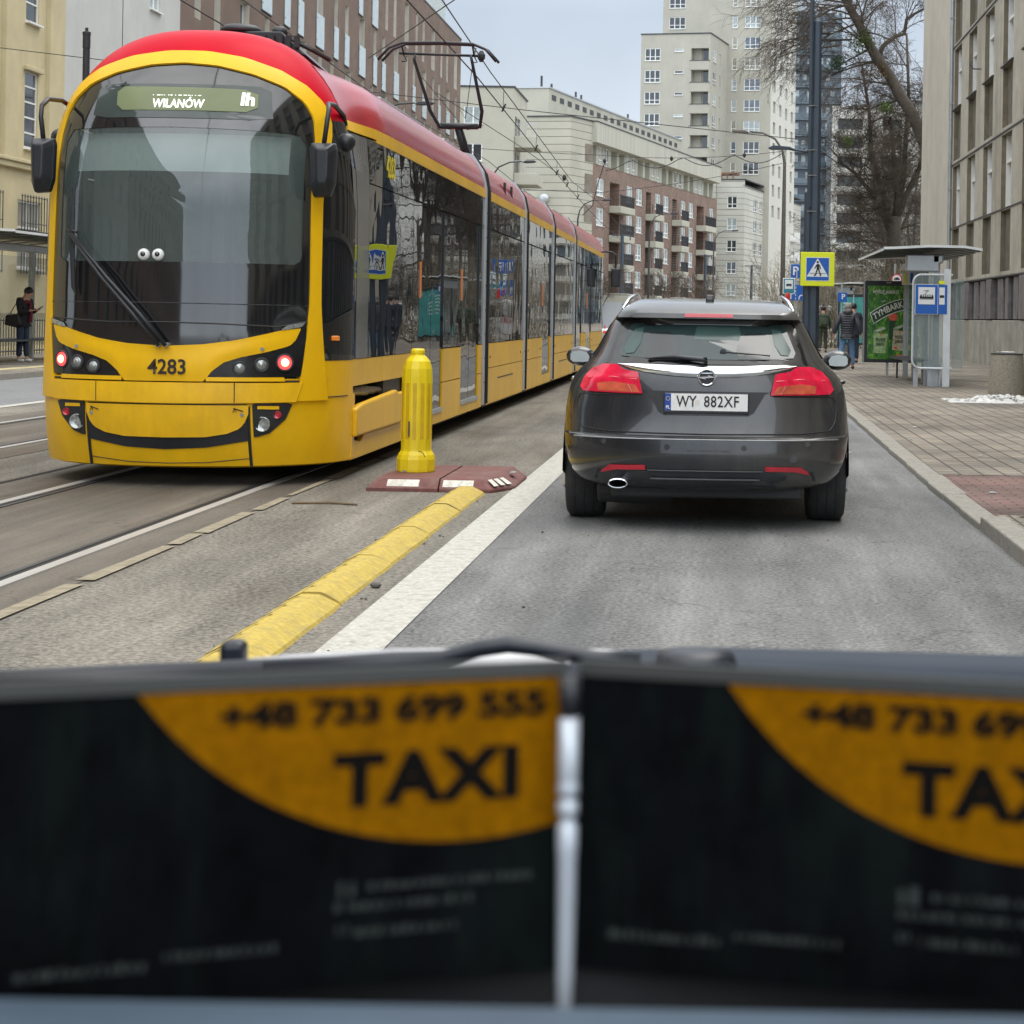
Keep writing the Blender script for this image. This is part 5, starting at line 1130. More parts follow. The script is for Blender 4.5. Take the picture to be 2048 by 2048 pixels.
b = MB(); b.prism([(-.05, 0), (.06, 0), (.045, .02), (.0, .045), (-.025, .05), (-.045, .02)], lambda a, c: (CX-.02, CY+.78+a, 1.455+c), lambda a, c: (CX+.035, CY+.78+a, 1.455+c)); part(K, 'roof_antenna', b, m_plas, bev=.012)

# ================================================================ STREET OBJECTS NEAR
m_bol = mat('bollard_yellow', (.80, .60, .01), .38, var=.07, sc=4, stain=.3, dirt=(.5, .36, .03))
m_bold = mat('bollard_recess_yellow', (.60, .38, .01), .5, var=.15, sc=8)
BX, BY = -2.38, 14.62
G = root('bollard', 'yellow faceted plastic bollard with domed top on the red rubber island', 'bollard', (BX, BY, .10))
b = MB(); b.lathe((BX, BY, .10), [(.150, 0), (.152, .02), (.152, .10), (.142, .135), (.122, .165), (.120, .18), (.119, .75), (.115, .81), (.098, .87), (.065, .91), (.052, .915), (.052, .925), (.056, .935), (.056, .955), (.046, .968), (.001, .97)], 12, a0=pi/12); part(G, 'post', b, m_bol, bev=.006)
b = MB()
for k in range(12):
    a = 2*pi*k/12; r_ = .1165; u_ = V((-sin(a), cos(a), 0)); o_ = V((BX+cos(a)*r_, BY+sin(a)*r_, 0)); b.obox(o_, u_, (cos(a), sin(a), 0), (0, 0, 1), -.014, .014, -.003, .002, .36, .80)
part(G, 'recess_strip', b, m_bold)
b = MB(); b.tube([(BX+.04+.05*sin(t), BY-.148, .10+.17-.03*(1-cos(t*1.3))) for t in (0, .4, .8, 1.2, 1.6)], .003, 4); part(G, 'chain_loop', b, m_rub)
b = MB(); b.box(BX-.045, BX-.035, BY-.1265, BY-.119, .38, .50); part(G, 'maker_stamp', b, m_dark)
m_isl = mat('red_rubber', (.16, .058, .05), .75, var=.22, sc=14, bump=.02, stain=.6, dirt=(.22, .17, .14)); m_rfl = mat('worn_reflector', (.62, .60, .52), .5, var=.3, sc=30, stain=.5, dirt=(.3, .28, .22))
G = root('traffic_island', 'dark red rubber kerb island with worn white reflectors under the yellow bollard', 'traffic island', (-2.1, 14.7, 0))
for x0, x1, le, re in ((-2.64, -2.105, .07, 0), (-2.095, -1.56, 0, .12)):
    b = MB(); y0, y1 = 13.93, 15.35
    lo = [(x0, y0), (x1-(.14 if re else 0), y0), (x1, y0+(.35 if re else 0)), (x1, y1-(.2 if re else 0)), (x1-re, y1), (x0, y1)]; hi = [(x0+le, y0+.09), (x1-re-(.10 if re else 0), y0+.09), (x1-re, y0+.09+(.33 if re else 0)), (x1-re, y1-.1), (x1-re-.04 if re else x1, y1-.08), (x0+le, y1-.08)]
    b.add([(x, y, 0) for x, y in lo]+[(x, y, .03) for x, y in lo]+[(x, y, .10) for x, y in hi], [tuple(range(12, 18))]+[(k, (k+1) % 6, 6+(k+1) % 6, 6+k) for k in range(6)]+[(6+k, 6+(k+1) % 6, 12+(k+1) % 6, 12+k) for k in range(6)]); part(G, 'kerb_half', b, m_isl, bev=.01)
for a, c in ((-2.49, -2.25), (-2.07, -1.84)):
    b = MB(); b.add([(a, 13.945, .044), (c, 13.945, .044), (c, 14.005, .090), (a, 14.005, .090), (a, 13.96, .03), (c, 13.96, .03), (c, 14.02, .09), (a, 14.02, .09)], [(0, 1, 2, 3), (0, 1, 5, 4), (0, 3, 7, 4), (1, 2, 6, 5), (3, 2, 6, 7)]); part(G, 'reflector', b, m_rfl)
for k in range(3):
    t0, t1 = .12+k*.29, .32+k*.29; A0, A1, B0, B1 = V((-1.70, 13.93, .035)), V((-1.56, 14.28, .035)), V((-1.78, 14.02, .10)), V((-1.68, 14.35, .10)); n_ = V((.02, -.012, .012))
    p = [A0+(A1-A0)*t0, A0+(A1-A0)*t1, B0+(B1-B0)*t1, B0+(B1-B0)*t0]; p = [p[0]+(p[3]-p[0])*.15, p[1]+(p[2]-p[1])*.15, p[1]+(p[2]-p[1])*.8, p[0]+(p[3]-p[0])*.8]; b = MB(); b.quad(*[q+n_*.6 for q in p]); part(G, 'reflector', b, m_rfl)
b = MB(); b.box(-1.64, -1.60, 14.6, 14.75, .10, .104); b.tube([(-2.45, 14.5, .1), (-2.44, 14.5, .115)], .02, 8); part(G, 'bolt', b, m_grey)
m_sepy = mat('worn_yellow_rubber', (.50, .37, .07), .8, var=.22, sc=34, bump=.05, stain=.7, dirt=(.27, .22, .11))
m_slot = mat('dark_slot', (.03, .025, .015), .9)
seplab = ['worn yellow rubber lane separator, the nearest piece, partly hidden by our wiper', 'second worn yellow rubber lane separator from us', 'third worn yellow rubber lane separator, mid row', 'fourth worn yellow rubber lane separator, next to last before the island', 'farthest worn yellow rubber lane separator, its end against the red island', 'worn yellow rubber lane separator just before the wiper, hidden below our view', '']
ys_ = [12.55, 11.2, 9.85, 8.5, 7.15, 5.8]
labs = ['farthest worn yellow rubber lane separator piece, its end against the red rubber island', 'second yellow rubber lane separator piece counted from the red island', 'middle yellow rubber lane separator piece, third from the red island', 'fourth yellow rubber lane separator piece from the island, with a hooked joint', 'nearest fully visible yellow rubber lane separator piece, just above the wiper', 'nearest yellow rubber lane separator piece, mostly hidden under the wiper']
for i, y0 in enumerate(ys_):
    y1 = y0+1.315; xc = -1.872+.008*i; b = MB()
    pr = [(-.128, .0), (-.124, .022), (-.045, .062), (.035, .062), (.055, .055), (.125, .018), (.135, 0)]
    ny = 7; jt = [random.Random(i*9+k).uniform(-.006, .006) for k in range(ny+1)]
    b.grid([[(xc+x+jt[k], y0+(y1-y0)*k/ny, max(0.003, z+jt[k]*.6 if z > .01 else .003)) for x, z in pr] for k in range(ny+1)])
    for k, yy in ((0, y0), (ny, y1)): b.add([(xc+x+jt[k], yy, max(.003, z)) for x, z in pr], [tuple(range(7))])
    o = thing('lane_separator', b, m_sepy, labs[i], 'lane separator', 'yellow rubber lane separators', bev=.004)
    for k in range(5): b = MB(); yy = y0+.15+k*.25; b.add([(xc-.080, yy, .0525), (xc-.036, yy+.035, .0725), (xc-.038, yy+.075, .0725), (xc-.082, yy+.040, .0525)], [(0, 1, 2, 3)]); part(o, 'slot', b, m_slot)
# litter and small stones by the separator
b = MB(); rr = random.Random(2)
for i in range(55): x, y, s_ = rr.choice((rr.gauss(-1.98, .12), rr.gauss(-1.72, .08), rr.uniform(-3, 1.6))), rr.uniform(6.5, 15), rr.uniform(.003, .010); b.sph((x, y, .008+s_*.4), s_, 5, 4, (1, rr.uniform(.6, 1.4), .6))
b.sph((-1.66, 9.05, .018), .022, 6, 5, (1.3, 1, .7)); thing('gravel', b, mat('gravel_grit', (.10, .095, .085), .9, var=.4, sc=20), kind='stuff')
b = MB(); b.tube([(-2.96, 12.9, .012), (-2.7, 12.93, .016), (-2.5, 12.88, .012)], .008, 5); thing('debris', b, mat('brown_debris', (.16, .11, .06), .9, var=.3), kind='stuff')

# snow heap and litter bin
m_snow = mat('dirty_snow', (.62, .62, .60), .6, var=.2, sc=12, bump=.05, stain=.7, dirt=(.16, .155, .14))
b = MB(); rr = random.Random(21)
nx_, ny_ = 40, 14
def sh(x, y):
    a = max(0, 1-((x-4.62)/.6)**2-((y-30.5)/.6)**2)
    return a**.6*.13*(.55+.45*sin(x*23+sin(y*9)*2)*cos(y*17+x*5))+.0
b.grid([[(3.7+1.7*i/nx_+rr.uniform(-.01, .01), 29.7+1.6*j/ny_, .060+max(0, sh(3.7+1.7*i/nx_, 29.7+1.6*j/ny_)+rr.uniform(-.012, .012)) if 0 < i < nx_ and 0 < j < ny_ else .055) for i in range(nx_+1)] for j in range(ny_+1)])
for i in range(60): x, y = rr.gauss(4.6, .33), rr.gauss(30.2, .18); b.sph((x, y, .075+max(0, sh(x, y))), rr.uniform(.012, .04), 6, 5, (1.2, 1, .7))
for i in range(22): x, y = rr.uniform(2.0, 5), rr.uniform(12, 28); b.sph((x, y, .064+.02*(y < 12.4)), rr.uniform(.006, .02), 6, 4, (1.8, 1, .4))
thing('snow', b, m_snow, 'small dirty heap of melting snow on the pavement in front of the concrete bin', 'snow heap', smooth=True)
QX, QY = 5.17, 33.4
G = root('litter_bin', 'round tapered exposed-aggregate concrete litter bin by the grey wall', 'litter bin', (QX, QY, .06))
b = MB(); b.lathe((QX, QY, .06), [(.325, 0), (.33, .03), (.30, .60), (.288, .72), (.25, .72), (.25, .55)], 28); part(G, 'shell', b, mat('aggregate_concrete', (.27, .245, .195), .9, var=.45, sc=45, bump=.05, bsc=70), autos=True)
b = MB(); b.lathe((QX, QY, .06), [(.30, .725), (.30, .74), (.10, .75), (.001, .75)], 28); part(G, 'lid', b, m_dark)
b = MB()
for i in range(14): a = rr.uniform(0, 6.28); r_ = rr.uniform(0, .17); b.sph((QX+r_*cos(a), QY+r_*sin(a), .82), rr.uniform(.02, .04), 6, 4, (1.4, 1, .45))
part(G, 'snow_cap', b, m_snow)
b = MB(); b.lathe((5.55, 31.4, .06), [(.13, 0), (.12, .22), (.04, .26)], 10); thing('bag', b, m_rub, 'black rubbish bag at the frame edge beside the snow heap', 'rubbish bag')

# ================================================================ POLES, LAMPS, SIGNS
m_pole = mat('blue_grey_steel', (.042, .058, .078), .42, metal=.2, var=.12, sc=3)
m_polb = mat('brown_grey_steel', (.12, .105, .09), .5, metal=.2, var=.1, sc=3)
G = root('lamp_post', 'thick dark blue post with a flat lamp arm, carrying the yellow crossing sign', 'lamp post', (2.14, 44, .06))
b = MB(); b.lathe((2.19, 44, .06), [(.165, 0), (.16, .5), (.135, 5), (.105, 8.35), (.03, 8.45)], 8, a0=pi/8); part(G, 'column', b, m_pole)
b = MB(); b.lathe((2.03, 44, .06), [(.10, 0), (.095, 4.3), (.03, 4.35)], 8, a0=pi/8); part(G, 'side_column', b, m_pole)
b = MB(); b.tube([(2.07, 43.95, 4), (2.06, 43.95, 7), (2.04, 43.95, 12)], [.07, .055, .04], 8); part(G, 'mast', b, m_pole)
b = MB()
for z in (2.9, 3.9, 4.75, 5.35, 6.4): b.lathe((2.13, 44, z), [(.185-.006*z, 0), (.187-.006*z, .02)], 12)
part(G, 'clamp', b, m_grey)
b = MB(); b.tube([(2.05, 44, 5.32), (1.6, 44, 5.38), (1.2, 44, 5.42)], [.035, .03, .03], 6); b.prism([(0, 0), (.55, -.01), (.62, .03), (.5, .09), (.1, .06)], lambda a, c: (1.68-a, 43.87, 5.37+c), lambda a, c: (1.68-a, 44.1, 5.37+c)); LH = part(G, 'lamp_head', b, m_pole, bev=.01)
def lamp(x, y, h, dx, label, m=m_dark, z0=.06, r=.07, low=None):
    g_ = root('street_lamp', label, 'street lamp', (x, y, z0), 'curved-arm street lamps along the street')
    b = MB(); b.tube([(x, y, z0), (x, y, z0+h*.45), (x, y, z0+h-1.3), (x+dx*.06, y, z0+h-.75), (x+dx*.22, y, z0+h-.3), (x+dx*.5, y, z0+h-.05), (x+dx*.8, y, z0+h)], [r*1.3, r*1.2, r*.8, r*.6, r*.55, r*.5, r*.45], 8); part(g_, 'pole', b, m, smooth=True)
    s = 1 if dx > 0 else -1; b = MB(); b.prism([(0, -.05), (.25, -.09), (.62, -.06), (.75, 0), (.6, .06), (.2, .05)], lambda a, c: (x+dx*.8+a*s, y-.14, z0+h+c), lambda a, c: (x+dx*.8+a*s, y+.14, z0+h+c)); part(g_, 'lamp_head', b, m, bev=.03); return g_
lamp(2.62, 79, 9.25, -1.9, 'curved-arm street lamp on a thin brown pole just left of the dark blue post', m_polb, r=.085)
lamp(-12.9, 67.7, 8.9, 2.0, 'curved-arm street lamp in front of the brown brick apartments, left of the pantograph', z0=.11)
lamp(-11.8, 94, 9.0, 2.0, 'curved-arm street lamp against the beige block balconies', z0=.11)
lamp(-9.65, 124, 9.0, 1.9, 'curved-arm street lamp at the left edge of the red brown brick wall', z0=.11)
lamp(-5.4, 138, 9.0, 1.8, 'curved-arm street lamp in front of the middle balconies of the brick wing')
lamp(-.7, 163, 9.0, 1.8, 'curved-arm street lamp at the right end of the brick wing')
for x, y, t, lab in ((-8.7, 162, 8.5, 'blue grey traction post in front of the brick wing, nearest the far tram end'), (-1.8, 207, 8.4, 'blue grey traction post at the right end of the brick wing'), (4.0, 245, 8.4, 'thin distant traction post in front of the banded pale block')):
    b = MB(); b.tube([(x, y, 0), (x, y, 4), (x, y, t)], [.22, .19, .15], 8); b.tube([(x-.9, y, t-.1), (x+.9, y, t-.1)], .05, 5); b.tube([(x+.7, y, t-.1), (x+.7, y, t-.5)], .05, 5)
    thing('traction_post', b, m_pole, lab, 'post', 'traction posts down the street')
b = MB(); b.tube([(-12.05, 35, .1), (-12.05, 35, 6.2)], .065, 10); b.lathe((-12.05, 35, 6.2), [(.062, 0), (.062, .03), (.072, .035), (.072, .28), (.078, .29), (.078, .34), (.03, .36), (.03, .42), (.001, .43)], 12); thing('traction_post', b, m_rub, 'black capped post rising behind the left shoulder of the tram', 'post')

m_signy = mat('fluorescent_yellow_sign', (.72, .78, .01), .4, var=.02)
m_blue = mat('sign_blue', (.008, .10, .42), .4, var=.04); m_sw = mat('sign_white', (.72, .74, .74), .4, var=.03); m_sb = mat('sign_black', (.01, .01, .012), .5); m_sr = mat('sign_red', (.55, .02, .02), .4); m_teals = mat('sign_teal', (.02, .22, .28), .4)
def plate(par, name, m, x, y, z, w, h, d=.012, r=0, bev=0): return part(par, name, MB().box(x-w/2, x+w/2, y-d, y, z-h/2, z+h/2), m, bev=bev)
sx_, sy_, sz_ = 2.27, 43.76, 2.54
G = root('crossing_sign', 'square fluorescent yellow board with blue pedestrian crossing sign on the dark blue post', 'road sign', (sx_, sy_, sz_-.4))
plate(G, 'board', m_signy, sx_, sy_, sz_, .80, .80, .03, bev=.012)
plate(G, 'white_border', m_sw, sx_, sy_-.031, sz_+.0, .56, .56, .003); plate(G, 'blue_panel', m_blue, sx_, sy_-.035, sz_, .53, .53, .003)
b = MB(); yb = sy_-.040; b.add([(sx_-.255, yb, sz_-.18), (sx_+.255, yb, sz_-.18), (sx_, yb, sz_+.255), (sx_-.255, yb+.002, sz_-.18), (sx_+.255, yb+.002, sz_-.18), (sx_, yb+.002, sz_+.255)], [(0, 1, 2), (3, 4, 5), (0, 1, 4, 3), (1, 2, 5, 4), (2, 0, 3, 5)]); part(G, 'triangle', b, m_sw)
b = MB(); yb = sy_-.045
def pict(b, pts, w): 
    for a, c in zip(pts, pts[1:]):
        dx, dz = c[0]-a[0], c[1]-a[1]; l = math.hypot(dx, dz); nx, nz = -dz/l*w, dx/l*w
        b.add([(sx_+a[0]+nx, yb, sz_+a[1]+nz), (sx_+c[0]+nx, yb, sz_+c[1]+nz), (sx_+c[0]-nx, yb, sz_+c[1]-nz), (sx_+a[0]-nx, yb, sz_+a[1]-nz)], [(0, 1, 2, 3)])
b.add([(sx_+.0+.026*cos(2*pi*i/14), yb, sz_+.165+.028*sin(2*pi*i/14)) for i in range(14)], [tuple(range(14))])
pict(b, [(.0, .12), (.01, .0)], .030); pict(b, [(.0, .02), (-.03, -.07), (-.05, -.145), (-.09, -.150)], .015); pict(b, [(.015, .02), (.045, -.07), (.08, -.145), (.05, -.152)], .015)
pict(b, [(-.01, .11), (-.05, .05), (-.07, .015)], .012); pict(b, [(.02, .11), (.06, .06), (.062, .0)], .012)
pict(b, [(-.19, -.10), (-.06, -.10)], .005); pict(b, [(.07, -.10), (.19, -.10)], .005); pict(b, [(-.03, -.10), (.05, -.10)], .005); part(G, 'walking_figure', b, m_sb)
def post(par, x, y, z0, z1, r=.03, m=None): return part(par, 'post', MB().tube([(x, y, z0), (x, y, z1)], r, 8), m or m_lgrey)
G = root('bus_stop_sign', 'small white and teal bus stop sign on a post, left of the yellow crossing sign', 'road sign', (2.55, 70, .06)); post(G, 2.6, 70.05, .06, 2.95)
plate(G, 'board', m_sw, 2.56, 70, 2.6, .46, .60, .02, bev=.01); plate(G, 'blue_panel', m_teals, 2.56, 69.975, 2.6, .40, .54, .004); plate(G, 'white_panel', m_sw, 2.56, 69.969, 2.66, .30, .34, .004)
b = MB(); b.box(2.46, 2.66, 69.955, 69.96, 2.61, 2.68); b.lathe((2.5, 69.957, 2.60), [(.02, 0), (.02, .002)], 8, 'y'); b.lathe((2.62, 69.957, 2.60), [(.02, 0), (.02, .002)], 8, 'y'); part(G, 'bus_symbol', b, m_sb)
b = MB(); b.lathe((2.52, 69.9, 1.95), [(.09, 0), (.08, .3), (.03, .42)], 8); part(G, 'red_cone_tip', b, m_sr)
G = root('lane_sign', 'blue lane direction sign with white arrows behind the bus stop sign', 'road sign', (3.1, 76, .06)); post(G, 3.1, 76.05, .06, 3.4)
plate(G, 'board', m_blue, 3.06, 76, 2.44, .64, .64, .02, bev=.01)
b = MB(); b.box(2.83, 2.89, 75.97, 75.975, 2.18, 2.36); b.add([(2.79, 75.972, 2.36), (2.93, 75.972, 2.36), (2.86, 75.972, 2.5)], [(0, 1, 2)])
for k in range(4): b.box(3.05, 3.075, 75.97, 75.975, 2.15+k*.15, 2.24+k*.15)
b.tube([(3.2, 75.97, 2.16), (3.21, 75.97, 2.26), (3.26, 75.97, 2.32), (3.34, 75.97, 2.34)], .028, 5); part(G, 'arrow', b, m_sw)
G = root('parking_sign', 'blue parking sign with white P, half hidden behind the yellow crossing board', 'road sign', (3.1, 77, .06)); post(G, 3.12, 77.05, .06, 3.9)
plate(G, 'board', m_blue, 3.14, 77, 3.35, .50, .56, .02, bev=.01); text(G, 'letter', 'P', .5, (3.08, 76.965, 3.34), m_sw, bold=.01)
G = root('parking_sign', 'small blue parking sign with white P and arrow above the teal advert panel', 'road sign', (4.45, 69, .06)); post(G, 4.5, 69.05, .06, 2.75)
plate(G, 'board', m_blue, 4.52, 69, 2.2, .34, .34, .02); text(G, 'letter', 'P', .27, (4.55, 68.97, 2.21), m_sw, bold=.006)
G = root('no_entry_sign', 'round red-rimmed sign with a tram symbol and white plates above the juice advert', 'road sign', (4.75, 52, .06)); post(G, 4.88, 52.06, .06, 2.95)
b = MB(); b.lathe((4.92, 52, 2.52), [(.15, 0), (.15, -.02), (.001, -.02)], 24, 'y'); b.mi = 1; b.lathe((4.92, 51.977, 2.52), [(.118, 0), (.118, -.003), (.001, -.003)], 24, 'y'); b.mi = 2; b.box(4.84, 5.0, 51.965, 51.97, 2.50, 2.54); b.box(4.88, 4.97, 51.965, 51.97, 2.54, 2.57); part(G, 'disc', b, [m_sr, m_sw, m_sb])
b = MB(); b.box(5.07, 5.40, 51.98, 52, 2.44, 2.63); b.box(5.43, 5.62, 51.98, 52, 2.44, 2.66); b.mi = 1; b.box(5.08, 5.39, 51.972, 51.978, 2.49, 2.515); b.box(5.08, 5.39, 51.972, 51.978, 2.55, 2.575); b.box(5.44, 5.61, 51.972, 51.978, 2.50, 2.53); part(G, 'plate', b, [m_sw, m_sb])

# ================================================================ TRAM STOPS AND ADVERT PANELS
m_sgl = bpy.data.materials.new('shelter_glass'); m_sgl.use_nodes = True; _b = m_sgl.node_tree.nodes['Principled BSDF']; _b.inputs['Base Color'].default_value = (.25, .34, .34, 1); _b.inputs['Roughness'].default_value = .03; _b.inputs['Alpha'].default_value = .22; _b.inputs['Specular IOR Level'].default_value = .8
m_shel = mat('shelter_steel', (.40, .43, .45), .35, metal=.5, var=.08, sc=5); m_roofs = mat('shelter_roof_rib', (.035, .045, .04), .35, var=.2, sc=4)
def shelter(label, x0, x1, y0, y1, z=.06, facing=-1):
    """x0 = street side roof edge, x1 = back edge"""
    G = root('tram_shelter', label, 'tram stop shelter', ((x0+x1)/2, y0, z)); s = 1 if x1 > x0 else -1
    b = MB(); sec = [(x0, 2.70), (x0+s*.25, 2.71), (x0+s*.9, 2.755), (x1-s*.35, 2.75), (x1, 2.70)]
    b.grid([[(x, y, z+h) for x, h in sec] for y in (y0, y1)]); b.mi = 1; b.grid([[(x, y, z+h+.05) for x, h in sec] for y in (y0, y1)]); 
    for y in (y0, y1): b.grid([[(x, y, z+h) for x, h in sec], [(x, y, z+h+.05) for x, h in sec]])
    b.grid([[(x0, y, z+2.68) for y in (y0, y1)], [(x0, y, z+2.73) for y in (y0, y1)]]); b.grid([[(x1, y, z+2.70) for y in (y0, y1)], [(x1, y, z+2.75) for y in (y0, y1)]])
    part(G, 'roof', b, [mat('shelter_roof', (.36, .41, .40), .3), mat('pale_roof_top', (.66, .68, .68), .4)])
    b = MB(); n = int((y1-y0)/.85)
    for i in range(n): y = y0+.15+i*.85; b.grid([[(x, yy, z+h-.012) for x, h in sec] for yy in (y, y+.42)]); b.grid([[(x, y, z+h-.01) for x, h in sec], [(x, y, z+h-.018) for x, h in sec]])
    part(G, 'roof_rib', b, m_roofs)
    xb = x1-s*.85
    b = MB(); b.box(min(xb-s*.62, xb+s*.05), max(xb-s*.62, xb+s*.05), y0+.3, y0+.55, z+2.28, z+2.62); b.box(min(xb-s*.1, xb+s*.12), max(xb-s*.1, xb+s*.12), y0+.3, y1-.3, z+2.45, z+2.62); part(G, 'beam', b, m_shel, bev=.03)
    nn = 4; 
    for i in range(nn): yy = y0+.4+(y1-y0-.8)*i/(nn-1); b = MB(); b.box(xb-.06, xb+.06, yy-.05, yy+.05, z-.01, z+2.5); part(G, 'upright', b, m_shel, bev=.01)
    for i in range(nn-1):
        ya = y0+.4+(y1-y0-.8)*i/(nn-1); yb_ = y0+.4+(y1-y0-.8)*(i+1)/(nn-1); part(G, 'back_pane', MB().box(xb-.006, xb+.006, ya+.08, yb_-.08, z+.35, z+2.35), m_sgl)
    b = MB(); b.box(xb-s*.45 if s > 0 else xb+.05, xb-.05 if s > 0 else xb+.45, y0+1.2, y1-1.4, z+.46, z+.50)
    for yy in (y0+1.4, y1-1.6): b.box(xb-s*.3-.02, xb-s*.3+.02, yy, yy+.05, z, z+.46)
    part(G, 'bench', b, m_dark); return G, xb
def rounded(x0, x1, z0, z1, r, left=True, n=6):
    p = []
    for cx_, cz_, a0 in ((x0+r, z1-r, pi/2), (x0+r, z0+r, pi)):
        for i in range(n+1): a = a0+pi/2*i/n; p.append((cx_+r*cos(a), cz_+r*sin(a)))
    return [(x1, z1)]+p+[(x1, z0)]
G, xb = shelter('steel tram shelter with ribbed roof on the right pavement, blue signs on its end pane', 3.2, 5.15, 36.6, 43.4)
b = MB(); loop = rounded(3.82, 4.60, .42, 2.28, .16); b.tube([(x, 36.85, z) for x, z in loop], .024, 6); b.box(4.42, 4.56, 36.80, 36.90, .06, 2.4); part(G, 'end_frame', b, m_white if False else mat('pale_steel', (.62, .66, .68), .35, metal=.2))
b = MB(); b.box(3.85, 4.42, 36.845, 36.855, .44, 2.26); part(G, 'end_pane', b, m_sgl)
b = MB(); b.box(4.16, 4.20, 36.86, 36.9, .06, 2.26); part(G, 'inner_post', b, m_shel)
for yy in (36.9, 37.6): b = MB(); b.box(4.14, 4.26, yy, yy+.1, .05, .55); b.box(4.36, 4.40, yy+.02, yy+.08, .05, .50); part(G, 'foot', b, m_shel)
for x in (3.86, ): b = MB(); b.box(x, x+.09, 36.95, 37.05, .05, .42); part(G, 'foot', b, m_shel)
part(G, 'end_pane', MB().box(4.60, 4.82, 36.84, 36.85, .42, 2.2), m_sgl)
for x0, w_ in ((3.90, .68),):
    S_ = root('tram_stop_sign', 'larger blue and white tram stop sign on the end pane of the right shelter', 'road sign', (4.23, 36.8, 1.7)); 
    plate(S_, 'board', m_sw, 4.02+.06, 36.80, 1.79, .46, .60, .01)
    plate(S_, 'blue_panel', m_blue, 4.08, 36.785, 1.79, .44, .58, .003); plate(S_, 'white_panel', m_sw, 4.08, 36.778, 1.86, .33, .34, .003)
    b = MB(); yb = 36.77; b.prism([(-.13, -.025), (.13, -.025), (.14, 0), (.12, .05), (-.12, .05), (-.14, 0)], lambda a, c: (4.08+a, yb, 1.83+c), lambda a, c: (4.08+a, yb+.004, 1.83+c)); b.box(4.08-.14, 4.08+.14, yb, yb+.004, 1.79, 1.798); b.tube([(4.04, yb, 1.88), (4.08, yb, 1.94), (4.12, yb, 1.96), (4.02, yb, 1.96)], .005, 4); part(S_, 'tram_symbol', b, m_sb)
    b = MB()
    for k in range(5): b.box(3.985+k*.042, 4.01+k*.042, yb-.003, yb-.001, 1.845, 1.872)
    part(S_, 'tram_windows', b, m_sw)
    S2 = root('tram_stop_sign', 'second blue tram stop sign, cut off by the pale end post of the right shelter', 'road sign', (4.40, 36.8, 1.7)); plate(S2, 'board', m_blue, 4.40, 36.80, 1.79, .18, .58, .01); plate(S2, 'white_panel', m_sw, 4.385, 36.786, 1.86, .11, .34, .003); plate(S2, 'tram_symbol', m_sb, 4.385, 36.78, 1.85, .09, .05, .003)
    plate(S2, 'yellow_strip', m_signy, 4.38, 36.78, 2.13, .12, .06, .004)
b = MB(); b.box(4.0, 4.5, 41.0, 41.03, 2.15, 2.45); b.mi = 1; b.box(3.95, 4.45, 41.03, 41.05, 2.42, 2.47); b.box(4.05, 4.1, 40.98, 41, 2.17, 2.4); b.mi = 2; b.box(4.18, 4.3, 40.98, 41.0, 2.2, 2.42); part(G, 'name_panel', b, [m_sw, m_signy, m_blue])
S_ = root('timetable', 'framed timetable sheet inside the right tram shelter', 'notice', (4.2, 39.6, .9)); plate(S_, 'sheet', mat('paper', (.5, .5, .46), .8), 4.30, 39.6, 1.3, .14, .9, .01)

def adpanel(label, x, y, w, h, z0, m_face, z=.06):
    G = root('advert_panel', label, 'advert panel', (x, y, z)); b = MB(); zc = z0+h/2
    b.box(x-w/2, x+w/2, y, y+.22, z0, z0+h); part(G, 'case', b, m_plas, bev=.012)
    b = MB(); b.box(x-w/2, x-w/2+.025, y-.012, y, z0, z0+h); part(G, 'side_trim', b, m_grey)
    b = MB(); b.box(x-.03, x+.03, y+.08, y+.14, z-.01, z0); part(G, 'stand', b, m_lgrey)
    plate(G, 'poster', m_face, x+.02, y-.006, zc-.02, w-.15, h-.2, .004); return G
m_gr = bpy.data.materials.new('green_leaf_print'); m_gr.use_nodes = True; t = m_gr.node_tree; b_ = t.nodes['Principled BSDF']; b_.inputs['Roughness'].default_value = .25
tcn = t.nodes.new('ShaderNodeTexCoord'); mp = t.nodes.new('ShaderNodeMapping'); mp.inputs['Scale'].default_value = (1, 1, .45); mp.inputs['Rotation'].default_value = (0, .7, 0); vo = t.nodes.new('ShaderNodeTexNoise'); vo.inputs['Scale'].default_value = 11; vo.inputs['Detail'].default_value = 7; vo.inputs['Roughness'].default_value = .75; vo.inputs['Distortion'].default_value = 1.5
rp = t.nodes.new('ShaderNodeValToRGB'); rp.color_ramp.elements[0].position = .36; rp.color_ramp.elements[0].color = (.006, .035, .008, 1); rp.color_ramp.elements[1].position = .7; rp.color_ramp.elements[1].color = (.42, .60, .06, 1); e = rp.color_ramp.elements.new(.52); e.color = (.04, .20, .02, 1)
t.links.new(tcn.outputs['Object'], mp.inputs[0]); t.links.new(mp.outputs[0], vo.inputs[0]); t.links.new(vo.outputs[0], rp.inputs[0]); t.links.new(rp.outputs[0], b_.inputs['Base Color'])
AX, AY = 3.93, 43.42
G = adpanel('tall advert panel with a green leafy juice poster, beside the right shelter', AX, AY, 1.16, 1.92, .37, m_gr)
P_ = G; yp = AY-.014
m_lt = mat('poster_white', (.72, .74, .66), .5); m_dg = mat('poster_dark_green', (.012, .05, .018), .5); m_ap = mat('poster_apple_red', (.62, .10, .06), .45, var=.4, sc=12)
text(P_, 'lettering', 'MYŚLĘ JABŁKO', .105, (AX-.07, yp, 2.02), m_lt, xs=.85, bold=.002); text(P_, 'lettering', 'MÓWIĘ', .07, (AX+.42, yp, 2.0), mat('poster_grey_green', (.25, .33, .22), .5), xs=.8)
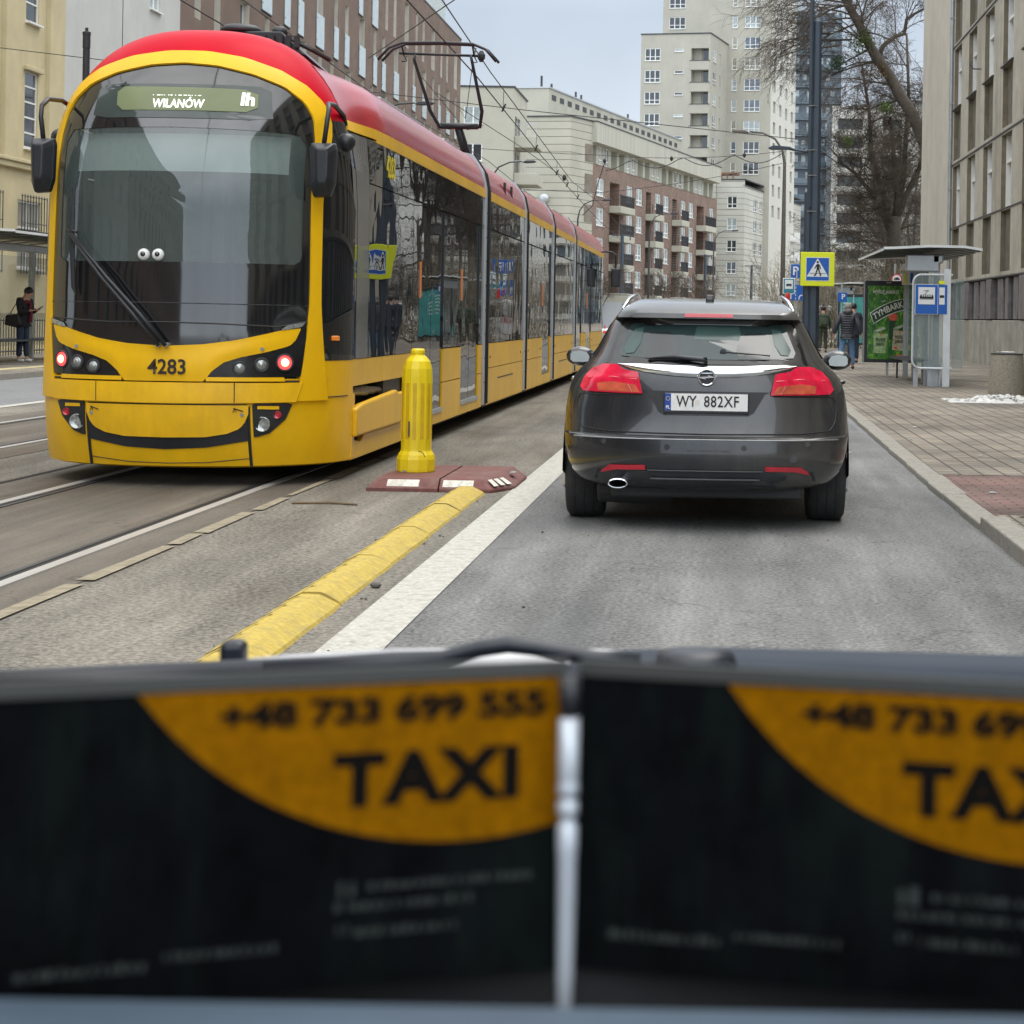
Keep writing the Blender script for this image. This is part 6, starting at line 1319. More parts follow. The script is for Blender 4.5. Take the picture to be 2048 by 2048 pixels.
text(P_, 'lettering', '1936', .07, (AX-.12, yp, 1.80), m_lt, rot=(pi/2, -.45, 0), xs=.8)
cv = lambda x: -.28*(x-.12)**2
b = MB(); up, lo = [], []
for i in range(17):
    x = -.42+.84*i/16; c_, s_ = cos(.36), sin(.36)
    for l_, dz in ((up, .13), (lo, -.13)): zz = -.28*(x-.12)**2*1.0+dz; l_.append((AX-.02+x*c_-zz*s_, 1.62+x*s_+zz*c_))
b.add([(x, yp, z) for x, z in up+lo[::-1]], [tuple(range(34))]); b.mi = 1; pts = up+lo[::-1]+[up[0]]; b.tube([(x, yp-.002, z) for x, z in pts], .009, 4); part(P_, 'logo_frame', b, [m_dg, m_lt])
text(P_, 'lettering', 'TYMBARK', .205, (AX-.02, yp-.004, 1.62), m_lt, rot=(pi/2, -.36, 0), xs=.82, curve=cv, bold=.004)
b = MB(); b.sph((AX+.11, yp+.004, 1.44), .105, 18, 12, (1, .08, .95)); part(P_, 'apple_picture', b, m_ap)
b = MB(); b.box(AX-.02+.04, AX+.16, yp+.0, yp+.002, .9, 1.36); part(P_, 'bottle_picture', b, m_dg)
for xo, zo, an, lab, cc in ((-.18, .83, -.02, 'POLSKIE\nJABŁKA', (.30, .42, .20)), (.27, .90, -.10, 'POLSKIE\nJABŁKO', (.42, .40, .26))):
    b = MB(); c_, s_ = cos(an), sin(an)
    b.prism([(-.15, -.24), (.12, -.24), (.17, .22), (-.17, .22)], lambda a, c: (AX+xo+a*c_+c*-s_, yp-.001, zo+c*c_+a*s_), lambda a, c: (AX+xo+a*c_+c*-s_, yp+.001, zo+c*c_+a*s_)); part(P_, 'carton_picture', b, mat('carton_print_%d' % (xo > 0), cc, .5, var=.5, sc=16))
    text(P_, 'lettering', 'TYMBARK', .085, (AX+xo-.02, yp-.004, zo+.30), m_lt, rot=(pi/2, -.42, 0), xs=.72, bold=.002); text(P_, 'lettering', lab, .10, (AX+xo, yp-.004, zo+.02), m_dg if xo < 0 else m_num, xs=.6, bold=.003)
    b = MB(); b.sph((AX+xo+.01, yp+.0, zo+.2), .028, 10, 8, (1, .1, 1)); b.sph((AX+xo-.09, yp, zo-.18), .04 if xo > 0 else .01, 10, 8, (1, .1, 1)); part(P_, 'apple_picture', b, m_ap)
b = MB(); b.box(AX+.18, AX+.50, yp-.001, yp, .50, .56); b.mi = 1
for k in range(8): b.box(AX+.21+k*.033, AX+.23+k*.033, yp-.003, yp-.0015, .52, .54)
part(P_, 'slogan_bar', b, [mat('poster_red', (.62, .05, .03), .5), m_lt])
plate(P_, 'maker_badge', m_grey, AX, AY-.004, 2.245, .12, .035, .004)
G = adpanel('teal advert panel farther down the right pavement, behind the walking men', 4.98, 70, 1.16, 1.92, .42, mat('teal_print', (.06, .30, .29), .3, var=.3, sc=3))
b = MB()
for k in range(6): b.box(4.62, 4.62+(.30, .26, .34, .22, .3, .2)[k], 69.98, 69.985, 1.95-k*.13, 2.01-k*.13)
b.box(5.0, 5.03, 69.98, 69.985, 1.3, 2.3); part(G, 'lettering', b, mat('teal_pale', (.4, .6, .58), .5))
shelter('second tram shelter farther along the right pavement, mostly behind the teal advert panel', 4.3, 6.1, 74, 79)

# --- left stop
m_lsh = mat('left_roof_grey', (.30, .32, .30), .4, metal=.3)
G, xb = shelter('grey tram shelter at the left edge, across the tracks', -13.9, -16.6, 36.5, 45.5, z=.115)
b = MB(); b.box(-16.2, -14.3, 45.3, 45.4, 2.3, 2.62); b.box(-16.55, -14.6, 36.5, 36.6, 2.32, 2.6); b.tube([(-15.86, 45.2, .1), (-15.86, 45.2, 2.5)], .12, 8); part(G, 'beam', b, m_dark)
G = root('advert_panel', 'rounded glass advert pane showing a garden picture at the left tram stop', 'advert panel', (-15.0, 43.9, .115)); b = MB(); lp = rounded(-15.55, -14.62, .45, 2.33, .16); lp2 = [(-14.62-(p[0]+15.55), p[1]) for p in rounded(-15.55, -14.62, .45, 2.33, .16)]
ring = [p for p in rounded(-15.55, -15.0, .45, 2.33, .18)][1:-1]; ring += [(-30.17-p[0], p[1]) for p in ring[::-1]]; b.tube([(x, 43.9, z) for x, z in ring+[ring[0]]], .032, 6); b.box(-15.5, -15.44, 43.88, 43.94, .1, .5); b.box(-14.75, -14.69, 43.88, 43.94, .1, .5); part(G, 'frame', b, mat('pale_steel', (.6, .6, .6)))
part(G, 'poster', MB().box(-15.52, -14.65, 43.95, 43.96, .5, 2.3), mat('pale_poster', (.30, .36, .34), .3, var=.1))
b = MB(); b.box(-15.45, -14.7, 43.94, 43.948, .55, 1.45); b.mi = 1; b.box(-15.4, -15.05, 43.93, 43.938, .95, 1.30); b.mi = 2; b.box(-15.4, -15.0, 43.925, 43.93, 1.0, 1.06); b.box(-14.98, -14.86, 43.925, 43.93, .8, 1.42); part(G, 'garden_picture', b, [mat('poster_stone', (.26, .27, .25), .5, var=.6, sc=9), mat('poster_green', (.22, .34, .10), .5, var=.6, sc=14), m_dark])
G = root('railing', 'black iron lattice railing behind the left tram stop', 'railing', (-17.2, 43, .115)); b = MB()
for k in range(70): y_ = 36+k*.17; b.tube([(-17.2, y_, .15), (-17.2, y_, 1.05), (-17.1, y_+.1, 1.18)], .012, 4)
for z in (.25, .55, 1.0): b.tube([(-17.2, 36, z), (-17.2, 48, z)], .02, 5)
part(G, 'bars', b, m_dark)
b = MB()
for k in range(14): b.tube([(-17.1+k*.17, 48.1, .15), (-17.1+k*.17, 48.1, 1.1)], .012, 4)
b.tube([(-17.2, 48.1, 1.1), (-14.7, 48.1, 1.1)], .02, 5); b.tube([(-17.2, 48.1, .5), (-14.7, 48.1, .5)], .02, 5); part(G, 'end_bars', b, m_dark)

# ================================================================ PEOPLE
def skin(par, name, nodes, edges, m, sub=2):
    me = bpy.data.meshes.new(name); me.from_pydata([n[:3] for n in nodes], edges, []); me.materials.append(m)
    o = bpy.data.objects.new(name, me); COL.objects.link(o); o.parent = par
    s = o.modifiers.new('skin', 'SKIN'); s.use_smooth_shade = True
    for i, n in enumerate(nodes): me.skin_vertices[0].data[i].radius = (n[3], n[4] if len(n) > 4 else n[3])
    me.skin_vertices[0].data[0].use_root = True
    if sub: q = o.modifiers.new('sub', 'SUBSURF'); q.levels = sub; q.render_levels = sub
    return o
m_skin = mat('skin', (.48, .27, .19), .6)
def person(label, x, y, z, H, rz, P, coat, trous, shoe, hatm, hair=None, group=None):
    """P: pose offsets in metres at 1.75 m: el/wr per side, kn/an per side, lean, head tilt"""
    G = root('person', label, 'person', (x, y, z), group, rz=rz, local=True); G.scale = (H/1.75,)*3
    ln = P.get('lean', 0); hd = P.get('head', 0)
    def t(p): return (p[0], p[1]-max(0, p[2]-.95)*ln, *p[2:])
    neck = t((0, -.01, 1.50, .055)); head = (neck[0], neck[1]-.035-hd*.9, 1.62-abs(hd)*.5, .085, .095)
    N_ = [t((0, 0, .95, .12, .10)), t((0, 0, 1.15, .125, .095)), t((0, 0, 1.36, .15, .10)), neck, head, (head[0], head[1]+.005, head[2]+.10, .075, .085)]
    E_ = [(0, 1), (1, 2), (2, 3), (3, 4), (4, 5)]
    arms = []; legs = []
    for s, k in ((-1, 'L'), (1, 'R')):
        el = P.get('el'+k, (s*.26, .02, 1.15)); wr = P.get('wr'+k, (s*.26, -.06, .90)); i = len(N_)
        sh = t((s*.185, 0, 1.42, .062)); el = t(el); wr = t(wr); N_ += [sh, (*el, .042), (*wr, .030)]; E_ += [(2, i), (i, i+1), (i+1, i+2)]
        dv = (V(wr)-V(el)).normalized(); palm = V(wr)+dv*.06; N_.append((*palm, .030, .016)); E_.append((i+2, i+3)); j = i+3
        for f, (a, l_) in enumerate(((-.03, .07), (-.011, .085), (.009, .08), (.028, .06))): p0 = palm+dv*.03+V((0, a, 0)); N_.append((*p0, .009)); N_.append((*(p0+dv*l_*.8+V((0, -.01, .005))), .007)); n_ = len(N_); E_ += [(j, n_-2), (n_-2, n_-1)]
        th_ = V(wr)+dv*.03+V((-s*.02, -.035, 0)); N_.append((*th_, .011)); N_.append((*(th_+dv*.035+V((0, -.015, 0))), .009)); n_ = len(N_); E_ += [(i+2, n_-2), (n_-2, n_-1)]
        arms.append((sh, el, wr))
        hp = (s*.09, 0, .90, .088); kn = P.get('kn'+k, (s*.10, -.01, .50)); an = P.get('an'+k, (s*.11, .02, .09)); i = len(N_)
        N_ += [hp, (*kn, .058), (*an, .038), (an[0]+s*.01, an[1]-.13, max(.035, an[2]-.055), .036, .026)]; E_ += [(0, i), (i, i+1), (i+1, i+2), (i+2, i+3)]; legs.append((hp, kn, an))
    # nose and ears
    i = len(N_); N_ += [(head[0], head[1]-.10, head[2]+.0, .016)]; E_ += [(4, i)]
    B = skin(G, 'body', N_, E_, m_skin)
    hem = P.get('hem', .82); thick = P.get('thick', 1.)
    J = [t((0, .0, .98, .165*thick, .13*thick)), t((0, .0, hem, .175*thick, .14*thick)), t((0, .0, 1.2, .165*thick, .13*thick)), t((0, .005, 1.38, .175*thick, .125*thick)), t((0, 0, 1.50, .08))]; Ej = [(0, 1), (0, 2), (2, 3), (3, 4)]
    for sh, el, wr in arms: i = len(J); J += [(sh[0], sh[1], sh[2]-.005, .082*thick), (*el[:3], .066*thick), (*wr[:3], .05*thick)]; Ej += [(3, i), (i, i+1), (i+1, i+2)]
    skin(G, 'jacket', J, Ej, coat)
    Q = [(0, 0, .94, .13, .11)]; Eq = []
    for hp, kn, an in legs: i = len(Q); Q += [(hp[0], hp[1], .86, .098), (*kn, .078), (an[0], an[1], an[2]+.02, .062)]; Eq += [(0, i), (i, i+1), (i+1, i+2)]
    skin(G, 'trousers', Q, Eq, trous)
    for hp, kn, an in legs: skin(G, 'shoe', [(an[0], an[1]+.03, max(.05, an[2]-.035), .05, .045), (an[0], an[1]-.06, max(.045, an[2]-.045), .048, .04), (an[0], an[1]-.15, max(.035, an[2]-.055), .042, .03)], [(0, 1), (1, 2)], shoe)
    hx, hy, hz = head[0], head[1], head[2]
    b = MB(); b.sph((hx, hy+.012, hz+.065), .108, 16, 10, (.93, 1.05, .95)); 
    if P.get('bobble'): b.sph((hx, hy+.01, hz+.19), .045, 10, 8)
    b.v = [(a, c, max(d, hz-.005-.35*(c-hy))) for a, c, d in b.v]; part(G, 'hat' if hatm is not None and hair is None else 'hair', b, hatm or hair, smooth=True)
    b = MB()
    for s in (-1, 1): b.sph((hx+s*.032, hy-.088, hz+.018), .011, 8, 6)
    part(G, 'eyes', b, m_sb); b = MB(); b.tube([(hx-.025, hy-.092, hz-.04), (hx, hy-.098, hz-.042), (hx+.025, hy-.092, hz-.04)], .005, 5); part(G, 'mouth', b, mat('lips', (.35, .12, .10), .6))
    b = MB()
    for s in (-1, 1): b.sph((hx+s*.088, hy+.005, hz+.005), .022, 8, 6, (.5, .8, 1.3))
    part(G, 'ears', b, m_skin); return G, t, head
m_navy = mat('navy_wool', (.012, .013, .018), .9, var=.2, sc=20); m_jean = mat('blue_denim', (.10, .19, .33), .85, var=.25, sc=12); m_djean = mat('dark_denim', (.018, .028, .055), .85, var=.2, sc=12)
m_puff = mat('dark_puffer', (.035, .035, .045), .45, var=.2, sc=8); m_green = mat('olive_jacket', (.05, .07, .04), .8, var=.5, sc=7); m_bur = mat('burgundy_scarf', (.12, .015, .025), .9, var=.3, sc=30); m_tan = mat('tan_suede', (.25, .12, .05), .8)
G, t, hd_ = person('person in dark coat, burgundy scarf and black beanie at the left tram stop', -15.42, 41, .115, 1.66, R(72),
    dict(lean=.10, head=.07, elL=(-.22, -.05, 1.17), wrL=(-.13, -.28, 1.20), elR=(.22, -.05, 1.17), wrR=(.10, -.28, 1.21), hem=.86, anL=(-.09, .03, .09), anR=(.10, -.04, .09)), m_navy, m_djean, m_white, m_sb)
b = MB(); b.tube([(-.10, -.02, 1.42), (-.06, -.13, 1.40), (.04, -.15, 1.38), (.11, -.05, 1.42), (.06, .07, 1.46), (-.07, .07, 1.46), (-.10, -.02, 1.42)], .05, 8); b.tube([(.02, -.19, 1.36), (.03, -.20, 1.1), (.02, -.19, .92)], [.04, .045, .05], 6); part(G, 'scarf', b, m_bur, smooth=True)
g2 = root('handbag', 'black shoulder bag hanging at the side of the person with the phone', 'bag', (-15.42, 41, .115), rz=R(72), local=True); g2.scale = G.scale
b = MB(); b.prism([(-.05, 1.12), (.30, 1.10), (.34, .86), (.0, .80), (-.10, .88)], lambda a, c: (-.30, a-.05, c), lambda a, c: (-.19, a-.05, c)); part(g2, 'bag', b, m_sb, bev=.03)
b = MB(); b.tube([(-.2, -.05, 1.12), (-.12, -.0, 1.45), (-.08, .06, 1.46), (-.2, .2, 1.12)], .012, 6); part(g2, 'strap', b, m_tan)
g2 = root('phone', 'small phone held by the person at the left tram stop', 'phone', (-15.42, 41, .115), rz=R(72), local=True); b = MB(); b.prism([(-.04, -.005), (.04, -.005), (.04, .005), (-.04, .005)], lambda a, c: (a, -.40, 1.17+c), lambda a, c: (a, -.52, 1.24+c)); part(g2, 'phone_body', b, m_grey)
person('person in dark padded jacket, pale cap and light blue jeans walking away', 3.33, 48.5, .06, 1.74, R(172),
    dict(lean=.12, head=.05, hem=.86, thick=1.18, elL=(-.30, .05, 1.15), wrL=(-.33, -.02, .92), elR=(.30, .05, 1.15), wrR=(.36, -.02, .92), knL=(-.12, -.10, .50), anL=(-.14, -.10, .09), knR=(.16, .02, .50), anR=(.23, .20, .13)), m_puff, m_jean, m_sb, mat('pale_cap', (.25, .24, .21), .8))
Gp = [o for o in COL.objects if o.name.startswith('person')][-1]
b = MB()
for k in range(9): zc = .88+k*.062; r1 = .205-.006*abs(k-4); b.lathe((0, -.12*max(0, zc-.95), zc), [(r1*.93, 0), (r1*1.03, .026), (r1*.93, .052)], 20)
b.v = [(a, (c+.12*max(0, d-.95))*.80-.12*max(0, d-.95), d) for a, c, d in b.v]; part(Gp, 'quilting', b, m_puff, smooth=True)
b = MB(); b.sph((0, -.02, 1.50), .13, 12, 8, (1.1, .9, .7)); part(Gp, 'hood', b, m_puff, smooth=True)
person('person in dark navy clothes mostly hidden behind the juice advert panel', 4.02, 56, .06, 1.78, R(190), dict(thick=1.1, hem=.85), mat('navy_jacket', (.015, .02, .04), .8), m_djean, m_sb, m_sb)
person('person in olive jacket and black bobble hat walking away by the lamp post', 4.05, 73, .06, 1.80, R(178), dict(bobble=1, hem=.80, thick=1.15, knL=(-.1, -.08, .5), anR=(.12, .12, .12)), m_green, mat('olive_trousers', (.045, .05, .03), .9), m_sb, m_sb)
Gp = [o for o in COL.objects if o.name.startswith('person')][-1]
g2 = root('backpack', 'bulky olive backpack on the back of the person by the lamp post', 'backpack', (4.05, 73, .06), rz=R(178), local=True)
b = MB(); b.box(-.20, .20, .12, .36, 1.02, 1.50); b.box(-.13, .13, .36, .42, 1.08, 1.34); part(g2, 'pack', b, m_green, bev=.05); b = MB(); b.tube([(-.12, .14, 1.5), (-.12, -.02, 1.50), (-.12, -.16, 1.35), (-.14, .12, 1.05)], .02, 6); b.tube([(.12, .14, 1.5), (.12, -.02, 1.50), (.12, -.16, 1.35), (.14, .12, 1.05)], .02, 6); part(g2, 'strap', b, m_green)

# ================================================================ DISTANT VAN, CONES
G = root('van', 'white van parked beyond the right pavement, behind the walking people', 'van', (5.5, 92, 0))
b = MB(); b.prism([(0, .35), (4.6, .35), (4.6, 1.0), (4.0, 1.2), (3.4, 1.95), (3.2, 2.05), (.1, 2.05), (0, 1.9)], lambda a, c: (4.55, 92+a, c), lambda a, c: (6.35, 92+a, c)); part(G, 'body', b, mat('van_white', (.6, .61, .6), .3, coat=.5), bev=.06)
b = MB(); b.box(4.75, 6.15, 91.98, 91.995, 1.2, 1.8); part(G, 'rear_window', b, m_cgl)
for x in (4.62, 6.28): part(G, 'tail_light', MB().box(x-.06, x+.06, 91.975, 91.99, .9, 1.3), m_redlens)
for x in (4.65, 6.25):
    for y in (92.8, 95.9): b = MB(); b.lathe((x-.1, y, .33), [(.2, 0), (.33, .02), (.33, .18), (.2, .2)], 18, 'x'); part(G, 'wheel', b, m_tyre)
part(G, 'number_plate', MB().box(5.2, 5.7, 91.97, 91.98, .75, .86), m_sw)
for i, (x, y) in enumerate(((-8.9, 143), (-7.6, 143.5))):
    b = MB(); b.lathe((x, y, 0), [(.20, 0), (.20, .04), (.15, .05)], 10); b.lathe((x, y, .05), [(.15, 0), (.12, .16)], 10); b.mi = 1; b.lathe((x, y, .21), [(.12, 0), (.08, .18)], 10); b.mi = 0; b.lathe((x, y, .39), [(.08, 0), (.03, .26)], 10)
    thing('traffic_cone', b, [m_sr, m_sw], ('left', 'right')[i]+' one of two red and white cones beyond the far end of the tram', 'traffic cone', 'traffic cones beyond the tram')
b = MB(); b.sph((-8.2, 144.5, .1), .9, 14, 6, (2.2, 1, .35)); thing('snow', b, m_snow, 'low strip of dirty snow behind the two cones', 'snow heap', smooth=True)
# hedges / low shop front at the foot of the brick wing
b = MB(); b.box(-16.5, -7.5, 150, 153, 0, 3.2); 
G = root('kiosk', 'low pale garage front with two grey doors at the foot of the brick wing', 'building', (-12, 150, 0)); part(G, 'wall', b, m_band); b = MB()
for x in (-11.6, -9.6): b.box(x, x+1.6, 149.93, 150.02, 0, 2.5)
part(G, 'door', b, m_lgrey)

# ================================================================ BARE TREES
m_bark = mat('grey_brown_bark', (.075, .062, .048), .95, var=.35, sc=6, bump=.04, bsc=20); m_twig = mat('thin_twigs', (.075, .058, .042), .9, var=.4, sc=1.5); m_twl = mat('pale_twigs', (.24, .21, .155), .9, var=.4, sc=1.5); m_moss = mat('green_moss', (.07, .11, .015), .95, var=.6, sc=8)
def rv(r_): return V((r_.gauss(0, 1), r_.gauss(0, 1), r_.gauss(0, 1))).normalized()
def grow(mb, tw, p, d, L_, r_, dep, rg, droop=.0, side=V((0, 0, 0)), sides=5):
    n = 5 if dep > 1 else 4; pts = [p]; rs = [r_]; q = d.normalized()
    for i in range(n):
        q = (q+rv(rg)*.20+V((0, 0, -droop*(.5+i*.35)))+side*.06).normalized(); pts.append(pts[-1]+q*L_/n); rs.append(r_*(1-.72*(i+1)/n))
    (mb if dep >= 2 else tw).tube(pts, rs, sides if dep >= 2 else 3, cap=False)
    if dep == 0: return
    k = {4: 7, 3: 7, 2: 7, 1: 5}[dep]
    for j in range(k):
        t = .18+.8*(j+rg.random())/k; i = min(n-1, int(t*n)); f = t*n-i; pp = pts[i]+(pts[i+1]-pts[i])*f; base = (pts[i+1]-pts[i]).normalized()
        nd = (base*.75+rv(rg)*.75+side*.25+V((0, 0, .15-droop))).normalized(); grow(mb, tw, pp, nd, L_*rg.uniform(.42, .66), max(.0075, rs[i]*.5), dep-1, rg, droop*1.15, side, sides)
rg = random.Random(31)
G = root('tree', 'old leaning bare tree with a thick mossy limb and drooping twigs by the plaster wall', 'tree', (10.3, 84, 0))
b = MB(); tw = MB()
limb = [(10.4, 84, 0), (10.2, 84, 4), (9.8, 84, 7.6), (9.25, 84, 9.1), (8.9, 84, 9.9), (8.55, 84, 10.7), (8.0, 84, 11.5), (7.5, 84, 12.4), (6.9, 84, 13.2), (6.5, 84, 13.9), (6.2, 84, 14.5), (5.9, 84, 15.0), (5.5, 84, 15.7), (5.0, 84, 17.0), (4.6, 84, 18.5)]
b.tube(limb, [.42, .38, .34, .31, .28, .27, .26, .25, .24, .22, .21, .20, .19, .16, .11], 10)
sec2 = [(6.95, 84, 13.2), (7.15, 84.1, 13.8), (7.7, 84, 14.25), (8.1, 84, 14.35), (8.2, 84, 15.0), (8.6, 84, 15.3), (9.5, 84, 15.8)]; b.tube(sec2, [.12, .11, .10, .09, .08, .06, .04], 8)
part(G, 'trunk', b, m_bark, smooth=True)
b = MB(); L3 = V((-1, -.1, -.15))
for i in range(3, 15):
    for j in range(3 if i < 12 else 4):
        p = V(limb[i-1]).lerp(V(limb[i]), rg.random()); grow(b, tw, p, V((rg.uniform(-1, .5), rg.uniform(-.5, .5), rg.uniform(-.1, .6))), rg.uniform(2.0, 3.6), .05, 3, rg, .07, L3*.35)
for i in range(8): grow(b, tw, V((rg.uniform(4.4, 6.4), 84+rg.uniform(-1, 1), rg.uniform(13, 18))), V((-1, rg.uniform(-.3, .3), rg.uniform(-.2, .25))), rg.uniform(2.4, 3.6), .05, 3, rg, .14, L3*.6)
for i in range(7): p = V(sec2[rg.randint(2, 6)]); grow(b, tw, p, V((rg.uniform(-.4, 1), rg.uniform(-.5, .5), rg.uniform(.0, 1))), 2.2, .03, 3, rg, .0)
part(G, 'crown', b, m_bark); part(G, 'twigs', tw, m_twig, kind='stuff')
def clump(G, c, r_, n, m, nm='mistletoe'):
    b = MB(); 
    for i in range(n):
        d = rv(rg); p = V(c)+d*r_*rg.random()**.5*V((1, 1, 1)).length/1.73; s_ = rg.uniform(.03, .075); a = rv(rg)*s_; c_ = rv(rg)*s_*.5; b.add([p-a, p+c_, p+a, p-c_], [(0, 1, 2, 3)])
    return part(G, nm, b, m)
clump(G, (6.15, 83.8, 14.0), .62, 900, m_moss); clump(G, (5.1, 83.6, 12.9), .42, 420, mat('dark_mistletoe', (.03, .06, .025), .95, var=.5, sc=8)); clump(G, (7.3, 83.7, 11.0), .38, 320, m_moss); clump(G, (5.6, 83.5, 9.4), .3, 160, m_moss); clump(G, (7.0, 83.8, 12.6), .5, 350, mat('dry_leaves', (.13, .08, .03), .95, var=.5, sc=8), 'dry_leaves')
G = root('tree', 'many-stemmed bare grey tree behind the tram shelter, dark trunk with rising forks', 'tree', (8.0, 88, 0))
b = MB(); tw = MB()
b.tube([(8.05, 88, 0), (8.1, 88, 3), (8.15, 88, 5.4), (8.2, 88, 6.3)], [.48, .38, .34, .28], 12)
stems = [[(8.15, 88, 5.8), (8.7, 88, 7.3), (9.3, 88, 8.6), (9.8, 88, 10.2), (10.1, 88, 12)], [(8.2, 88, 6.2), (8.55, 88, 8), (8.65, 88, 10), (8.75, 88, 12.2), (8.6, 88, 15)], [(8.1, 88, 5.6), (7.5, 88, 7.6), (7.0, 88, 9.5), (6.9, 88, 11.2), (6.5, 88, 13.5)], [(8.1, 88, 5.2), (7.7, 88, 6.3), (6.9, 88, 7.6), (6.3, 88, 8.3), (5.6, 88, 8.8)], [(8.2, 88, 6), (8.3, 88, 7.5), (8.1, 88, 9), (7.9, 88, 11)]]
for st in stems: b.tube(st, [.17, .14, .11, .08, .05][:len(st)], 8)
part(G, 'trunk', b, m_bark, smooth=True); b = MB()
for st in stems:
    for i in range(1, len(st)):
        for j in range(3): p = V(st[i-1]).lerp(V(st[i]), rg.random()); grow(b, tw, p, V((rg.uniform(-1.2, .8), rg.uniform(-.6, .6), rg.uniform(.0, 1))), rg.uniform(1.7, 2.8), .035, 3, rg, .03)
for i in range(9): p = V((8.1, 88, rg.uniform(3.2, 5.6))); grow(b, tw, p, V((rg.choice((-1, -1, 1)), rg.uniform(-.5, .5), rg.uniform(-.1, .6))), 3.4, .045, 3, rg, .05)
part(G, 'crown', b, m_bark); part(G, 'twigs', tw, m_twig, kind='stuff'); clump(G, (6.9, 87.5, 10.1), .35, 160, mat('dark_mistletoe', (.03, .06, .025)))
for i, (x, y, h, n, lab) in enumerate(((5.9, 86, 4.0, 130, 'dense bare shrub of pale straight shoots above the juice advert panel'), (8.6, 85, 4.4, 120, 'dense bare shrub of pale shoots behind the tram shelter roof'), (3.9, 98, 4.4, 90, 'bare shrub between the lamp post and the teal advert panel'))):
    G = root('shrub', lab, 'shrub', (x, y, 0), 'bare shrubs along the right pavement'); b = MB(); tw = MB()
    for k in range(n):
        p = V((x+rg.gauss(0, 1.0), y+rg.gauss(0, .8), 0)); d = V((rg.gauss(0, .45), rg.gauss(0, .3), 1)); hh = h*rg.uniform(.75, 1.1); pts = [p+d.normalized()*hh*t+V((rg.gauss(0, .08), 0, 0)) for t in (0, .35, .7, 1)]; b.tube(pts, [.022, .016, .012, .005], 3, cap=False)
        for j in range(3): grow(b, tw, pts[1+j % 2].lerp(pts[2+j % 2], rg.random()), d+rv(rg)*.9, 1.2, .011, 1, rg, .0)
    part(G, 'stem', b, m_twl); part(G, 'twigs', tw, m_twl if i != 1 else m_twig, kind='stuff')
G = root('tree', 'small bare street tree at the foot of the brick wing beyond the tram', 'tree', (-9.5, 148, 0)); b = MB(); tw = MB(); b.tube([(-9.5, 148, 0), (-9.5, 148, 2.4), (-9.3, 148, 4)], [.12, .1, .06], 6); part(G, 'trunk', b, m_bark)
b = MB()
for k in range(12): grow(b, tw, V((-9.45, 148, rg.uniform(2, 4))), V((rg.gauss(0, 1), rg.gauss(0, .6), .8)), 1.9, .035, 3, rg, .0)
part(G, 'crown', b, m_twig); part(G, 'twigs', tw, m_twig, kind='stuff')
src = G
for k, (x, y, lab) in enumerate(((-5.2, 165, 'small bare street tree in front of the middle of the brick wing'), (-2.2, 180, 'small bare street tree near the right end of the brick wing'))):
    c = copy_tree(src); c.location = (x, y, 0); c['label'] = lab
big = [o for o in COL.objects if o.get('category') == 'tree' and o['label'].startswith('many-stemmed')][0]
for x, y, rz_, lab in ((11.5, 128, 1.0, 'bare tree farther back, partly hidden by the many-stemmed tree'), (16.5, 165, 4.0, 'most distant bare tree in the row behind the tram shelter')):
    c = copy_tree(big); c.location = (x, y, 0); c['label'] = lab
    for ch in c.children: ch.location = (0, 0, 0)
# ================================================================ OVERHEAD WIRES
def wire(pts, r_, label, n=5, sag=0., grp='overhead tram wires', cat='wire'):
    out = []
    for a, c in zip(pts, pts[1:]):
        for i in range(8 if sag else 1): t = i/8 if sag else 0; p = V(a).lerp(V(c), t); out.append(p-V((0, 0, sag*4*t*(1-t))))
    out.append(V(pts[-1])); b = MB(); b.tube(out, r_, n); return thing('overhead_wire', b, m_rub, label, cat, grp)
c1 = [(-3.9, -20, 5.55), (-4.2, 18, 5.56), (-4.40, 33, 5.56), (-4.77, 47.5, 5.55), (-5.1, 62.7, 5.55), (-5.4, 80, 5.55), (-5.6, 110, 5.55)]
m1 = [(-4.1, -20, 6.8), (-4.35, 28.5, 6.15), (-4.45, 35.2, 5.95), (-5.1, 62.5, 5.88), (-5.4, 80, 6.3), (-5.6, 110, 6.2)]
wire(c1, .012, 'lower contact wire running over the near track, touched by the pantograph'); wire(m1, .011, 'upper carrying wire over the near track, above the pantograph')
b = MB()
for y in (38, 47, 55, 60, 66): 
    za = 5.56; zb = itp([(p[1], p[2]) for p in m1], y); xa = itp([(p[1], p[0]) for p in c1], y); xb_ = itp([(p[1], p[0]) for p in m1], y); b.tube([(xa, y, za), (xb_, y, zb)], .006, 4); b.tube([(xa-.02, y, za-.06), (xa+.05, y, za+.1)], .02, 5)
thing('wire_dropper', b, m_rub, 'short droppers tying the contact wire to the carrying wire', 'wire')
wire([(-7.3, -20, 5.55), (-7.5, 60, 5.55), (-8.3, 110, 5.55)], .012, 'contact wire over the far track, at the top left of the picture'); wire([(-7.1, -20, 6.6), (-7.5, 40, 6.0), (-7.6, 60, 6.3), (-8.3, 110, 6.0)], .011, 'carrying wire over the far track, at the top left of the picture')
wire([(2.6, 79, 8.5), (-5.3, 79, 8.2), (-18.5, 79, 9.2)], .012, 'span wire from the thin brown lamp pole across to the brick apartments', sag=.2)
wire([(2.6, 79, 8.0), (-5.3, 79, 6.6), (-18.5, 79, 7.4)], .012, 'lower span wire below the one tied to the thin brown lamp pole', sag=.15)
wire([(2.0, 44, 5.6), (-4.7, 44, 6.2), (-18.5, 44, 7.6)], .010, 'span wire from the dark blue post across the tracks')
wv = []; 
